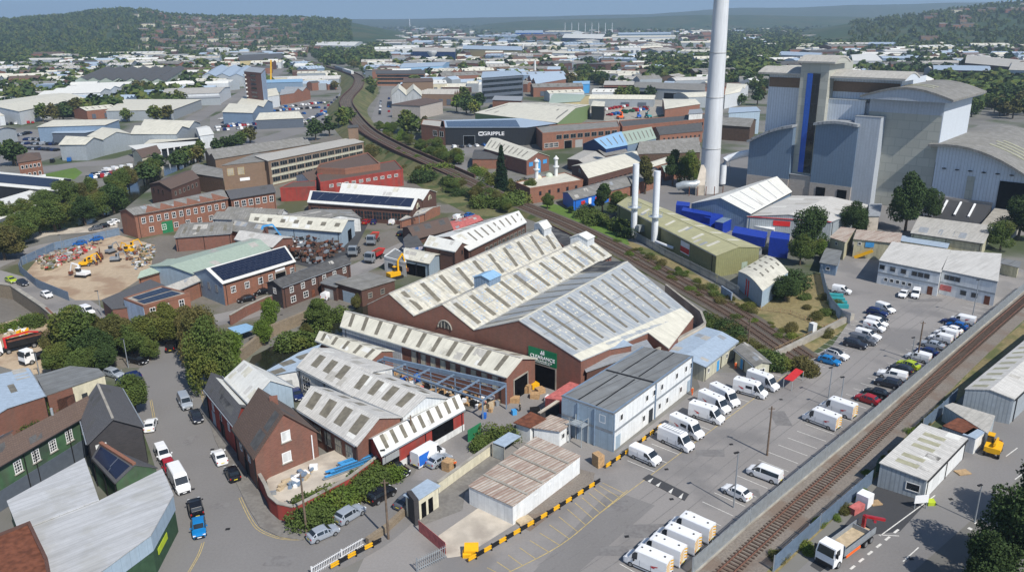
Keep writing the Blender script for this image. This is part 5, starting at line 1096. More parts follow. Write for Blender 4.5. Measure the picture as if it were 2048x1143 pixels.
# ------------------------------------------------------------------ vehicles (x forward, built once per kind and colour)
KIND={
 'hatch':(4.25,1.78,[(-2.12,.75,None,.80),(-2.05,.95,None,.93),(-1.75,1.0,1.05,.97),(-1.25,1.0,1.43,1),(-.2,.98,1.50,1),(.35,.95,1.44,1),(1.05,.93,.96,.99),(1.75,.80,None,.95),(2.05,.66,None,.85),(2.12,.5,None,.78)]),
 'saloon':(4.6,1.82,[(-2.3,.75,None,.80),(-2.2,.95,None,.93),(-1.6,1.02,1.04,.97),(-.95,.98,1.38,1),(-.2,.96,1.44,1),(.35,.94,1.38,1),(1.1,.92,.95,.99),(1.9,.78,None,.95),(2.2,.64,None,.85),(2.3,.5,None,.78)]),
 'estate':(4.6,1.82,[(-2.3,.75,None,.82),(-2.25,.98,None,.93),(-2.1,1.0,1.1,.97),(-1.75,1.0,1.45,1),(-.2,.98,1.5,1),(.4,.95,1.42,1),(1.15,.92,.95,.99),(1.9,.8,None,.95),(2.2,.66,None,.85),(2.3,.5,None,.78)]),
 'suv':(4.5,1.9,[(-2.25,.85,None,.84),(-2.2,1.08,None,.94),(-2.0,1.12,1.2,.97),(-1.7,1.12,1.62,1),(-.2,1.1,1.68,1),(.35,1.06,1.6,1),(.95,1.05,1.08,.99),(1.8,.96,None,.96),(2.15,.8,None,.88),(2.25,.6,None,.8)]),
 'smallvan':(4.45,1.85,[(-2.22,1.0,None,.94),(-2.2,1.2,1.85,.97),(-.1,1.2,1.88,1),(.35,1.1,1.84,1),(.5,1.1,1.80,1),(1.2,1.02,1.08,.99),(1.85,.92,None,.95),(2.15,.75,None,.86),(2.22,.55,None,.78)]),
 'midvan':(5.0,2.0,[(-2.5,1.0,None,.95),(-2.48,1.25,1.95,.98),(.3,1.25,2.0,1),(.75,1.15,1.97,1),(.95,1.15,1.9,1),(1.75,1.12,1.18,.99),(2.25,.98,None,.94),(2.45,.8,None,.86),(2.5,.55,None,.78)]),
 'minibus':(5.1,1.95,[(-2.55,1.0,None,.95),(-2.5,1.15,1.85,.98),(.3,1.15,1.92,1),(.7,1.15,1.9,1),(.9,1.12,1.84,1),(1.7,1.1,1.14,.99),(2.25,.95,None,.94),(2.5,.78,None,.86),(2.55,.55,None,.78)]),
 'bigvan':(6.0,2.05,[(-3.0,1.2,None,.96),(-2.98,1.35,2.62,.98),(.9,1.35,2.66,1),(1.35,1.3,2.6,1),(1.55,1.28,2.35,1),(2.25,1.22,1.28,.99),(2.75,1.05,None,.94),(2.95,.85,None,.86),(3.0,.55,None,.78)]),
 'pickup':(5.2,1.88,[(-2.6,.9,None,.92),(-2.55,1.1,None,.96),(-2.5,1.12,1.74,.97),(-.95,1.12,1.76,.98),(-.85,1.12,1.74,1),(.35,1.1,1.74,1),(1.15,1.08,1.12,.99),(1.95,1.02,None,.96),(2.5,.86,None,.88),(2.6,.6,None,.8)]),
}
VANS=('smallvan','midvan','bigvan');_proto={};_mesh={}
def wheel_meshes(r):
 k=('w',r)
 if k in _mesh:return _mesh[k]
 t=M();t.tube([(0,-.12,0),(0,-.10,0),(0,.10,0),(0,.12,0)],[r*.9,r,r,r*.9],16);a=t.build('wheel','tyre',None,50)
 t=M();t.tube([(0,-.135,0),(0,.135,0)],r*.62,12);b=t.build('rim','rim')
 _mesh[k]=(a.data,b.data);[bpy.data.objects.remove(o) for o in (a,b)];return _mesh[k]
def vehicle(kind,col,lod=1,livery=None,roofcol=None):
 key=(kind,col,lod,livery,roofcol)
 if key in _proto:return _proto[key]
 L_,W_,st=KIND[kind];hw=W_/2;paint='car_'+col;van=kind in VANS
 zl=.24;body=M();fr=M();rr=M();sg={1:M(),-1:M()};lowtrim=M()
 sec=[]
 for x,zb,zt,wf in [(s_+(None,))[:4] for s_ in st]:
  rw=hw*wf*(.90 if van else .78)
  cab=zt is not None;top=zt if cab else zb+.05
  sec.append((x,cab,[(hw*wf*.94,zl),(hw*wf,.45),(hw*wf,zb),(rw if cab else hw*wf*.86,top-(.10 if van and cab else .0)),(rw*.86 if cab else hw*wf*.5,top+(.03 if cab else .03))]))
 n=len(sec)
 glassbands=[]
 cabs=[i for i in range(n) if sec[i][1]];i0,i1=cabs[0],cabs[-1]
 for i in range(n-1):
  xa,ca,A=sec[i];xb,cb_,B_=sec[i+1]
  for s_ in (1,-1):
   for j in range(4):
    q=[(xa,s_*A[j][0],A[j][1]),(xb,s_*B_[j][0],B_[j][1]),(xb,s_*B_[j+1][0],B_[j+1][1]),(xa,s_*A[j+1][0],A[j+1][1])]
    if s_ < 0:q=q[::-1]
    body.poly(q)
   if ca and cb_ and j == 3:
    isglass=(not van and not (kind == 'pickup' and i == i0)) or (van and xb > L_*.05 and i > i0)
    if kind == 'minibus':isglass=True
    if livery == 'crew' and i == i0:isglass='win'
    if isglass:
     def lerp(u,v):
      a_=Vector((xa,A[2][0]*s_,A[2][1]));b_=Vector((xb,B_[2][0]*s_,B_[2][1]));c_=Vector((xb,B_[3][0]*s_,B_[3][1]));d_=Vector((xa,A[3][0]*s_,A[3][1]))
      return (a_.lerp(b_,u)).lerp(d_.lerp(c_,u),v)+Vector((0,s_*.018,.012))
     du=.06/max(.3,xb-xa);u0,u1,v0,v1=(du,1-du,.08,.88) if isglass is True else (.62,.93,.12,.55)
     if xb-xa < .25:u0,u1=-.3,1.3
     if A[3][1]-A[2][1]< .2 or B_[3][1]-B_[2][1]< .2:
      pts=[lerp(u0,v0),lerp(u1,v0),lerp(u1,v1),lerp(u0,v1)]
     else:pts=[lerp(u0,v0),lerp(u1,v0),lerp(u1,v1),lerp(u0,v1)]
     sg[s_].poly(pts if s_ > 0 else pts[::-1])
  q=[(xa,A[4][0],A[4][1]),(xb,B_[4][0],B_[4][1]),(xb,-B_[4][0],B_[4][1]),(xa,-A[4][0],A[4][1])];body.poly(q,1 if roofcol and ca and cb_ else 0)
  q=[(xa,A[0][0],zl),(xa,-A[0][0],zl),(xb,-B_[0][0],zl),(xb,B_[0][0],zl)];body.poly(q)
 for idx,fl in ((0,False),(n-1,True)):
  x,c_,A=sec[idx];q=[(x,y,z) for y,z in A]+[(x,-y,z) for y,z in A[::-1]];body.poly(q if fl else q[::-1])
 def screen(m,ia,ib,k):
  (xa,_,A),(xb,_,B_)=sec[ia],sec[ib];v=[]
  for (x,S_,f) in ((xa,A,.06),(xb,B_,.94)):pass
  a_,b_=Vector((xa,0,A[4][1])),Vector((xb,0,B_[4][1]));nn=(b_-a_).cross(Vector((0,1,0))).normalized();nn=nn if nn.z > 0 or abs(nn.z)< .01 else -nn
  if abs(nn.z)< .01:nn=Vector((-1,0,0))
  lo=b_ if b_.z < a_.z else a_;hi=a_ if lo is b_ else b_;SL,SH=(B_,A) if lo is b_ else (A,B_)
  l2=lo.lerp(hi,.08);h2=lo.lerp(hi,.90);wl_=SL[3][0]*.93;wh_=SH[3][0]*.92
  m.poly([l2+nn*.02+Vector((0,wl_,0)),l2+nn*.02-Vector((0,wl_,0)),h2+nn*.02-Vector((0,wh_,0)),h2+nn*.02+Vector((0,wh_,0))][::1])
 screen(fr,i1-1,i1,1)
 if not van and kind not in ('pickup','minibus'):screen(rr,i0,i0+1,-1)
 root=bpy.data.objects.new('vehicle',None)
 name={'smallvan':'van','midvan':'van','bigvan':'van','pickup':'pickup','minibus':'minibus'}.get(kind,'car')
 root.name=name;COL.objects.link(root)
 mats=[paint]+(['car_'+roofcol] if roofcol else [])
 if lod == 0:
  for m_ in (fr,rr,sg[1],sg[-1]):body.add(m_.v,m_.f,len(mats))
  for x in (-L_*.3,L_*.3):body.box(x,0,.3,.62,W_*.99,.6,0,len(mats)+1)
  bpy.data.objects.remove(root);o=body.build(name,mats+['glass','tyre'],None,35)
  o.hide_render=True;_proto[key]=o;return o
 o=body.build('body',mats,root,35)
 fr.build('windscreen','glass',root);rr.build('rear_window','glass',root)
 for s_ in (1,-1):sg[s_].build('side_window','glass',root)
 r_=.36 if name in ('van','pickup','minibus') or kind == 'suv' else .32
 wm_,rm_=wheel_meshes(r_)
 for x in (-L_*.30,L_*.31):
  for s_ in (-1,1):
   w_=bpy.data.objects.new('wheel',wm_);COL.objects.link(w_);w_.parent=root;w_.location=(x,s_*(hw-.10),r_)
   q=bpy.data.objects.new('rim',rm_);COL.objects.link(q);q.parent=w_
 zf=st[-2][1]
 for s_ in (-1,1):
  k=M();k.box(L_/2-.12,s_*hw*.68,zf+.0,.16,.34,.15,0);k.build('headlight','headlight',root)
  k=M();zr=1.0 if name == 'van' else st[1][1]-.12;k.box(-L_/2+.04,s_*hw*.82,zr,.1,.16,.5 if name == 'van' else .2);k.build('tail_light','taillight',root)
  k=M();k.box(L_*.5-(1.75 if kind == 'bigvan' else 1.3 if van else 1.55)+.1,s_*(hw+.12),st[-4][1]+.12,.14,.22,.26 if van else .16);k.build('mirror','trim_black' if van else paint,root)
 k=M();k.box(L_/2-.03,0,.42,.12,W_*.72,.3);k.build('front_bumper','trim_black',root)
 k=M();k.box(-L_/2+.01,0,.42,.1,W_*.8,.24);k.build('rear_bumper','trim_black' if name != 'car' else paint,root)
 k=M();k.box(-L_/2-.05,0,.62,.02,.52,.12);k.build('number_plate','plate_yellow',root)
 k=M();k.box(L_/2+.04,0,.42,.02,.52,.12);k.build('number_plate','white_paint',root)
 if van:
  for s_ in (-1,1):k=M();k.box(-.05,s_*(hw+.008),.56,L_*.52,.03,.13);k.build('side_trim','trim_black',root);k=M();[k.box(x,s_*(hw*.985+.012),1.05,.025,.03,.9) for x in (L_*.10,L_*.27,-L_*.16)];k.build('door_seam','car_grey',root)
 if livery in ('logo','crew','chevron'):
  for s_ in (-1,1):
   k=M();y=s_*(hw+.012);x0=-L_*.32;
   k.add([(x0,y,1.62),(x0+.95,y,1.42),(x0+.75,y,1.30),(x0+.1,y,1.48)],[(0,1,2,3)]);k.add([(x0+.35,y,1.28),(x0+1.05,y,1.34),(x0+.95,y,1.20),(x0+.6,y,1.16)],[(0,1,2,3)]);k.build('logo','red',root)
  for x in (-L_*.38,-L_*.05,L_*.14):
   if kind == 'bigvan':k=M();k.box(x,0,st[1][2]+.08,.2,.2,.12);k.build('roof_vent','trim_black',root)
 if livery == 'chevron' or livery == 'chev2':
  k=M();x=-L_/2-.02
  for i in range(4):
   for s_ in (-1,1):z=.62+i*.42;k.add([(x,s_*.95,z),(x,s_*.95,z+.22),(x,s_*.1,z+.62),(x,s_*.1,z+.40)],[(0,1,2,3)])
  k.build('chevron_panel','yellow',root)
 if livery == 'courier':
  for s_ in (-1,1):k=M();y=s_*(hw+.012);k.add([(-2.95,y,.6),(-1.0,y,.6),(-1.25,y,1.5),(-.7,y,2.4),(-2.95,y,2.4)],[(0,1,2,3,4)]);k.build('blue_panel','blue',root)
 if kind == 'pickup' and livery == 'open':
  pass
 if livery == 'rack':
  k=M()
  for y in (-.7,.7):k.bar((-2.3,y,st[1][2]+.22),(1.2,y,st[1][2]+.22),.06)
  for i in range(8):k.bar((-2.3+i*.5,-.7,st[1][2]+.2),(-2.3+i*.5,.7,st[1][2]+.2),.05)
  k.build('roof_rack','steel_grey',root)
 for o in [root]+list(root.children_recursive):o.hide_render=True
 _proto[key]=root;return root
nveh=0
def place(kind,col,label,p,q,side=True,livery=None,roofcol=None,group=None,lod=1,name=None,z=0):
 """p,q: rear and front ground points; side=True when they are the wheels nearest the camera"""
 A,B_=g(*p,0) if len(p)== 2 else Vector(p),g(*q,0) if len(q)== 2 else Vector(q)
 d=(B_-A).normalized();c_=(A+B_)/2
 if side:
  n_=Vector((-d.y,d.x,0));n_=n_ if n_.dot(Vector((c_.x,c_.y,0)))> 0 else -n_;c_=c_+n_*(KIND[kind][1]/2-.1)
 pr=vehicle(kind,col,lod,livery,roofcol);r=copy_tree(pr)
 for o in [r]+list(r.children_recursive):o.hide_render=False
 r.location=(c_.x,c_.y,z+.03);r.rotation_euler.z=math.atan2(d.y,d.x)
 tag(r,label,{'smallvan':'van','midvan':'van','bigvan':'van','pickup':'pickup truck','minibus':'minibus'}.get(kind,'car'),group);return r
gv='vehicles parked in the depot car park'
PK=[
 ('midvan','white','lone low white van nearest the striped barrier',(1267,917),(1300,931.5),None),
 ('bigvan','white','white crew van carrying a roof rack beside the office',(1323.8,885),(1366,904),'rack'),
 ('bigvan','white','white crew van just beyond the one with the roof rack',(1345,860),(1387,880),'crew'),
 ('bigvan','white','tall long white van third from the office door',(1382,834),(1434,851),'logo'),
 ('bigvan','white','white van half hidden behind the tall long one',(1400,810),(1443,830),'logo'),
 ('bigvan','white','long white van parked opposite the worker in orange',(1418,793),(1464.6,818),'logo'),
 ('bigvan','white','white crew van in front of the cream gate hut, nearer one',(1474.8,786),(1517.4,798),'crew'),
 ('bigvan','white','white van in front of the cream gate hut, farther one',(1498,768),(1541.5,784),'logo'),
 ('bigvan','white','long white van with yellow rear chevrons, nearer of the pair by the fence',(1664,862),(1608.4,841),'chevron'),
 ('bigvan','white','long white van with yellow rear chevrons, farther of the pair by the fence',(1697,839),(1642,820),'chevron'),
 ('hatch','red','dark red car parked by the fence',(1747,812),(1713,801),None),
 ('hatch','black','black car directly behind the dark red one',(1766,799),(1731,789),None),
 ('suv','dark','dark car parked next to the white pickup by the fence',(1789,779),(1756,771),None),
 ('pickup','white','white double cab pickup with canopy by the fence',(1803,764),(1760,754),None),
 ('hatch','dark','dark car squeezed between the white pickup and the lime green car',(1816,750),(1781,740),None),
 ('hatch','lime','lime green car by the fence',(1828,742),(1795,731),None),
 ('smallvan','white','small white van beside the wooden pole by the fence',(1849,727),(1816,718),None),
 ('hatch','navy','dark blue car just behind the small white van by the fence',(1866,715),(1833,706),None),
 ('saloon','silver','silver saloon by the fence',(1877,700),(1845,692),None),
 ('smallvan','white','first small white van beyond the silver saloon',(1893,689),(1861,681),None),
 ('smallvan','white','second small white van beyond the silver saloon',(1904,679),(1872,671),None),
 ('hatch','white','white car next to the blue cars by the fence',(1914,670),(1884,662),None),
 ('hatch','blue','nearer of two blue cars at the far end of the fence row',(1925,661),(1896,654),None),
 ('hatch','navy','farther of two blue cars at the far end of the fence row',(1912,654),(1886,647),None),
 ('midvan','white','white van last in the fence row, near the depot office',(1939,652),(1905,645),'logo'),
 ('hatch','brightblue','bright blue car beside the red bin shelter',(1640.5,724.6),(1670,732.6),None),
 ('suv','white','white car with black roof beside the bright blue one',(1655,713),(1683,722),None),
 ('suv','dark','dark blue car fourth from the red bin shelter',(1692.7,692.5),(1722,699.5),None),
 ('pickup','grey','dark grey pickup behind the dark blue car',(1706,684),(1741,692),None),
 ('pickup','white','white canopy pickup in the parapet row',(1714,673),(1750,683),None),
 ('smallvan','white','small white van with bonnet logo in the parapet row',(1730,658),(1759.6,666),'logo'),
 ('smallvan','white','small white van second from the one with the bonnet logo',(1735,649),(1766,657),None),
 ('saloon','black','black car between small white vans in the parapet row',(1738,639),(1765,646),None),
 ('suv','navy','dark blue estate near the striped barrier post',(1737,629),(1766,635.5),None),
 ('smallvan','white','small white van at the top of the parapet row',(1750,618),(1781,629),None),
 ('smallvan','white','small white van alone by the blue curved fence',(1668.6,585.4),(1694,590),None),
 ('minibus','white','white minibus with black windows, alone near the fence',(1545.5,967.7),(1501,951),None),
 ('hatch','white','white hatchback beside the tall lamp post',(1483,1002.6),(1450,987),None),
]
for kd,cl,lb,p,q,lv in PK:place(kd,cl,lb,p,q,livery=lv,roofcol='black' if 'black roof' in lb else None,group=gv)
place('saloon','white','white car facing the camera before the depot office',(1813,584),(1800,600),False,group=gv)
place('smallvan','white','white van facing the camera before the depot office',(1834,584),(1827,602),False,group=gv)
for i,w_ in enumerate(('farthest','third','second','nearest')):
 f=[(1340,1058),(1311,1081),(1281,1104),(1252.6,1128)][i]
 place('bigvan','white',w_+' of the four white crew vans at the bottom edge' if i in (0,3) else w_+' from the bottom edge of the four white crew vans',(f[0]+71,f[1]+31),f,livery='chevron',group='four crew vans in the bottom bays')
 crew=None
ST=[
 ('hatch','brightblue','bright blue car at the end of the kerbside line, nose down the street',(398,1044),(400,1079),0),
 ('suv','black','black car touching the bright blue one',(396,1036),(389,1008),0),
 ('bigvan','white','long white panel van parked on the left street',(347,947),(374,996),0),
 ('hatch','red','red car hidden behind the long white street van',(333,926),(345,950),0),
 ('pickup','white','white pickup at the head of the kerbside line',(321,903),(335,929),0),
 ('saloon','white','white coupe parked outside the brick corner house',(447,933),(433,906),0),
 ('hatch','black','black hatchback outside the brick corner house',(473,966),(459,939),0),
 ('hatch','white','white car beside the black brick slate house',(299,866),(306,844),0),
 ('minibus','silver','silver people carrier below the big willow tree',(364,795),(379,825),0),
 ('hatch','dark','dark grey hatchback behind the silver people carrier',(387,827),(400,850),0),
 ('estate','black','black estate car parked under the hedge trees',(256,725),(283,731),1),
 ('estate','silver','silver estate car beside the cream workshop',(212,752),(231,758),1),
 ('suv','navy','dark blue car half under the round street tree',(279,757),(238,768),0),
 ('smallvan','black','dark van driving away under the trees',(341,706),(346,690),0),
 ('hatch','white','small white car on the top left street',(87,590),(101,597),0),
 ('smallvan','white','white van parked before the low brick workshop',(166,622),(187,632),0),
 ('hatch','black','black car beside the blue rendered corner wall',(211,643),(228,652),0),
 ('hatch','dark','dark car by the retaining wall of the top left street',(112,640),(127,650),0),
 ('hatch','white','white car nosing out from the tree by the retaining wall',(130,652),(144,662),0),
 ('hatch','lime','lime green car at the left edge of the top left street',(16,561),(30,567),0),
 ('hatch','dark','dark car following the lime green one',(38,566),(54,573),0),
 ('hatch','black','black car outside the orange brick solar works',(504,602),(486,605.7),1),
 ('hatch','black','second black car outside the orange brick solar works, by the terrace',(533,588),(515,592),1),
 ('hatch','blue','first of three blue cars on the river road, nearest the left',(170,490),(150,492.5),1),
 ('hatch','blue','middle of three blue cars on the river road',(203,481),(184,484),1),
 ('hatch','blue','last of three blue cars on the river road, by the mill',(229,472),(214,475),1),
 ('hatch','grey','grey car first in the gravel strip by the mill',(202,459),(185,462),1),
 ('hatch','black','black car second in the gravel strip by the mill',(216,455),(200,458),1),
 ('hatch','white','white car third in the gravel strip by the mill',(228,451),(212,454),1),
 ('hatch','white','white car last in the gravel strip, against the mill corner',(236,446),(222,449),1),
 ('hatch','silver','silver hatchback nearest the bottom of the lane',(634.6,1086),(670.5,1070.5),1),
 ('suv','silver','silver grey car with dark roof beside the ivy bank',(693.6,1048.7),(724.4,1030),1),
 ('suv','black','black hatchback between the ivy bank and the tall wooden pole',(756.4,1009),(786,992),1),
 ('suv','black','black off-roader at the red shed shutter',(774,944),(797,955),1),
 ('hatch','silver','small silver car beside the blue and white van',(874.4,936),(897,924),1),
 ('hatch','grey','dark car partly hidden behind the gatehouse',(806,1014),(823,1001),0),
 ('hatch','navy','dark blue car in the yard between the workshops',(591,788),(598,800),0),
 ('hatch','black','black car in the yard road behind the graffiti gable',(795,474),(812,466),0),
 ('hatch','dark','dark car farther along by the brown roofed shed',(812,464),(826,457),0),
 ('pickup','white','white pickup inside the wall by the solar roofed works',(779,452),(796,442),0),
 ('hatch','navy','navy car left of the white pickup, nearer row',(745,452),(752,442),0),
 ('hatch','blue','blue car left of the white pickup, farther row',(757,446),(764,437),0),
 ('hatch','red','red car among the cars behind the scrap shed',(728,450),(738,444),0),
 ('hatch','brightblue','bright blue car among the cars behind the scrap shed',(737,442),(748,437),0),
 ('smallvan','white','white van in the faded red roofed yard by the railway',(910,441),(923,436),0),
 ('hatch','blue','blue car in the faded red roofed yard by the railway',(932,435),(945,431),0),
 ('hatch','white','white car alone on the road beside the big dark conifer',(952,337),(961,342),0),
 ('smallvan','white','white car in the gap of the welfare yard',(650,600),(664,592),0),
]
for kd,cl,lb,p,q,s_ in ST:place(kd,cl,lb,p,q,bool(s_),group='cars and vans on the streets')
place('bigvan','white','white van with blue side panel outside the red shed',(848,934),(883,913),True,livery='courier',group='cars and vans on the streets')
LOTC=['white','black','dark','silver','navy','grey','white','red','blue','black']
def lot(rows,name,where,colors=LOTC,lod=0,kinds=('hatch','hatch','saloon','suv','smallvan')):
 for ri,(a,b,n,ang) in enumerate(rows):
  A,B_=g(*a),g(*b)
  for i in range(n):
   if random.random()< .1:continue
   t=(i+.5)/n;p=A.lerp(B_,t);cl=random.choice(colors);kd=random.choice(kinds);d=(B_-A).normalized();th=math.atan2(d.y,d.x)+ang+random.uniform(-.05,.05)
   dv_=Vector((math.cos(th),math.sin(th),0))
   nm={'silver':'silver','dark':'dark blue','navy':'navy','brightblue':'bright blue'}.get(cl,cl)
   place(kd,cl,'%s %s %s' %(nm,'van' if kd == 'smallvan' else 'saloon car' if kd == 'saloon' else 'off-roader' if kd == 'suv' else 'hatchback',where),(p-dv_).to_tuple(),(p+dv_).to_tuple(),False,group=name,lod=0)
h2=math.pi/2
lot([((432,262),(600,250),26,h2),((430,256),(520,249),16,h2),((606,246),(650,226),12,h2),((450,252),(590,240),24,h2),((470,244),(610,228),24,h2),((520,225),(640,216),20,h2),((560,216),(650,206),14,h2),((440,240),(500,222),10,h2)],'cars packed in the dealership lot','packed in the lot around the fan-roofed showroom',['white','silver','white','blue','black','navy','red','white'])
lot([((28,296),(118,302),15,h2),((35,288),(115,290),13,h2),((50,280),(110,281),10,h2),((-5,288),(30,276),8,h2),((0,280),(60,267),11,h2),((-5,304),(18,302),4,h2)],'dark cars in the left trade lot','in the dark car lot on the far left',['black','dark','navy','black','silver','dark'])
lot([((165,358),(230,352),9,h2),((175,352),(240,346),9,h2)],'cars in the lot behind the hedge','in the small lot behind the river hedge',['red','white','blue','black','navy','silver'])
lot([((205,345),(265,334),4,h2)],'white vans by the flags','in the van row beside the blue flags',['white'],kinds=('smallvan','midvan'))
lot([((100,325),(145,322),4,h2)],'vehicles in the walled island lot','in the walled island lot by the roundabout',['white','blue','black'],kinds=('midvan','smallvan'))
lot([((605,258),(682,190),11,0),((622,262),(692,200),9,0),((690,190),(697,168),5,0)],'traffic on the dual carriageway','queuing on the carriageway beside the curving railway')
lot([((759,235),(762,200),10,0),((778,240),(778,195),5,0)],'cars lining the street right of the viaduct','parked along the side street right of the railway')
lot([((870,287),(985,277),14,h2),((900,297),(990,290),6,h2)],'cars outside the black factory','parked outside the long black factory')
lot([((815,184),(880,181),16,h2)],'white vans behind the twin gables','in the row behind the twin white gables',['white','white','silver'])
lot([((1190,224),(1300,205),16,h2),((1215,232),(1300,218),12,h2)],'red vehicles in the skip yard','in the crowded yard left of the tall stack',['red','red','white','red','blue','green'],kinds=('bigvan','midvan','pickup'))
lot([((10,250),(70,246),7,h2)],'cars by the far left depot','outside the blue trimmed shed')
for o in list(_proto.values()):
 for x in ([o]+list(o.children_recursive)):bpy.data.objects.remove(x)
# ------------------------------------------------------------------ vegetation
def leafmat(name,col,var=.35,warm=None):
 mat(name,col,var=var,scale=.35,rough=.85,spec=.15,blotch=(warm,.09,.7) if warm else None,big=.25)
leafmat('leaf_mid',(.082,.118,.03),warm=(.12,.12,.025));leafmat('leaf_dark',(.045,.075,.024));leafmat('leaf_bright',(.10,.155,.026),warm=(.16,.16,.035));leafmat('leaf_olive',(.095,.095,.03),warm=(.13,.11,.04));leafmat('leaf_conifer',(.014,.032,.014))
mat('bark',(.09,.07,.05),var=.2,scale=2)
def leaves(rs,n,lobes,size,hang=0.0,shell=.55):
 """numpy leaf clumps spread through overlapping lobes"""
 L_=np.array(lobes,'f');vol=(L_[:,3]*L_[:,4]*L_[:,5])**(2/3);idx=rs.choice(len(L_),n,p=vol/vol.sum())
 d=rs.normal(size=(n,3));d /= np.linalg.norm(d,axis=1)[:,None]
 rad=shell+(1-shell)*rs.random(n)**.6;rad *= 1+.18*np.sin(d[:,0]*7+idx)*np.cos(d[:,2]*6+idx*2)
 p=L_[idx,:3]+d*L_[idx,3:6]*rad[:,None]
 p[:,2]=np.maximum(p[:,2],.15)
 a=rs.normal(size=(n,3))+d*.8;a /= np.linalg.norm(a,axis=1)[:,None]
 t=np.cross(a,rs.normal(size=(n,3)));t /= np.linalg.norm(t,axis=1)[:,None];b=np.cross(a,t)
 s=size*(.6+.8*rs.random(n))[:,None];t=t*s;b=b*s*.75
 V_=np.stack([p-t-b*.5,p+t*.2-b,p+t+b*.3,p-t*.1+b],1).reshape(-1,3);return V_
def leafobj(name,V_,m,parent=None):
 n=len(V_)//4;me=bpy.data.meshes.new(name);me.vertices.add(4*n);me.vertices.foreach_set('co',V_.astype('f').ravel())
 me.loops.add(4*n);me.loops.foreach_set('vertex_index',np.arange(4*n,dtype='i'));me.polygons.add(n);me.polygons.foreach_set('loop_start',np.arange(0,4*n,4,dtype='i'))
 me.update(calc_edges=True);me.materials.append(MATS[m]);o=bpy.data.objects.new(name,me);COL.objects.link(o);o.parent=parent;return o
TP={}
def tree_proto(kind,var,hi):
 k=(kind,var,hi)
 if k in TP:return TP[k]
 rs=np.random.RandomState(hash((len(kind),var,3))% 1000+var*7);rr=random.Random(var*13+len(kind))
 lob=[]
 if kind == 'conifer':
  for i in range(9):z=1.2+i*1.05;r_=(2.6-i*.24);lob.append((rr.uniform(-.2,.2),rr.uniform(-.2,.2),z,r_,r_,1.0))
  H_=11;n,sz=(7000,.22) if hi else (500,.6)
 elif kind == 'bush':
  for i in range(6):a=rr.uniform(0,6.3);q=rr.uniform(0,1.6);s_=rr.uniform(.9,1.5);lob.append((q*math.cos(a),q*math.sin(a),s_*.6,s_*1.2,s_*1.1,s_))
  H_=2.2;n,sz=(3200,.12) if hi else (160,.45)
 else:
  H_=10;wide={'round':3.6,'broad':4.4,'tall':2.7,'willow':4.2}[kind];top=7.2
  for i in range(19 if kind != 'tall' else 14):
   a=i*2.4+rr.random();q=wide*.62*math.sqrt(rr.random());z=3.2+rr.random()*(H_-4.4)*(1-q/wide*.45);s_=rr.uniform(.85,2.3)*(wide/3.6)**.5
   lob.append((q*math.cos(a),q*math.sin(a),z,s_,s_,s_*rr.uniform(.7,1.0)))
  lob.append((rr.uniform(-.5,.5),rr.uniform(-.5,.5),H_-1.3,1.5,1.5,1.2))
  if kind == 'willow':lob +=[(wide*.8*math.cos(a),wide*.8*math.sin(a),2.6,1.3,1.3,2.3) for a in range(0,6)]
  n,sz=(15000,.155) if hi else (700,.55)
 V_=leaves(rs,n,lob,sz)
 root=bpy.data.objects.new('tree',None);COL.objects.link(root)
 c_=leafobj('crown',V_,'leaf_mid',root)
 if kind != 'bush':
  t=M();t.tube([(0,0,-.1),(.1,.05,H_*.2),(.0,.1,H_*.45),(.1,0,H_*.75)],[.32,.26,.18,.06],8)
  if hi:
   for i in range(5):a=i*1.3;t.tube([(0,.05,H_*(.22+.06*i)),(1.1*math.cos(a),1.1*math.sin(a),H_*(.34+.06*i)),(2.1*math.cos(a),2.1*math.sin(a),H_*(.45+.06*i))],[.13,.09,.03],6)
  t.build('trunk','bark',root)
 root.hide_render=True
 for o in root.children:o.hide_render=True
 TP[k]=root;return root
_mcopy={}
def tree(kind,px,py,h,label,m='leaf_mid',hi=True,w=1.0,var=None,group=None,world=None,z=0,name=None):
 var=random.randrange(4 if hi else 5) if var is None else var
 pr=tree_proto(kind,var,hi);P_=world if world is not None else g(px,py)
 base={'conifer':11,'bush':2.2}.get(kind,10);s_=h/base
 nm=name or {'conifer':'conifer_tree','bush':'bush'}.get(kind,'tree')
 r=bpy.data.objects.new(nm,None);COL.objects.link(r)
 r.location=(P_.x,P_.y,z);r.scale=(s_*w,s_*w,s_);r.rotation_euler.z=random.uniform(0,6.28)
 for ch in pr.children:
  o=ch.copy();COL.objects.link(o);o.parent=r;o.hide_render=False
  if ch.name.startswith('crown'):
   key=(ch.data.name,m)
   if key not in _mcopy:
    me=ch.data.copy();me.materials[0]=MATS[m];_mcopy[key]=me
   o.data=_mcopy[key];o.name='crown' if kind != 'bush' else 'foliage'
 return tag(r,label,'bush' if kind == 'bush' else 'tree',group)
T=tree
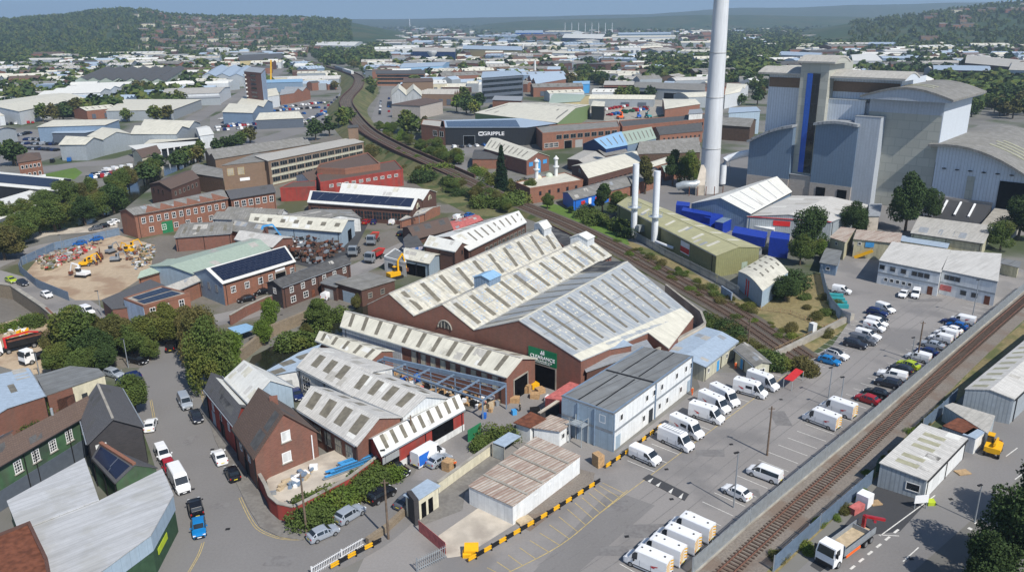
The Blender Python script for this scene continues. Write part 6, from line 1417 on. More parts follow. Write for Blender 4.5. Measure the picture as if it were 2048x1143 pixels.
for a in [
 ('willow',430,780,15,'big weeping tree overhanging the street bend','leaf_mid',.72),('willow',405,730,13,'brownish tree standing just behind the big weeping one','leaf_olive',.68),
 ('broad',468,745,9,'tree on the river side of the big weeping one','leaf_bright',.75),('broad',290,700,8,'broad tree above the black estate car','leaf_mid',1.25),
 ('broad',240,705,8.5,'broad olive tinted tree left of the black estate car','leaf_olive',1.2),('broad',335,668,7.5,'tree filling the gap before the blue corner building','leaf_mid',1.2),
 ('tall',160,720,12,'tall tree against the brick retaining wall','leaf_mid',1.2),('broad',195,728,8,'tree right of the tall one at the retaining wall','leaf_dark',1.3),('broad',135,738,6,'low tree beside the lorry yard fence','leaf_mid',1.3),
 ('round',272,830,8,'round green street tree beside the slate house','leaf_mid',1.05),('round',380,700,9,'small tree beside the dark van under the trees','leaf_olive',.68),
 ('tall',1003,388,19,'','leaf_conifer',1),('broad',1062,400,8.5,'round tree beside the mosque','leaf_mid',1),('round',1095,418,6,'small tree at the railway side of the blue painted unit','leaf_mid',1.1),
 ('tall',1205,428,11,'slim tree left of the twin chimneys','leaf_dark',1.0),('broad',1235,432,9,'tree just behind the left twin chimney','leaf_mid',1),('tall',1290,388,15,'tree between the twin chimneys and the brick hall','leaf_olive',.8),
 ('tall',1345,372,15,'dark tall tree left of the tall stack','leaf_dark',.8),('willow',1378,368,14,'yellowish willow left of the tall stack','leaf_bright',.9),
 ('broad',1810,462,19,'largest dark tree in front of the waste plant','leaf_dark',.8),('round',1855,440,11,'tree against the right side of the largest dark tree','leaf_dark',.9),('broad',1705,470,11,'dark tree in front of the grey warehouse corner','leaf_dark',1),
 ('broad',1620,505,14,'round dark tree beside the blue containers','leaf_dark',.85),('broad',1600,530,9,'olive green tree below the blue containers','leaf_mid',1.0),('broad',1570,602,6.5,'dense dark bush-like tree under the curved shed','leaf_dark',1.4),
 ('round',1640,518,6,'small yellowish tree next to the security kiosk','leaf_bright',.9),('broad',2035,480,14,'dark tree right of the depot office','leaf_dark',1.0),('broad',2000,500,9,'mid green tree behind the depot office end','leaf_mid',1.0),('broad',2048,440,12,'dark tree at the right edge beside the plant ramp','leaf_dark',1),
 ('broad',2025,1150,12,'large dark tree filling the bottom right corner','leaf_dark',.85),('broad',1960,1200,9.5,'dark tree at the bottom edge beside the service road','leaf_dark',.9),('broad',2085,1060,12,'dark tree cut by the right edge beside the service road','leaf_dark',.9),
 ('round',545,662,8,'light green tree on the river bank by the terrace','leaf_bright',.7),('tall',640,665,8,'silvery tree on the river bank beside the works','leaf_mid',1.1),('round',530,690,6,'small bright tree above the river wall','leaf_bright',.9),
 ('broad',900,240,0.1,'','leaf_mid',1)]:
 if a[3]< 1:continue
 if a[5]== 'leaf_conifer':T('conifer',a[1],a[2],20,'huge dark conifer standing alone beside the railway','leaf_conifer',w=.62);continue
 T(a[0],a[1],a[2],a[3],a[4],a[5],w=a[6])
def scatter(pts,n,kinds,hs,label,group,mats_,wid,hi=False,w=(1,1.4),names=None):
 P_=smooth_line([g(*p) for p in pts],8);N_=normals(P_)
 for i in range(n):
  j=min(len(P_)-1,int((i+random.random())/n*len(P_)));p=P_[j]+N_[j]*random.uniform(-wid/2,wid/2)
  T(random.choice(kinds),0,0,random.uniform(*hs),label,random.choice(mats_),hi,random.uniform(*w),world=p,group=group)
MD=['leaf_mid','leaf_mid','leaf_dark','leaf_olive']
scatter([(-30,545),(0,500),(60,478),(130,458),(200,432),(250,408)],16,['broad','round'],(8,11),'leafy tree in the dense belt along the left river bank','trees along the left river',MD,8,True)
scatter([(-30,470),(60,440),(140,415),(200,395),(260,375),(300,350)],13,['broad','round'],(7,10),'leafy tree in the second row behind the left river bank','trees along the left river',MD,8,True)
scatter([(290,368),(330,345),(360,335),(400,320),(440,305),(480,296),(520,284)],15,['broad','round'],(7,10),'bushy tree between the river and the tan factory','trees beside the tan factory',MD,9)
scatter([(620,280),(680,262),(700,250)],5,['tall','broad'],(10,15),'tall dark tree beside the square brick lift tower','trees by the lift tower',['leaf_dark','leaf_mid'],8)
scatter([(730,290),(800,322),(880,350),(960,392),(1020,425)],26,['bush','round'],(3,6),'scrubby tree on the embankment left of the railway','scrub left of the railway',['leaf_mid','leaf_olive','leaf_bright'],7,True)
scatter([(760,262),(820,290),(880,315),(905,330)],14,['round','broad'],(5,8),'bushy tree on the bank right of the railway curve','trees right of the railway curve',['leaf_mid','leaf_bright'],8,True)
scatter([(1150,425),(1200,445),(1250,470)],12,['bush','round'],(2.5,4.5),'low green bush beside the olive shed end','bushes by the olive shed',['leaf_mid','leaf_dark'],6,True)
scatter([(1260,500),(1330,535),(1420,585),(1490,625)],18,['bush'],(.8,1.7),'low straw coloured bush on the bank below the olive shed','scrub below the olive shed',['leaf_olive','leaf_mid'],5,True)
scatter([(1590,590),(1640,620),(1600,660),(1640,680)],14,['bush'],(.8,1.6),'low bush on the dry grass bank by the signal steps','scrub by the signal steps',['leaf_olive','leaf_mid'],9,True)
scatter([(1415,640),(1450,668),(1500,700),(1560,730),(1590,745)],16,['bush'],(1.8,2.8),'dense bush between the huts and the tracks','bushes behind the huts',['leaf_mid','leaf_dark','leaf_olive'],4,True)
scatter([(1510,560),(1560,585),(1600,570)],7,['bush','round'],(2.5,4),'green bush around the curved shed','bushes around the curved shed',['leaf_mid','leaf_dark'],6,True)
scatter([(618,1048),(650,1030),(700,995),(740,965),(775,950)],15,['bush'],(1.6,2.8),'ivy green bush against the curved red wall','bushes against the curved red wall',['leaf_mid','leaf_dark','leaf_bright'],2.2,True)
scatter([(600,690),(640,660),(690,635),(720,610)],8,['bush','round'],(2,3.6),'bush on the river bank below the works','bushes on the works river bank',MD,3,True)
scatter([(840,520),(880,500)],4,['bush'],(2,3.4),'bush growing against the works wall by the striped shed','bushes by the striped shed',['leaf_mid','leaf_bright'],3,True)
scatter([(965,895),(990,880)],3,['bush'],(1.6,2.4),'dark bush beside the open shelter','bushes by the shelter',['leaf_mid'],1.5,True)
scatter([(25,660),(60,650)],3,['bush'],(2,3.2),'bush below the stained retaining wall','bushes below the retaining wall',['leaf_mid','leaf_bright'],3,True)
scatter([(20,870),(60,850),(115,815)],6,['bush'],(1.6,2.6),'bush in the courtyard behind the green building','bushes behind the green building',['leaf_bright','leaf_mid'],2,True)
scatter([(1560,1130),(1680,1020),(1780,920),(1850,850)],20,['bush'],(.5,1.0),'small dry weed clump along the rusty track','weeds along the rusty track',['leaf_olive','leaf_bright'],2.5,True)
for (x,y,h,m_) in ((105,745,5,0),(170,752,6,0),(215,742,6,1),(265,712,7,0),(310,690,7.5,2),(350,690,8,0),(372,680,8,2),(405,690,8,0),(120,715,7,2),(230,690,7,0),(195,700,8,2),(300,720,5,0)):
 T('broad',x,y,h,'leafy tree crowding the hedge between the lorry yard and the street bend',MD[[0,2,3][m_]],True,1.15,group='hedge trees by the street bend')
scatter([(770,268),(860,300),(960,350),(1040,395)],16,['bush','round'],(2.5,5),'green shrub right of the tracks before the conifer','shrubs right of the tracks',['leaf_mid','leaf_bright','leaf_olive'],6,True)
scatter([(745,300),(830,345),(900,375),(975,415)],22,['bush','round'],(2.5,5.5),'leafy shrub at the foot of the left embankment','shrubs at the left embankment foot',['leaf_mid','leaf_olive','leaf_dark'],6,True)
scatter([(1190,470),(1270,510),(1350,548),(1440,595),(1500,640),(1560,680)],34,['bush'],(.5,1.3),'ragged tuft of dry undergrowth beside the double track','undergrowth beside the double track',['leaf_olive','leaf_bright','leaf_mid'],9,True)
def patch(x0,x1,y0,y1,n,label,group,mats_=MD,hs=(9,14),kinds=('broad','round','tall'),w=(1,1.5)):
 """trees spread over a ground area given by its photograph extent"""
 k=0
 while k < n:
  px=random.uniform(x0,x1);py=y0+(y1-y0)*random.random()**.8
  p=g(px,py)
  if blocked(px,py):k += .34;continue
  T(random.choice(kinds),0,0,random.uniform(*hs),label,random.choice(mats_),False,random.uniform(*w),world=p,group=group);k += 1
# ------------------------------------------------------------------ fences, lamps, barriers
def fence(name,label,pts,h,m,pale=.2,gap=.3,post='steel_grey',z=0,rails=True,cat='fence',base=None):
 P_=[g(*p) for p in pts];root=empty(name,(P_[0].x,P_[0].y,z),label,cat);pm=M();rm_=M()
 for a,b in zip(P_,P_[1:]):
  d=b-a;L_=d.length;d=d/L_;n_=Vector((-d.y,d.x,0));ang=math.atan2(d.y,d.x)
  for i in range(int(L_/gap)):p=a+d*(i+.5)*gap;pm.box(p.x,p.y,z+h/2,pale,.04,h,ang)
  for zz in (h*.18,h*.82):rm_.bar((a.x+n_.x*.05,a.y+n_.y*.05,z+zz),(b.x+n_.x*.05,b.y+n_.y*.05,z+zz),.06)
  for i in range(0,int(L_/4.5)+1):
   p=a+d*i*4.5+n_*.09;k=M();k.bar((p.x,p.y,z),(p.x,p.y,z+h*1.02),.12);k.build('post',post,root)
 pm.build('pales',m,root)['kind']='stuff';rm_.build('rails',m,root)
 if base:wall_line('fence_kerb','low concrete kerb under '+label,pts,.35,.4,'concrete')
fence('palisade_fence','long grey palisade fence between the car park and the rusty track',[(1385,1150),(1500,1048),(1711,872),(1878,728),(2052,580)],2.6,'galv',base=True)
fence('palisade_fence','grey palisade fence along the far side of the rusty track',[(1547,1143),(1640,1058),(1745,965)],2.4,'steel_blue')
fence('palisade_fence','short palisade fence beside the ribbed container and grey warehouse',[(1845,862),(1884,828),(1912,800)],2.4,'steel_blue')
fence('palisade_fence','curving blue-grey fence round the dark corner of the depot yard',[(1641,548),(1650,590),(1660,615),(1680,640),(1700,648)],2.6,'steel_blue')
fence('palisade_fence','palisade fence along the olive shed facing the railway',[(1267,475),(1330,512),(1434,565),(1478,590)],2.2,'steel_grey')
fence('yard_hoarding','blue-grey sheet fence sweeping round the plant yard',[(240,470),(110,500),(45,530),(40,545),(75,575),(140,602)],2.4,'steel_blue',.3,.3)
fence('mesh_railing','white tubular railing at the bottom of the lane',[(625,1150),(728,1090)],1.3,'white_paint',.05,.25,'white_paint')
fence('gate','grey barred sliding gate at the bottom edge',[(835,1143),(893,1115)],2.0,'galv',.06,.3,cat='gate')
fence('banner_fence','mesh fence carrying faded red and blue banners beside the gate pier',[(838,1062),(892,1108)],1.8,'red_fade',.3,.3)
fence('parapet_rail','tan railing along the parapet above the tracks',[(1490,733),(1560,700),(1690,640)],1.2,'wood',.06,.6,'wood')
wall_line('parapet_wall','buff concrete parapet between the car park and the tracks',[(1490,740),(1565,708),(1625,678),(1705,637)],1.3,.7,'concrete')
fence('timber_fence','crooked post and rail steps crossing the dry bank',[(1520,620),(1580,628),(1620,645),(1665,668)],1.1,'wood',.05,1.2,'wood')
wall_line('panel_wall','short run of upright grey concrete panels beside the tracks',[(1442,588),(1463,602)],2.2,.2,'render_blue')
def barrier(pts,label):
 P_=smooth_line([g(*p) for p in pts],8);root=empty('safety_barrier',P_[0],label,'barrier');acc=0;seg=0;cur=P_[0]
 tot=sum((b-a).length for a,b in zip(P_,P_[1:]));n=int(tot/1.25);D=[0]
 for a,b in zip(P_,P_[1:]):D.append(D[-1]+(b-a).length)
 def at_(t):
  s_=t*tot
  for i in range(len(D)-1):
   if s_ <= D[i+1]+1e-6:return P_[i].lerp(P_[i+1],(s_-D[i])/max(1e-6,D[i+1]-D[i]))
  return P_[-1]
 for i in range(n):
  a,b=at_(i/n),at_((i+1)/n);k=M()
  for z in (.45,.8):k.bar((a.x,a.y,z),(b.x,b.y,z),.16,.2)
  k.build('rail','yellow' if i % 2 == 0 else 'black',root)
  if i % 2:k=M();k.bar((a.x,a.y,0),(a.x,a.y,1.05),.2);k.build('post','black',root)
barrier([(937,1126),(1000,1090),(1100,1030),(1200,966)],'long yellow and black safety barrier beside the hatched strip')
barrier([(1212,938),(1262,903),(1322,856)],'yellow and black barrier in front of the modular office')
barrier([(662,1140),(712,1112),(763,1086)],'yellow and black barrier beside the white railing at the bottom')
def lamp(b,t,label,kind='lamp',z=None):
 B_=g(*b);h=zat(b[0],b[1],t[1]);r=empty('street_lamp' if kind == 'lamp' else 'wooden_pole',B_,label,'lamp post' if kind == 'lamp' else 'pole')
 k=M();k.tube([B_,B_+Vector((0,0,h))],[.11,.07] if kind == 'lamp' else [.17,.12],8);k.build('post','steel_grey' if kind == 'lamp' else 'pole_wood',r,50)
 if kind == 'lamp':k=M();k.box(B_.x-.25,B_.y,h+.05,.75,.3,.14,.4);k.build('lamp_head','trim_black',r)
 else:k=M();k.bar(B_+Vector((-.5,0,h-.4)),B_+Vector((.5,0,h-.4)),.1);k.build('crossarm','pole_wood',r)
for a in [((1467,1014),(1474,905),'tall lamp post next to the white hatchback'),((1949,1043),(1961,970),'thin lamp post on the service road at bottom right'),((1821,727),(1825,675),'lamp post behind the small white van by the fence'),
 ((1679,822),(1683,754),'lamp post rising between the two chevron vans'),((1657,795),(1663,735),'lamp post in the open middle of the car park'),((1945,632),(1955,560),'tall thin lamp post at the last white van of the fence row'),((204,632),(199,582),'street lamp before the low brick workshop'),
 ((126,505),(118,470),'lamp on the river road by the blue cars'),((257,735),(255,678),'lamp poking out of the hedge trees'),((80,752),(66,705),'thin lamp post behind the pale blue shed'),((772,950),(768,900),'lamp fixed before the red shed shutter'),((839,452),(833,425),'lamp post by the arched works yard'),((490,262),(485,243),'lamp by the hedge below the showroom')]:lamp(*a)
for a in [((1534,910),(1541,812),'wooden pole with yellow base among the empty bays'),((777,1077),(768,959),'rust brown wooden pole beside the lane'),((613,1062),(606,948),'wooden pole in the ivy beside the curved red wall'),((825,905),(822,830),'dark wooden pole against the red shed wall'),((1834,722),(1843,642),'wooden pole among the parked vehicles by the fence'),((1495,700),(1497,636),'slim pole between the tracks and the bushes')]:lamp(*a,'pole')
k=M();p=g(1624,668);k.box(p.x,p.y,1.3,1.2,1.2,2.6,.5);thing(k,'relay_cabinet','render_white','grey white relay cabinet beside the dry bank','cabinet')
bs=empty('bin_shelter',g(1590,755),'red roofed bin shelter at the end of the parapet','shelter');q=[g(1568,757,1.9),g(1585,762,1.9),g(1607,742,1.9),g(1592,736,1.9)]
k=M();k.prism([(v.x,v.y) for v in q],1.85,1.95);k.build('roof_sheet','red',bs)
for v in q:k=M();k.bar((v.x,v.y,0),(v.x,v.y,1.9),.1);k.build('post','galv',bs)
for i,(x,y) in enumerate(((1671,594),(1674,602),(1678,608),(1681,615))):
 k=M();p=g(x,y);k.box(p.x,p.y,.45,3.4,1.0,.9,-.25);thing(k,'bin_bench','teal',('first','second','third','last')[i]+' from the top of four teal troughs inside the curving fence','trough','teal troughs')
k=M();p=g(1778,950);k.box(p.x+0,p.y,1.25,3.6,1.7,1.5,-.6);gen=empty('generator',p,'dark olive towed generator beside the metal unit','generator');k.build('housing','green_dark',gen)
for s_ in (-.7,.7):k=M();k.tube([p+Vector((s_,-.95,.4)),p+Vector((s_,-.7,.4))],.4,12);k.build('wheel','tyre',gen)
k=M();p=g(1728,1008);k.box(p.x,p.y,.9,1.7,1.7,1.8,.7);thing(k,'water_tank','white_paint','white cube tank beside the tipper lorry crane','tank')
k=M();p=g(1712,1022);k.box(p.x,p.y,.5,2.4,1.0,1.0,.6);thing(k,'red_box','red_fade','faded red steel box beside the white cube tank','steel box')
k=M();p=g(1750,1006);k.box(p.x,p.y,.12,1.6,1.2,.16,.2);thing(k,'pallet','wood','timber pallet lying beside the white cube tank','pallet')
k=M();p=g(1925,945);k.box(p.x,p.y,.12,2.0,1.3,.16,.2);thing(k,'pallet','wood','timber pallets at the side door of the metal unit','pallet')
sb_=empty('site_board',g(1840,1016),'white site notice board on two legs beside the metal unit','notice board');p=g(1840,1016);k=M();k.box(p.x,p.y,1.5,2.0,.1,1.2,.1);k.build('board','white_paint',sb_)
for s_ in (-.8,.8):k=M();k.bar((p.x+s_,p.y,0),(p.x+s_,p.y,1),.1);k.build('leg','steel_grey',sb_)
for (x,y,m_,lb) in ((1861,1008,'lime','bright yellow grit bin beside the notice board'),(934,1112,'yellow','small yellow grit box on the concrete slab'),(943,1107,'yellow','larger bright yellow salt bin on the concrete slab')):
 k=M();p=g(x,y);s_=1.3 if 'larger' in lb else .75;k.prism([(p.x-s_*.7,p.y-s_*.5),(p.x+s_*.7,p.y-s_*.5),(p.x+s_*.7,p.y+s_*.5),(p.x-s_*.7,p.y+s_*.5)],0,[s_*.7,s_*.7,s_,s_]);thing(k,'grit_bin',m_,lb,'grit bin')
# ------------------------------------------------------------------ lorries and plant
def wheels(root,L_,W_,xs,r_=.52):
 wm_,rm_=wheel_meshes(r_)
 for x in xs:
  for s_ in (-1,1):
   w_=bpy.data.objects.new('wheel',wm_);COL.objects.link(w_);w_.parent=root;w_.location=(x,s_*(W_/2-.15),r_);w_.scale.y=1.5
   q=bpy.data.objects.new('rim',rm_);COL.objects.link(q);q.parent=w_
def lorry(label,p,q,cab,body,L_=9.5,W_=2.5,kind='tipper',side=True):
 A,B_=g(*p),g(*q);d=(B_-A).normalized();c_=(A+B_)/2
 if side:n_=Vector((-d.y,d.x,0));n_=n_ if n_.dot(Vector((c_.x,c_.y,0)))> 0 else -n_;c_=c_+n_*W_/2
 r=empty('lorry',(0,0,0),label,'lorry');X=L_/2
 k=M();k.prism([(X-2.0,-W_/2),(X,-W_/2),(X,W_/2),(X-2.0,W_/2)],.6,1.9);k.add([(X,-W_/2,1.9),(X,W_/2,1.9),(X-.35,W_/2*.94,3.1),(X-.35,-W_/2*.94,3.1),(X-2,-W_/2,1.9),(X-2,W_/2,1.9),(X-2,W_/2*.94,3.1),(X-2,-W_/2*.94,3.1)],[(0,1,2,3),(4,7,6,5),(3,2,6,7),(0,3,7,4),(1,5,6,2)]);k.build('cab',cab,r)
 k=M();k.add([(X+.0,-1.1,1.95),(X+.0,1.1,1.95),(X-.3,1.02,2.95),(X-.3,-1.02,2.95)],[(0,1,2,3)]);k.v=[v+Vector((.03,0,.01)) for v in k.v];k.build('windscreen','glass',r)
 for s_ in (-1,1):k=M();y=s_*(W_/2*.98+.0);k.add([(X-.3,y,2.0),(X-1.3,y,2.0),(X-1.3,y*.96,2.85),(X-.5,y*.96,2.85)],[(0,1,2,3)]);k.v=[v+Vector((0,s_*.03,0)) for v in k.v];k.build('side_window','glass',r);k=M();k.box(X-.2,s_*(W_/2+.2),2.4,.15,.3,.6);k.build('mirror','trim_black',r)
 k=M();k.box(-.6,0,.85,L_-1.6,1.0,.35);k.build('chassis','trim_black',r);k=M();k.box(X+.03,0,.75,.12,W_*.9,.5);k.build('bumper','trim_black',r)
 b=M();x0,x1=-X,X-2.4
 if kind == 'flat':
  b.box((x0+x1)/2,0,1.25,x1-x0,W_,.2);f=M();f.box((x0+x1)/2,0,1.37,x1-x0-.1,W_-.1,.04);f.build('bed_boards','tan',r)
  for s_ in (-1,1):b.box((x0+x1)/2,s_*(W_/2-.04),1.7,x1-x0,.08,.8)
  b.box(x0+1.4,0,1.7,.1,W_-.2,.7);b.box(x1,0,2.0,.1,W_,1.4)
  c2=M();c2.bar((x0+.3,-.3,1.4),(x0+.3,-.3,3.2),.4);c2.bar((x0+.3,-.3,3.1),(x0-2.2,1.2,2.2),.35);c2.bar((x0-.2,.9,2.6),(x0-2.6,-.4,1.2),.3);c2.build('loader_crane','car_red',r)
  for s_ in (-1,1):g_=M();g_.box(.2,s_*(W_/2-.1),.75,3.4,.1,.35);g_.build('side_guard','orange',r)
 elif kind == 'grab':
  b.prism([(x0,-W_/2),(x1-.8,-W_/2),(x1-.8,W_/2),(x0,W_/2)],1.2,2.5,top=False);f=M();f.poly([(x0+.1,-1.1,2.3),(x1-.9,-1.1,2.3),(x1-.9,1.1,2.3),(x0+.1,1.1,2.3)]);f.build('load','rust',r)
  c2=M();c2.bar((x1-.4,0,1),(x1-.4,0,3.3),.4);c2.bar((x1-.4,0,3.2),(x0+2.6,.3,3.5),.32);c2.bar((x0+2.6,.3,3.5),(x0+.8,0,2.9),.3);c2.build('grab_crane','red',r)
  g_=M();g_.box((x0+x1)/2-.3,-W_/2-.02,1.22,x1-x0-1,.05,.12);g_.build('marker_tape','yellow_mark',r);g_=M();g_.box(.2,-W_/2-.03,1.9,.8,.05,.6);g_.build('logo','door_green',r)
 elif kind == 'skip':
  b.add([(x0-.3,-1.1,2.5),(x1-.2,-1.1,2.5),(x1-.2,1.1,2.5),(x0-.3,1.1,2.5),(x0+1,-.9,1.3),(x1-1,-.9,1.3),(x1-1,.9,1.3),(x0+1,.9,1.3)],[(0,1,5,4),(1,2,6,5),(2,3,7,6),(3,0,4,7),(4,5,6,7)])
  f=M();f.poly([(x0+.1,-1,2.3),(x1-.4,-1,2.3),(x1-.4,1,2.3),(x0+.1,1,2.3)]);f.build('load','rust',r)
 else:
  b.box((x0+x1)/2,0,1.3,x1-x0,W_*.8,.3)
 b.build('cargo_body',body,r);wheels(r,L_,W_,[X-1.3]+[x0+.9+i*1.35 for i in range(2 if L_ < 9 else 3)][:2]+([X-3.0] if kind == 'grab' else []))
 r.location=(c_.x,c_.y,.03);r.rotation_euler.z=math.atan2(d.y,d.x);return r
lorry('white cabbed flatbed lorry with red crane at the bottom right',(1746,1083),(1668,1143),'white_paint','steel_grey',10.0,kind='flat')
lorry('black bodied grab lorry with red crane arm at the left edge',(78,693),(2,712),'white_paint','black',10.0,kind='grab')
lorry('small white cabbed lorry behind the black grab lorry',(95,718),(68,728),'white_paint','trim_black',6.0,2.2,'chassis')
lorry('silver lorry with red skip nearest the yard office',(774,512),(742,530),'steel_grey','red',8,kind='skip')
lorry('silver lorry with red skip in front of the graffiti gable',(762,478),(748,494),'steel_grey','red',7.5,kind='skip')
lorry('silver lorry cab by the white block wall',(722,503),(714,514),'steel_grey','trim_black',6.5,kind='chassis')
lorry('white lorry cab emerging beside the largest dark tree',(1845,425),(1858,440),'white_paint','white_paint',7,kind='chassis',side=False)
lorry('white articulated lorry parked behind the green shed',(1190,258),(1208,258),'white_paint','trim_black',9,kind='chassis',side=False)
def digger(label,px,py,col,ang,s=1.0,wheeled=False,boom=((1.2,3.6),(3.4,4.0),(4.4,1.4)),name='excavator'):
 r=empty(name,g(px,py),label,name.replace('_',' '),rz=ang);r.scale=(s,s,s);off=Vector((0,0,0));L0=r.location.copy();r.location=(0,0,0)
 if wheeled:wheels(r,4.5,2.3,(-1.5,1.5),.62)
 else:
  for s_ in (-1,1):k=M();k.prism([(-1.9,s_*1.0-.3),(1.9,s_*1.0-.3),(1.9,s_*1.0+.3),(-1.9,s_*1.0+.3)],0,.75);k.build('track','trim_black',r)
 k=M();k.prism([(-2.0,-1.15),(1.2,-1.15),(1.5,-.6),(1.5,.6),(1.2,1.15),(-2.0,1.15)],.85,1.75);k.build('engine_housing',col,r)
 k=M();k.prism([(.0,.2),(1.3,.2),(1.3,1.1),(.0,1.1)],1.76,2.9);k.build('cab','glass',r);k=M();k.box(.65,.65,2.95,1.4,1.0,.1);k.build('cab_roof',col,r)
 pts=[Vector((1.0,-.2,1.5))]+[Vector((x,-.2,z)) for x,z in boom]
 for a,b,w_,nm in zip(pts,pts[1:],(.45,.38,.3),('boom','dipper','dipper_arm')):k=M();k.bar(a,b,w_*.7,w_);k.build(nm,col,r)
 e=pts[-1];k=M();k.prism([(e.x-.5,-.8),(e.x+.3,-.8),(e.x+.3,.4),(e.x-.5,.4)],max(0,e.z-.9),e.z);k.build('bucket','rust',r)
 r.location=L0;return r
digger('yellow excavator with folded boom by the striped shed',790,556,'yellow',.7,1.0,boom=((1.0,4.6),(2.6,6.4),(3.6,2.2)))
digger('blue scrap handler with arched boom in the scrap yard',512,492,'sky_blue',0.1,1.35,boom=((2.0,4.6),(4.2,4.9),(6.2,1.6)))
digger('white mini excavator digging in the plant yard',166,553,'white_paint',2.9,.9)
digger('yellow telehandler beside the containers at the right',1985,905,'yellow',.9,.95,True,((-1.8,2.4),(2.6,1.6),(3.2,1.0)),'telehandler')
digger('yellow wheel loader below the dark loading bank',1902,412,'yellow',3.0,1.15,True,((2.0,1.8),(2.8,1.4),(3.4,.9)),'wheel_loader')
for i,(x,y,a_) in enumerate(((170,532,.3),(178,528,.6),(258,505,2.8),(262,498,.4),(222,506,1.2),(200,518,2),(232,522,.2))):
 digger(('dumper nearest the white mini excavator','second dumper beside the white mini excavator','dumper at the middle of the plant yard','dumper at the back of the plant yard','small digger left of the middle dumpers','small digger right of the heaped sacks','small digger in the open sand of the plant yard')[i].replace('dumper','yellow dumper').replace('small digger','small rusty digger' if i % 2 else 'small grey digger'),x,y,'yellow' if i < 4 else 'rust' if i % 2 else 'steel_grey',a_,.72,i < 4,name='dumper' if i < 4 else 'mini_excavator')
for i,(x,y,m_,a_) in enumerate(((1241,238,'orange',.5),(1278,236,'blue',1.5),(1296,236,'teal',2),(1080,186,'orange',1))):
 digger(('orange lift','tall blue lift','teal lift','orange machine')[i]+(' parked by the trees behind the brick factory' if i < 3 else ' beside the grey office block'),x,y,m_,a_,1.2,True,((1.0,3.6),(-1,4.5),(1.5,6.5)),name='access_lift')
# ------------------------------------------------------------------ goods, scrap, heaps
def box_thing(px,py,s,m_,label,group,z=0,ang=None,name='carton'):
 k=M();k.box(0,0,s[2]/2,s[0],s[1],s[2]);lid=M();o=k.build(name,m_);p=g(px,py,0);o.location=(p.x,p.y,z);o.rotation_euler.z=random.random()*3 if ang is None else ang;tag(o,label,name.replace('_',' '),group);return o
CL={'card':'brown','white_paint':'white','blue':'blue','red_fade':'red','steel_grey':'grey','tan':'tan','wood':'pine','yellow':'yellow','black':'black'}
for i in range(150):
 t=random.random();u=random.random();a=Vector((760,742,0)).lerp(Vector((1000,812,0)),t);x,y=a.x-u*12,a.y+u*22-6;mm=random.choice(['card','card','card','white_paint','black','red_fade','steel_grey','tan']) if t > .35 else random.choice(['steel_grey','red_fade','blue','white_paint','card'])
 s_=random.uniform(.4,1.05);box_thing(x,y,(s_,s_*.8,s_*random.uniform(.6,1.3)),mm,'%s box in the heap under the %s half of the blue canopy frame' %(CL[mm],'near' if t > .5 else 'far'),'boxes under the canopy frame')
for i in range(12):x,y=random.uniform(1040,1056),random.uniform(776,786);box_thing(x,y,(1,.9,random.uniform(.7,1.8)),'card','brown carton stacked in the doorway of the long shed','cartons in the shed doorway')
for i,(x,y,m_,lb) in enumerate(((1068,775,'yellow','yellow trolley between the two works doorways'),(1080,785,'card','brown carton pile beside the yellow trolley'),(1070,795,'card','flat carton pile in front of the yellow trolley'),(1030,803,'card','brown bagged pallet at the near corner of the long shed'),(1100,802,'white_paint','white topped crate by the maroon container'),(1028,828,'sky_blue','blue covered pallet in the works yard'),(1070,826,'black','black sack heap in the works yard'),(968,835,'blue','blue barrel at the canopy corner post'),(862,850,'card','x'))[:8]):
 box_thing(x,y,(.8,.8,.9) if m_ in ('blue','sky_blue') else (1.6,1.3,1.0),m_,lb,None,name='pallet_load')
box_thing(897,938,(1.5,1.5,1.6),'card','brown carton stack beside the worker on the lane',None,name='pallet_load');box_thing(1196,930,(1.6,1.2,2.0),'card','tall carton stack under the office stair',None,name='pallet_load')
def heap(name,label,pts,n,mats_,s=(.3,1.2),hmax=1.6,z0=0):
 k=M();P_=[g(*p) for p in pts]
 for i in range(n):
  a,b,c_=random.sample(P_,3) if len(P_)> 3 else P_;u,v=sorted((random.random(),random.random()));p=a*u+b*(v-u)+c_*(1-v);s_=random.uniform(*s)
  k.box(p.x,p.y,z0+random.random()**2*hmax+.1,s_*random.uniform(.6,2.2),s_*.7,s_*random.uniform(.3,.9),random.random()*3,random.randrange(len(mats_)))
 o=k.build(name,mats_);o['kind']='stuff';o['label']=label
heap('scrap','dark heaps of scrap metal in the scrap yard',[(520,480),(580,470),(660,478),(690,500),(640,530),(590,520),(540,505)],900,['rust','steel_grey','trim_black','wood_dark','brick_dark'],hmax=3)
heap('scrap','bright metal bales beside the blue scrap handler',[(552,498),(574,496),(570,486),(600,505),(612,500)],60,['white_paint','galv'],(.8,1.6),2)
heap('sacks','red and white sacks and barriers heaped in the plant yard',[(70,520),(130,505),(205,485),(150,520),(90,545)],420,['red_fade','render_white','concrete','rust','steel_grey','red','dirt','scrub','tan'],(.3,.9),1.1)
heap('debris','mixed building materials along the right of the plant yard',[(250,500),(300,490),(310,500),(270,540),(300,530)],260,['tan','render_white','steel_blue','rust','wood','steel_grey','dirt','scrub'],(.3,.9),.9)
heap('debris','timber and pipes in the lorry yard',[(5,660),(40,650),(60,668),(20,690)],60,['yellow','white_paint','tan'],(.3,1.0),.6)
heap('debris','clutter along the raised brick yard',[(545,1005),(600,965),(640,945),(600,985)],40,['white_paint','steel_grey','tan','steel_blue'],(.4,1.0),.5,1.3)
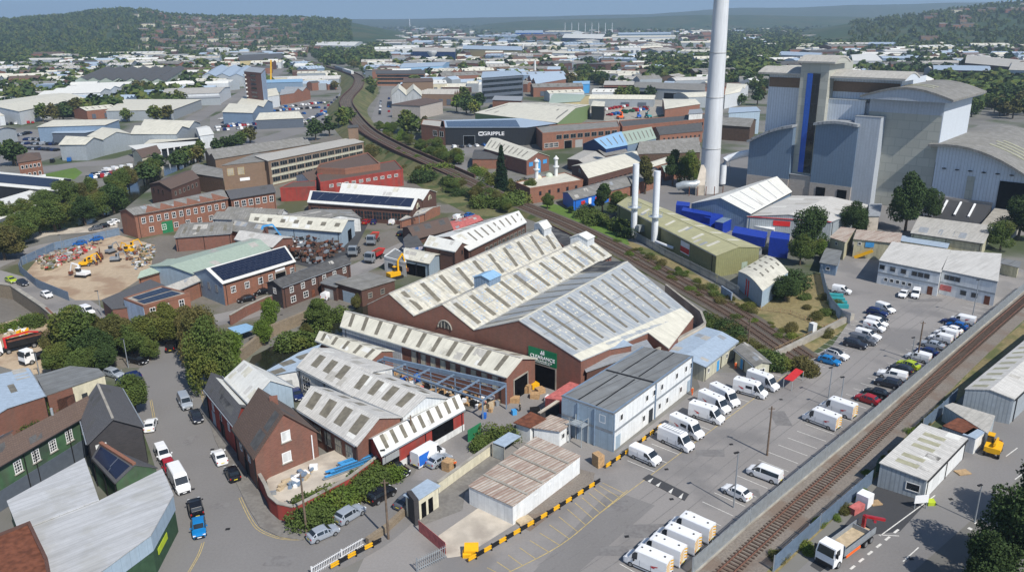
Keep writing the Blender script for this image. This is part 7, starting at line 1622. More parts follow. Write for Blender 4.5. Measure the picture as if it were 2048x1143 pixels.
for i in range(30):
 k=M();x,y=645+i*2.6+random.uniform(-2,2),952-i*1.2+random.uniform(-8,8);p=g(x,y,1.4);q=p+Vector((6.2,4.6,0));z=1.5+(i % 3)*.25
 for j in range(3):k.bar((p.x+j*.12,p.y-j*.1,z),(q.x+j*.12,q.y-j*.1,z),.12)
 thing(k,'steel_bundle','sky_blue' if i % 4 else 'steel_grey',('sky blue' if i % 4 else 'grey')+' bundle of steel lengths on the raised brick yard','steel bundle','steel bundles on the raised yard')
# ------------------------------------------------------------------ people
def person(label,px,py,ang,top,stride=.22,trou='orange'):
 def skin(verts,edges,rad,m_,nm,par):
  me=bpy.data.meshes.new(nm);me.from_pydata(verts,edges,[]);o=bpy.data.objects.new(nm,me);COL.objects.link(o)
  md=o.modifiers.new('s','SKIN');sk_=me.skin_vertices[0].data
  for i,r_ in enumerate(rad):sk_[i].radius=(r_,r_)
  sk_[0].use_root=True;sb2=o.modifiers.new('u','SUBSURF');sb2.levels=sb2.render_levels=1
  bpy.context.view_layer.update();e=bpy.data.meshes.new_from_object(o.evaluated_get(bpy.context.evaluated_depsgraph_get()));bpy.data.objects.remove(o)
  e.materials.append(MATS[m_]);q=bpy.data.objects.new(nm,e);COL.objects.link(q);q.parent=par;return q
 s_=stride;V_=[(0,0,.95),(0,0,1.2),(0,0,1.42),(0,0,1.54),(.03,0,1.68),(.02,0,1.76),(0,.2,1.42),(.08*0,.28,1.15),(.15,.26,.92),(0,-.2,1.42),(0,-.28,1.15),(-.1,-.27,.9),(0,.1,.9),(s_*.6,.11,.5),(s_,.11,.08),(s_+.16,.11,.04),(0,-.1,.9),(-s_*.5,-.11,.5),(-s_,-.11,.08),(-s_+.16,-.11,.04)]
 E_=[(0,1),(1,2),(2,3),(3,4),(4,5),(2,6),(6,7),(7,8),(2,9),(9,10),(10,11),(0,12),(12,13),(13,14),(14,15),(0,16),(16,17),(17,18),(18,19)]
 R_=[.14,.13,.14,.06,.095,.07,.06,.05,.04,.06,.05,.04,.09,.07,.05,.04,.09,.07,.05,.04]
 root=empty('person',g(px,py),label,'person',rz=ang)
 skin(V_,E_,R_,'tan','body',root)
 J=[0,1,2,6,7,9,10];mp={j:i for i,j in enumerate(J)};skin([V_[j] for j in J],[(mp[a],mp[b]) for a,b in E_ if a in mp and b in mp],[R_[j]*1.28 for j in J],top,'jacket',root)
 J=[0,12,13,14,16,17,18];mp={j:i for i,j in enumerate(J)};skin([V_[j] for j in J],[(mp[a],mp[b]) for a,b in E_ if a in mp and b in mp],[R_[j]*1.25 for j in J],trou,'trousers',root)
 J=[4,5];skin([(V_[4][0]-.01,0,1.71),(V_[5][0]-.01,0,1.79)],[(0,1)],[.105,.07],'white_paint' if 'helmet' in label else 'wood_dark','helmet' if 'helmet' in label else 'hair',root)
person('person in orange jacket and dark trousers walking up the lane',910,938,1.2,'orange',.25,'black')
person('person in full orange workwear standing by the cream gate hut',1471,738,2.0,'orange',.1)
person('person in orange jacket at the far corner of the modular office',1384,790,.6,'orange',.12)
person('person in dark clothes in the works yard by the blue pallet',1040,822,.2,'trim_black',.15,'black')
# ------------------------------------------------------------------ distance: hills, city, woods
def ray_z(px,py,D):
 a=px-PCX;b=-(py-PCY);u=a*CR+b*SR;v=-a*SR+b*CR;dy=F*CP+v*SP;dz=-F*SP+v*CP;h_=math.hypot(u,dy)
 return Vector((u/h_*D,dy/h_*D,H+dz/h_*D))
def interp(tab,x):
 for (a,ya),(b,yb) in zip(tab,tab[1:]):
  if x <= b:return ya+(yb-ya)*max(0,(x-a))/(b-a)
 return tab[-1][1]
HILLS=[]
def hill(name,label,sil,D0,D1,D2,m,nz=.03,fade=None):
 """ridge whose skyline follows sil; rises from D0 to the crest at D1 and falls to D2"""
 x0,x1=sil[0][0],sil[-1][0];nx=int((x1-x0)/14)+1;nr=22;V_=[];fs=[]
 for i in range(nx+1):
  px=x0+(x1-x0)*i/nx;c_=ray_z(px,interp(sil,px),D1);dr=Vector((c_.x,c_.y,0)).normalized();edge=1.0
  for j in range(nr+1):
   t=j/nr;D=D0+(D2-D0)*t;k=(D-D0)/(D1-D0) if D <= D1 else 1-.5*(D-D1)/(D2-D1)
   s_=k*k*(3-2*k) if D <= D1 else k
   z=max(-3,c_.z*s_*edge)*(1+nz*math.sin(px*.021+D*.004)*math.sin(D*.009+px*.013)*(0 if t in (0,) else 1))-(2 if j == 0 else 0);V_.append((dr.x*D,dr.y*D,z))
 for i in range(nx):
  for j in range(nr):a=i*(nr+1)+j;fs.append((a,a+nr+1,a+nr+2,a+1))
 k=M();k.add(V_,fs);o=k.build(name,m,None,180);o['kind']='structure';o['label']=label
 HILLS.append((x0,x1,D0,D1,D2,sil));return o
hill('hill','wooded hill rising at the far left',[(-500,60),(-150,52),(0,44),(60,40),(130,36),(190,27),(240,23),(300,25),(335,32),(420,37),(520,38),(600,39),(690,43),(760,56),(830,74)],1750,3300,4600,'hill_mat')
hill('hill','low blue range along the horizon',[(-600,45),(500,40),(700,39),(850,38),(960,35),(1100,33),(1200,30),(1300,29),(1420,20),(1480,16),(1600,16),(1700,10),(1800,9),(1900,6),(2048,4),(2500,0)],5600,8600,10300,'hill_mat')
hill('hill','tree covered slope at the far right beyond the waste plant',[(1560,72),(1680,50),(1770,39),(1850,31),(1920,20),(2000,11),(2048,7),(2200,2),(2600,0)],1500,3000,4200,'hill_mat')
hill('hill','middle wooded ridge right of centre',[(900,62),(980,48),(1050,41),(1250,36),(1400,30),(1500,31),(1700,34),(1800,38),(1960,56)],3900,5000,5900,'hill_mat')
sheet('field',[(1240,76),(1270,71),(1330,72),(1345,78),(1290,82)],'green_grass',.5);sheet('field',[(1050,100),(1250,96),(1270,103),(1080,108)],'drygrass',.4)
sheet('field',[(180,96),(250,92),(330,96),(350,104),(220,108)],'drygrass',.4);sheet('field',[(930,98),(1060,100),(1060,112),(940,116)],'dirt',.4)
def in_poly(x,y,P_):
 r_=False;j=len(P_)-1
 for i in range(len(P_)):
  if (P_[i][1]> y)!=(P_[j][1]> y) and x <(P_[j][0]-P_[i][0])*(y-P_[i][1])/(P_[j][1]-P_[i][1])+P_[i][0]:r_=not r_
  j=i
 return r_
LINES=[smooth_line([g(*p) for p in q],6) for q in ([(1100,430),(1000,392),(900,345),(800,300),(733,262),(702,226),(693,200),(716,172),(712,152),(660,134),(600,118)],[(60,345),(150,330),(240,322),(330,300),(480,290),(590,262),(640,235),(700,180),(690,150)],[(370,250),(430,215),(500,180),(560,140)],[(755,300),(762,240),(772,200),(775,165)],[(880,300),(930,340),(990,372),(1100,350)])]
ZONES_=[[g(*p) for p in z] for z in ([(420,262),(420,225),(520,185),(660,195),(660,215),(600,264)],[(-60,330),(-60,270),(60,255),(130,285),(125,310),(60,330)],[(1150,232),(1340,195),(1390,215),(1240,252)],[(820,300),(860,280),(1000,270),(1000,300)],[(80,350),(160,330),(170,345),(90,365)])]
def blocked(px,py,mg=5.0,p=None):
 p=p or g(px,py)
 for f in FOOT:
  if abs(f[0][0]-p.x)> 260 or abs(f[0][1]-p.y)> 260:continue
  cx=sum(q[0] for q in f)/len(f);cy=sum(q[1] for q in f)/len(f)
  r_=max(1e-3,math.hypot(p.x-cx,p.y-cy));k=max(0,(r_-mg)/r_)
  if in_poly(cx+(p.x-cx)*k,cy+(p.y-cy)*k,f):return True
 for L_ in LINES:
  for q in L_:
   if abs(q.x-p.x)< 9+mg and abs(q.y-p.y)< 9+mg+p.y*.012:return True
 return any(in_poly(p.x,p.y,[(q.x,q.y) for q in z]) for z in ZONES_)
for (nm,lab,P,h,rf,r,n,wl_,rm,ct) in [
 ('warehouse','big pale shed with sky blue gutter line at the far left',[(38,223),(170,196),(110,186),(-60,210)],9,'gable',1.5,1,'clad_white','roof_cream','warehouse'),
 ('warehouse','white saw-edged shed with four low gables',[(77,190),(200,185),(272,166),(170,170)],9,'gable',2.2,4,'clad_white','roof_white','warehouse'),
 ('factory','pale green factory with a row of seven small gables',[(150,160),(205,137),(372,136),(330,163)],10,'gable',3,7,'clad_palegreen','roof_dark','factory'),
 ('warehouse','white three gabled warehouse above the red flats tower',[(404,152),(432,134),(508,136),(488,154)],10,'gable',3,3,'clad_white','roof_slateblue','warehouse'),
 ('warehouse','flat cream roofed warehouse with brick front beside the hedge',[(212,222),(345,220),(402,199),(250,199)],7,'flat',1,1,'clad_grey','roof_cream','warehouse'),
 ('warehouse','beige roofed warehouse carrying two small solar squares',[(322,190),(438,186),(460,174),(340,177)],9,'gable',2,1,'clad_white','roof_pale','warehouse'),
 ('warehouse','long grey arched roof shed in front of the beige warehouse',[(342,198),(440,195),(438,188),(342,190)],6,'arch',1.5,1,'clad_grey','roof_grey','warehouse'),
 ('warehouse','grey blue shed with cream lid beside the dark car lot',[(75,254),(210,250),(238,243),(108,244)],9,'mono',1,1,'clad_blue','roof_cream','warehouse'),
 ('showroom','low dark showroom with slate roof beside the dark car lot',[(104,266),(170,266),(205,258),(128,257)],6,'flat',1,1,'office_grey','roof_slateblue','showroom'),
 ('trade_unit','nearest cream gabled trade unit above the dark car lot',[(119,289),(170,289),(205,280),(150,275)],8,'gable',2.4,1,'clad_grey','roof_cream','trade unit'),
 ('trade_unit','middle cream gabled trade unit in the stepped row',[(205,280),(175,272),(236,258),(262,268)],8,'gable',2.6,1,'clad_grey','roof_cream','trade unit'),
 ('trade_unit','long cream roofed trade unit at the right of the stepped row',[(262,268),(352,268),(400,246),(300,242)],8,'gable',2.6,2,'clad_grey','roof_cream','trade unit'),
 ('trade_unit','white end unit touching the right of the stepped row',[(400,272),(427,268),(412,252),(392,256)],7,'gable',1.5,1,'clad_white','roof_white','trade unit'),
 ('trade_unit','low cream roofed strip between the stepped row and the hedge',[(290,288),(398,282),(404,276),(300,280)],5,'flat',1,1,'glass','roof_cream','trade unit'),
 ('showroom','fan roofed cream showroom behind the car lot',[(445,224),(505,226),(545,204),(500,195)],8,'gable',3,2,'clad_blue','roof_cream','showroom'),
 ('showroom','low winged showroom with cream roof at the front of the car lot',[(512,240),(606,236),(590,226),(530,228)],6,'gable',2.5,1,'office_grey','roof_cream','showroom'),
 ('tower_block','red brick tower of flats with white balconies',[(488,143),(522,146),(530,137),(500,134)],30,'flat',1,1,'brick_red','roof_grey','tower block'),
 ('works','row of brick gables with solar squares right of the flats tower',[(560,190),(588,186),(620,180),(575,178)],8,'gable',3,2,'brick_orange','roof_grey','works'),
 ('works','white roofed hall directly right of the flats tower',[(522,196),(558,190),(548,178),(518,182)],9,'gable',3,1,'clad_white','roof_cream','works'),
 ('office','blue banded low office right of the flats tower',[(528,166),(605,164),(604,158),(530,160)],9,'flat',1,1,'clad_blue','roof_blue','office'),
 ('works','dark roofed yellow stone works above the flats tower',[(480,122),(570,118),(560,108),(475,112)],9,'gable',3,2,'clad_yellow','roof_dark','works'),
 ('twin_gable_hall','bright white twin gabled hall beside the side street',[(783,190),(784,180),(842,181),(843,192)],10,'gable',5,2,'render_white','roof_cream','hall'),
 ('factory','peach brick factory wedge in front of the twin gabled hall',[(783,209),(840,212),(885,202),(850,196)],9,'flat',1,1,'block_pale','roof_brown','factory'),
 ('works','plain brick warehouse block above the white van row',[(805,165),(866,163),(864,156),(808,157)],14,'flat',1,1,'brick_brown','roof_brown','warehouse'),
 ('works','long windowed brick mill at the top of the side street',[(752,148),(850,148),(848,141),(752,141)],12,'flat',1,1,'terracotta','roof_dark','mill'),
 ('works','sky blue factory with a line of skylights',[(800,136),(885,132),(900,124),(808,127)],10,'gable',2,1,'roof_blue','roof_slateblue','factory'),
 ('warehouse','long dark blue curved roof hall below the white water tower',[(825,103),(910,104),(912,97),(828,96)],14,'arch',3,1,'clad_navy','roof_pale','warehouse'),
 ('warehouse','long sandy warehouse right of the white water tower',[(925,98),(1045,101),(1040,93),(930,91)],13,'gable',3,1,'clad_yellow','roof_slateblue','warehouse'),
 ('office','dark grey ribbon windowed office block',[(963,156),(1046,150),(1030,141),(966,144)],20,'flat',1,1,'office_grey','roof_slateblue','office block'),
 ('works','brick hall with white sawtooth gables right of the office block',[(1072,168),(1132,158),(1112,148),(1055,156)],8,'gable',4,2,'brick_orange','roof_slateblue','works'),
 ('office','bright blue cabin with white windows',[(1146,169),(1178,168),(1180,163),(1148,164)],8,'gable',1.5,1,'sky_blue','roof_blue','office'),
 ('works','long rusty roofed open fronted works left of the tall stack',[(1268,175),(1410,182),(1408,168),(1275,164)],9,'gable',2,1,'clad_grey','roof_asbestos','works'),
 ('works','red brown brick shed left of the rusty open fronted works',[(1208,170),(1268,170),(1268,163),(1212,162)],8,'gable',1.5,1,'brick_red','roof_pale','works'),
 ('works','white gabled works immediately right of the tall stack',[(1450,190),(1480,184),(1497,172),(1455,168)],10,'gable',2.4,2,'clad_white','roof_cream','works'),
 ('works','slatted cream shed with brick end left of the tall stack',[(1330,218),(1400,208),(1380,200),(1325,198)],6,'gable',2,1,'brick_orange','roof_cream','works'),
 ('office','white and brick office slab touching the tall stack',[(1378,228),(1405,226),(1402,218),(1380,220)],11,'flat',1,1,'render_white','roof_grey','office'),
 ('office','modern grey office with curved roof just right of the tall stack',[(1458,226),(1520,222),(1512,214),(1460,216)],13,'flat',1,1,'panel_blue','roof_slateblue','office'),
 ('works','black and yellow walled works behind the tall stack',[(1440,250),(1500,254),(1512,240),(1450,236)],8,'gable',2.5,1,'wood_dark','roof_asbestos','works'),
 ('works','yellow ended green roofed works in front of the blue cabin',[(1098,207),(1160,203),(1180,190),(1110,187)],8,'gable',2,1,'clad_yellow','roof_green','works'),
 ('works','open dark barn with cream roof in front of the skip yard',[(1183,212),(1208,213),(1210,204),(1190,202)],9,'gable',1.6,1,'clad_black','roof_cream','barn'),
 ('works','brick workshop row with white windows below the grey office block',[(985,200),(1042,202),(1044,193),(990,192)],7,'flat',1,1,'brick_orange','roof_grey','works'),
 ('warehouse','bright white arena roof behind the left city',[(630,91),(708,92),(725,84),(640,82)],12,'gable',3,1,'clad_white','roof_white','warehouse'),
 ('warehouse','first of two white giant halls on the far right ridge',[(1624,31),(1652,32),(1654,28),(1626,27)],26,'gable',4,1,'clad_white','roof_white','hall'),
 ('warehouse','longer second giant white hall on the far right ridge',[(1662,33),(1742,34),(1744,30),(1664,29)],26,'gable',8,3,'clad_white','roof_pale','hall'),
 ('warehouse','very long white distribution shed behind the floodlight masts',[(1210,52),(1420,47),(1420,44),(1212,48)],16,'flat',1,1,'clad_white','roof_white','warehouse'),
 ('stadium','blue walled store left of the floodlight masts',[(1030,66),(1086,66),(1086,61),(1032,61)],14,'flat',1,1,'blue','roof_slateblue','store'),
 ('stadium','white roofed stadium stand below the row of masts',[(1125,76),(1205,78),(1210,70),(1130,69)],12,'gable',3,4,'clad_navy','roof_white','stadium'),
 ('warehouse','pale grey shed just left of the waste plant roofs',[(1558,110),(1640,113),(1645,106),(1565,103)],9,'gable',2,1,'clad_grey','roof_slateblue','warehouse'),
 ('warehouse','white gabled shed above the waste plant roofs',[(1706,122),(1765,122),(1740,107),(1700,110)],10,'gable',3,1,'clad_white','roof_white','warehouse'),
 ('warehouse','grey roofed warehouse with brick skirt above the right plant block',[(1868,140),(1982,142),(1975,131),(1865,131)],9,'gable',2,1,'brick_dark','roof_slateblue','warehouse'),
 ('warehouse','big brown walled shed with tan roof at the far right',[(1930,126),(2020,134),(2060,122),(1935,110)],12,'gable',3,1,'wood_dark','roof_pale','warehouse'),
 ('warehouse','white ended shed at the right edge behind the plant',[(2018,140),(2080,142),(2080,126),(2030,122)],12,'gable',3,1,'clad_white','roof_pale','warehouse')]:
 b=Bd(nm,lab,P,h,roof=rf,r=r,n=n,wall=wl_,rm=rm,cat=ct,over=.4)
 if nm == 'tower_block':
  b.band(1,2,29,'render_blue','grey_side');[b.band(0,z,z+1.2,'glass','window_band',.35,.65,.1) for z in range(3,28,3)];[b.band(0,z,z+1,'render_white','balcony',0,.1,1.2) for z in range(3,28,3)]
 if nm == 'office' and h == 20:[b.band(0,z,z+2,'glass','window_band',.02,.98,.1) for z in (3,7.5,12,16)]
 if 'windowed brick mill' in lab:[b.band(0,z,z+2,'glass','window_band',.02,.98,.1) for z in (2,6,9)]
 if 'open fronted' in lab:[b.door(0,u,14,6,'void','doorway') for u in (.1,.55,.85)]
def mast(nm,lab,px,py,ty,r0,m,cat,n=8):
 B_=g(px,py);z=zat(px,py,ty);k=M();k.tube([B_,B_+Vector((0,0,z))],[r0,r0*.7],n);return thing(k,nm,m,lab,cat,None,50)
for i in range(8):mast('floodlight_mast',('first','second','third','fourth','fifth','sixth','seventh','last')[i]+' from the left of the white masts over the stadium stand',1130+i*13.4,70,46,1.1,'white_paint','mast')
wt=empty('water_tower',g(865,122),'white flared water tower rising among the left centre roofs','water tower');B_=g(865,122);zt=zat(865,122,102);k=M()
k.tube([B_,B_+Vector((0,0,zt*.45)),B_+Vector((0,0,zt*.75)),B_+Vector((0,0,zt*.95)),B_+Vector((0,0,zt))],[4,4,7.5,8.5,8.5],10);k.build('tower_body','render_white',wt,30)
mast('chimney','slim white chimney right of the grey office block',1070,160,121,1.6,'render_white','chimney');mast('chimney','distant thin white chimney on the horizon left of centre',820,58,38,3.5,'white_paint','chimney');mast('chimney','small white chimney above the sandy warehouse',1046,103,88,2,'render_white','chimney')
cr=empty('tower_crane',g(542,178),'yellow mobile crane jib standing beside the red flats tower','crane');B_=g(542,178);z=zat(542,178,120);k=M();k.bar(B_,B_+Vector((3,0,z)),1.3);k.build('jib','yellow',cr);k=M();k.box(B_.x,B_.y,1.5,8,3,3);k.build('crane_body','yellow',cr)
sp_=g(243,97);k=M();z=62;k.prism([(sp_.x-8,sp_.y-8),(sp_.x+8,sp_.y-8),(sp_.x+8,sp_.y+8),(sp_.x-8,sp_.y+8)],0,z*.42);k.add([(sp_.x-8,sp_.y-8,z*.42),(sp_.x+8,sp_.y-8,z*.42),(sp_.x+8,sp_.y+8,z*.42),(sp_.x-8,sp_.y+8,z*.42),(sp_.x,sp_.y,z)],[(0,1,4),(1,2,4),(2,3,4),(3,0,4)]);k.box(sp_.x-30,sp_.y,10,44,20,20);thing(k,'church','stone','pale stone church with a spire below the wooded hill','church')
for i,x in enumerate((669,676)):B_=g(x,62);z=zat(x,62,42);k=M();k.bar(B_,B_+Vector((30,0,z)),4);k.bar(B_+Vector((0,0,z*.3)),B_+Vector((60,0,z)),3);thing(k,'tower_crane','red',('left','right')[i]+' one of two faint red cranes on the left horizon','crane')
SHED={}
def shed_mesh(kind,wl_,rm):
 key=(kind,wl_,rm)
 if key in SHED:return SHED[key]
 n={'g1':1,'g2':2,'g3':3,'f':1,'a':1}[kind];prof=[(-.5,1)]
 for i in range(n):prof +=[(-.5+(i+.5)/n,1.0 if kind == 'f' else 1.32),(-.5+(i+1)/n,1)]
 if kind == 'a':prof=[(-.5+i/6,1+.3*math.sin(math.pi*i/6)) for i in range(7)]
 k=M();e=.5
 for x in (-e,e):k.poly([(x,-.5,0)]+[(x,y,z) for y,z in prof]+[(x,.5,0)])
 for y in (-.5,.5):k.poly([(-e,y,0),(e,y,0),(e,y,1),(-e,y,1)])
 for (ya,za),(yb,zb) in zip(prof,prof[1:]):
  k.poly([(-e-.01,ya*1.02,za+.02),(e+.01,ya*1.02,za+.02),(e+.01,yb*1.02,zb+.02),(-e-.01,yb*1.02,zb+.02)],1)
  if kind != 'f' and n < 3 and kind != 'a':
   for j in range(5):x=-.4+j*.2;k.poly([(x,ya*.7+yb*.3,za*.7+zb*.3+.05),(x+.035,ya*.7+yb*.3,za*.7+zb*.3+.05),(x+.035,ya*.3+yb*.7,za*.3+zb*.7+.05),(x,ya*.3+yb*.7,za*.3+zb*.7+.05)],2)
 for x in (-.3,.1,.34):k.box(x,-.5,.35,.12,.03,.5,0,3)
 o=k.build('shed',[wl_,rm,'rooflight','office_grey']);SHED[key]=o.data;bpy.data.objects.remove(o);return SHED[key]
RC={'roof_cream':'cream roofed','roof_white':'white roofed','roof_greywhite':'pale grey roofed','roof_asbestos':'dull grey roofed','roof_slateblue':'slate blue roofed','roof_dark':'dark roofed','roof_brown':'brown roofed','roof_pale':'beige roofed'}
WC={'clad_white':'white','clad_grey':'grey','brick_orange':'brick','brick_dark':'dark brick','clad_blue':'blue-grey','brick_brown':'tan brick','render_cream':'cream'}
FAR=[];GRID={}
def far_shed(px,py,L_,W_,h,ang,kind,wl_,rm,z=0,nm='shed',p=None):
 p=p or g(px,py);o=bpy.data.objects.new(nm,shed_mesh(kind,wl_,rm));COL.objects.link(o);o.location=(p.x,p.y,z);o.rotation_euler.z=ang;o.scale=(L_,W_,h);FAR.append((o,RC[rm],WC[wl_],nm,kind));return o
OPEN=[[(600,150),(750,150),(760,90),(620,90)],[(1115,180),(1230,180),(1235,140),(1110,145)],[(1290,165),(1420,165),(1420,120),(1300,118)],[(1440,170),(1560,170),(1560,108),(1440,60)],[(1560,98),(2100,92),(2100,55),(1450,55)],[(1930,260),(2100,260),(2100,145),(1925,150)],[(100,108),(340,118),(350,92),(80,92)],[(0,130),(60,130),(60,100),(0,100)],[(1440,240),(1530,240),(1530,150),(1440,150)],[(1760,150),(1860,150),(1860,142),(1760,142)],[(1485,250),(2100,250),(2100,150),(1485,150)]]
rg=random.Random(11)
cand=[]
for y in list(range(58,100,4))+list(range(100,300,7)):
 sp2_=26 if y < 100 else 30 if y < 140 else 38
 for x in range(-60,2110,sp2_):
  cand.append((x+rg.uniform(-12,12),y+rg.uniform(-3,3)))
rg.shuffle(cand);cand.sort(key=lambda t:-t[1]-rg.random()*70);nshed=0
for x,y in cand:
 if nshed >= 290:break
 if any(in_poly(x,y,P_) for P_ in OPEN) and rg.random()< .97:continue
 if y > 250 and 430 < x < 700:continue
 if y > 215 and 840 < x:continue
 if 60 < x < 430 and y > 240:continue
 p=g(x,y);D=p.length;sc_=1 if y > 120 else 1.6 if y > 85 else 3.2
 L_=rg.uniform(22,55)*sc_;W_=rg.uniform(14,26)*sc_
 if blocked(x,y,L_*.42,p):continue
 if any(abs(p.x-q[0])<(L_+q[2])*.48 and abs(p.y-q[1])<(L_+q[2])*.52 for q in GRID.get('a',[])):continue
 GRID.setdefault('a',[]).append((p.x,p.y,L_));red=.55 if 740 < x < 1450 and y > 110 else .25
 wl_,rm=rg.choice([('brick_orange','roof_asbestos'),('brick_dark','roof_dark'),('brick_orange','roof_brown'),('brick_brown','roof_pale'),('brick_orange','roof_cream')]) if rg.random()< red else rg.choice([('clad_white','roof_white'),('clad_grey','roof_cream'),('clad_grey','roof_greywhite'),('clad_blue','roof_slateblue'),('clad_white','roof_cream'),('clad_grey','roof_pale'),('render_cream','roof_white')])
 far_shed(x,y,L_,W_,rg.uniform(5.5,9)*(1+.3*(sc_-1)),rg.choice((.12,.3,-.15,-.6,.95))+rg.uniform(-.08,.08),rg.choice(('g1','g1','g2','g3','f','a')),wl_,rm,p=p);nshed += 1
 FOOT.append([(p.x-L_/2,p.y-W_/2),(p.x+L_/2,p.y-W_/2),(p.x+L_/2,p.y+W_/2),(p.x-L_/2,p.y+W_/2)])
k=M();MS=['clad_white','clad_grey','brick_orange','brick_dark','roof_cream','roof_white','roof_asbestos','roof_dark','roof_brown','roof_slateblue'];cnt=0;tri=0
while cnt < 1250 and tri < 9000:
 tri += 1;x=rg.uniform(-60,2110);y=56+rg.random()**1.1*130
 if any(in_poly(x,y,P_) for P_ in OPEN) and rg.random()< .93:continue
 p=g(x,y);sc_=1 if y > 85 else 1.7
 if y > 78 and blocked(x,y,10,p):continue
 L_,W_,hh=rg.uniform(9,30)*sc_,rg.uniform(7,14)*sc_,rg.uniform(4,8)*(1.4 if rg.random()< .1 else 1);an=rg.choice((.12,.3,-.15,-.6,.95));ca,sa=math.cos(an),math.sin(an);R_=lambda a,b,z:(p.x+a*ca-b*sa,p.y+a*sa+b*ca,z)
 wi=rg.choice((0,1,2,2,3));ri=rg.choice((4,5,6,7,8,9) if wi > 1 else (4,5,4,9,6));k.prism([R_(a,b,0)[:2] for a,b in ((-L_/2,-W_/2),(L_/2,-W_/2),(L_/2,W_/2),(-L_/2,W_/2))],0,hh,wi,top=False,bottom=False)
 A=[R_(-L_/2,-W_/2,hh),R_(L_/2,-W_/2,hh),R_(L_/2,W_/2,hh),R_(-L_/2,W_/2,hh),R_(-L_/2,0,hh+W_*.22),R_(L_/2,0,hh+W_*.22)];k.add(A,[(0,1,5,4),(2,3,4,5)],ri);k.add(A,[(0,4,3),(1,2,5)],wi);cnt += 1
o=k.build('distant_buildings',MS);o['kind']='stuff';o['label']='mass of small roofs in the far city'
def hz(px,D):
 best=0
 for x0,x1,D0,D1,D2,sil in HILLS:
  if x0 <= px <= x1 and D0 < D < D2:
   c_=ray_z(px,interp(sil,px),D1);k=(D-D0)/(D1-D0) if D <= D1 else 1;best=max(best,c_.z*k*k*(3-2*k))
 return best
for i in range(188):
 if i < 170:px=rg.triangular(270,620,400);D=rg.uniform(1900,3100)
 else:px=rg.uniform(1850,2060);D=rg.uniform(1900,2800)
 q=ray_z(px,40,1.0);dr=Vector((q.x,q.y,0)).normalized();p=dr*D;z=hz(px,D)
 far_shed(0,0,rg.uniform(16,46),11,7.5,rg.uniform(-.4,.6),'g1',rg.choice(('brick_orange','brick_orange','render_cream','brick_brown')),rg.choice(('roof_brown','roof_brown','roof_asbestos','roof_dark')),z-.5,'house',p)
LM=[('the red flats tower',505,165),('the fan roofed showroom',500,225),('the railway curve',705,190),('the white water tower',865,112),('the dark office block',1003,165),('the black factory',980,250),('the stadium masts',1180,62),('the tall stack',1430,160),('the church spire',243,85),('the seven gabled factory',255,150),('the blue guttered shed',100,215),('the giant white halls',1690,28),('the twin gabled hall',815,190),('the white arena roof',675,88),('the rusty open works',1330,180),('the waste plant',1650,130),('the brown walled shed',1970,120),('the sandy warehouse',985,97)]
ORD='first second third fourth fifth sixth seventh eighth ninth tenth'.split();bins={}
for o,rc_,wc_,nm,kd in FAR:
 x,y=proj(o.location);l=min(LM,key=lambda t:abs(t[1]-x)+2.5*abs(t[2]-y));dx,dy=x-l[1],(y-l[2])*2
 rel=('left of' if dx < 0 else 'right of') if abs(dx)> abs(dy) else ('beyond' if dy < 0 else 'in front of')
 sh_={'g1':'gabled','g2':'twin gabled','g3':'triple gabled','f':'flat','a':'arched'}[kd]
 bins.setdefault('%s %s %s %s %s' %(rc_,wc_,'' if nm == 'house' else sh_,nm if nm == 'house' else 'shed',rel+' '+l[0]),[]).append((x,o,nm))
for k_,v in bins.items():
 v.sort(key=lambda t:t[0]);k_=' '.join(k_.split())
 for i,(x,o,nm) in enumerate(v):
  lab=k_ if len(v)== 1 else ('%s, %s from left' %(k_,ORD[i]) if i < 10 else k_+', far along');tag(o,lab,nm if nm == 'house' else 'industrial shed','houses on the slopes' if nm == 'house' else 'sheds across the city')
for a in [(20,60,225,245,5,'dark tree at the foot of the big pale shed'),(60,130,232,246,7,'bushy tree beside the sky blue guttered shed'),(120,170,205,240,9,'tree between the pale shed and the flat cream warehouse'),(255,320,160,190,12,'tall tree among the left sheds'),(230,340,226,245,12,'tree in the row before the flat cream warehouse'),(340,430,205,240,14,'tree along the road below the beige warehouse'),(195,235,295,320,5,'round tree right of the trade units'),(0,34,310,345,4,'dark tree left of the brick office'),(560,610,240,270,4,'round tree by the low showroom'),(665,700,170,215,7,'tree on the verge of the dual carriageway'),(712,745,175,250,12,'tree on the right flank of the viaduct'),(735,860,255,290,16,'tree on the bank between viaduct and black factory'),(905,960,190,235,9,'leafy tree behind the black factory'),(1115,1235,145,178,26,'tree in the grove above the blue cabin'),(1230,1340,195,240,20,'tree in the thicket before the rusty open works'),(1290,1420,125,160,24,'tree in the wood left of the tall stack'),(1440,1530,150,215,18,'tree in the wood between stack and waste plant'),(1940,2070,150,240,34,'tree on the wooded bank behind the tipping hall'),(640,760,100,150,34,'tree in the wood around the far viaduct'),(935,965,120,150,4,'dark poplar left of the office block')]:
 patch(*a[:5],a[5],'trees: '+a[5],['leaf_mid','leaf_dark','leaf_mid','leaf_bright' if 735 < a[0]< 960 else 'leaf_olive'])
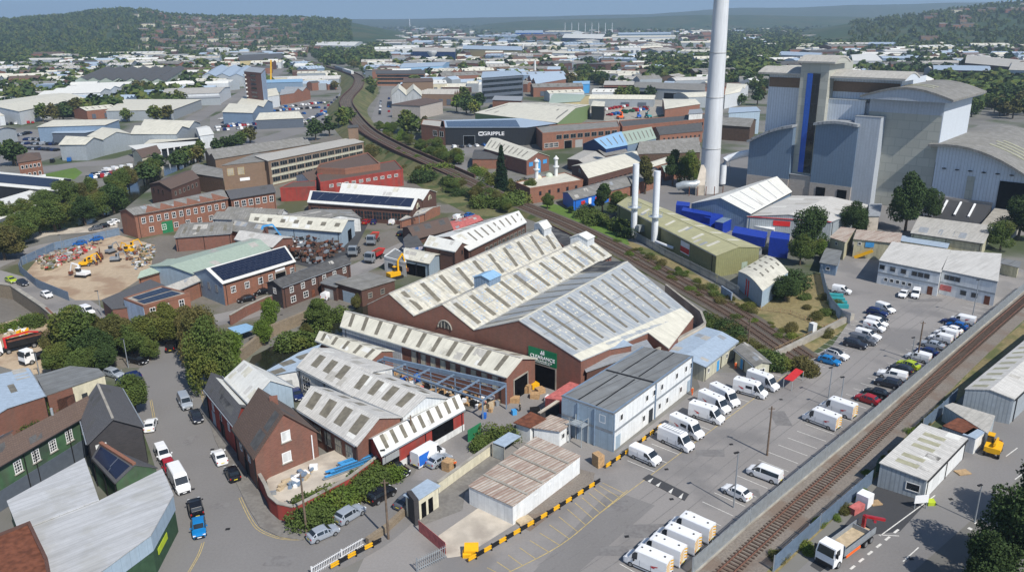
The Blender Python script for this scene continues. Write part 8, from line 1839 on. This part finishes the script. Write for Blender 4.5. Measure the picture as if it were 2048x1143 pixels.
def woodland(label,areas,m,n):
 rs=np.random.RandomState(n);out=[]
 base=leaves(rs,34,[(0,0,3.5,4.6,4.6,3.2),(1.5,1,6,3,3,2.4)],1.9)
 tot=sum(a[4] for a in areas)
 for (x0,x1,y0,y1,wt_) in areas:
  k=0;tries=0;want=int(n*wt_/tot)
  while k < want and tries < want*4:
   tries += 1;px=rs.uniform(x0,x1);py=rs.uniform(y0,y1)
   if y0 >= 0:p=g(px,py);z=0
   else:D=-rs.uniform(-y1,-y0) if False else rs.uniform(-y0,-y1);q=ray_z(px,40,1.0);p=Vector((q.x,q.y,0)).normalized()*D;z=hz(px,D)-1
   if y0 > 0 and blocked(px,py,4,p):continue
   th=rs.uniform(0,6.28);s_=rs.uniform(.8,1.5)*(1+max(0,p.length-2000)/4500);c__,s__=math.cos(th)*s_,math.sin(th)*s_
   v=base.copy();v[:,0],v[:,1]=base[:,0]*c__-base[:,1]*s__,base[:,0]*s__+base[:,1]*c__;v[:,2]*= s_;v += np.array([p.x,p.y,z]);out.append(v);k += 1
 o=leafobj('woodland',np.concatenate(out),m);o['kind']='stuff';o['label']=label
A_=[(-50,2100,58,100,5),(-50,1450,100,175,2.2),(-50,420,120,235,1.5),(1440,2100,62,104,7),(1440,1560,104,170,1.5),(1640,2100,100,150,1),(60,340,92,120,1.6),(1860,2100,150,215,1.5),(640,780,90,130,1.5),(1290,1440,110,160,1)]
woodland('dark green belts of trees between the far roofs',A_,'leaf_dark',3900);woodland('mid green trees scattered through the far city',A_,'leaf_mid',4300)
woodland('wooded face of the far left hill',[(-300,700,-1800,-3500,1)],'leaf_dark',1900);woodland('lighter woods on the far left hill',[(-300,700,-1800,-3400,1)],'leaf_mid',2300)
woodland('woods on the far right slope',[(1700,2400,-1600,-3100,1)],'leaf_mid',1500)
woodland('trees in the middle distance beyond the last sheds',[(-300,2300,46,60,1)],'leaf_dark',2200)
# ------------------------------------------------------------------ daylight
w=bpy.data.worlds.new('World');SC.world=w;w.use_nodes=True
nt=w.node_tree;bgd=nt.nodes['Background'];st_=nt.nodes.new('ShaderNodeTexSky');st_.sky_type='NISHITA';st_.sun_disc=False
SE,SAZ=R(48),math.atan2(-0.81,0.59)
st_.sun_elevation=SE;st_.sun_rotation=math.pi/2-SAZ;st_.altitude=100;st_.air_density=1.0;st_.dust_density=0.3;st_.ozone_density=2.0
tc=nt.nodes.new('ShaderNodeTexCoord');va=nt.nodes.new('ShaderNodeVectorMath');va.operation='ADD';va.inputs[1].default_value=(0,0,.15);nt.links.new(tc.outputs['Generated'],va.inputs[0]);nt.links.new(va.outputs[0],st_.inputs['Vector'])
nt.links.new(st_.outputs[0],bgd.inputs[0]);bgd.inputs[1].default_value=0.115
sd=bpy.data.lights.new('sun','SUN');sd.energy=4.8;sd.angle=R(.5);sd.color=(1,.95,.87)
so_=bpy.data.objects.new('sun',sd);COL.objects.link(so_)
dv=Vector((math.cos(SAZ)*math.cos(SE),math.sin(SAZ)*math.cos(SE),math.sin(SE)));so_.rotation_euler=dv.to_track_quat('Z','Y').to_euler();so_.location=(60,-80,200)
SC.view_settings.view_transform='Standard';SC.view_settings.look='None';SC.view_settings.exposure=0.17;SC.view_settings.gamma=1
SC.cycles.max_bounces=5;SC.cycles.diffuse_bounces=3;SC.cycles.transparent_max_bounces=8;SC.cycles.use_denoising=True
hm_=bpy.data.materials.new('haze');hm_.use_nodes=True;nt=hm_.node_tree
for n in list(nt.nodes):
 if n.type == 'BSDF_PRINCIPLED':nt.nodes.remove(n)
pv=nt.nodes.new('ShaderNodeVolumePrincipled');pv.inputs['Color'].default_value=(.60,.80,1.0,1);pv.inputs['Density'].default_value=1.45e-4;pv.inputs['Anisotropy'].default_value=.2
nt.links.new(pv.outputs[0],nt.nodes['Material Output'].inputs['Volume'])
k=M();k.box(0,5320,152,22400,11400,306);MATS['haze']=hm_;o=k.build('haze','haze');o['kind']='stuff'
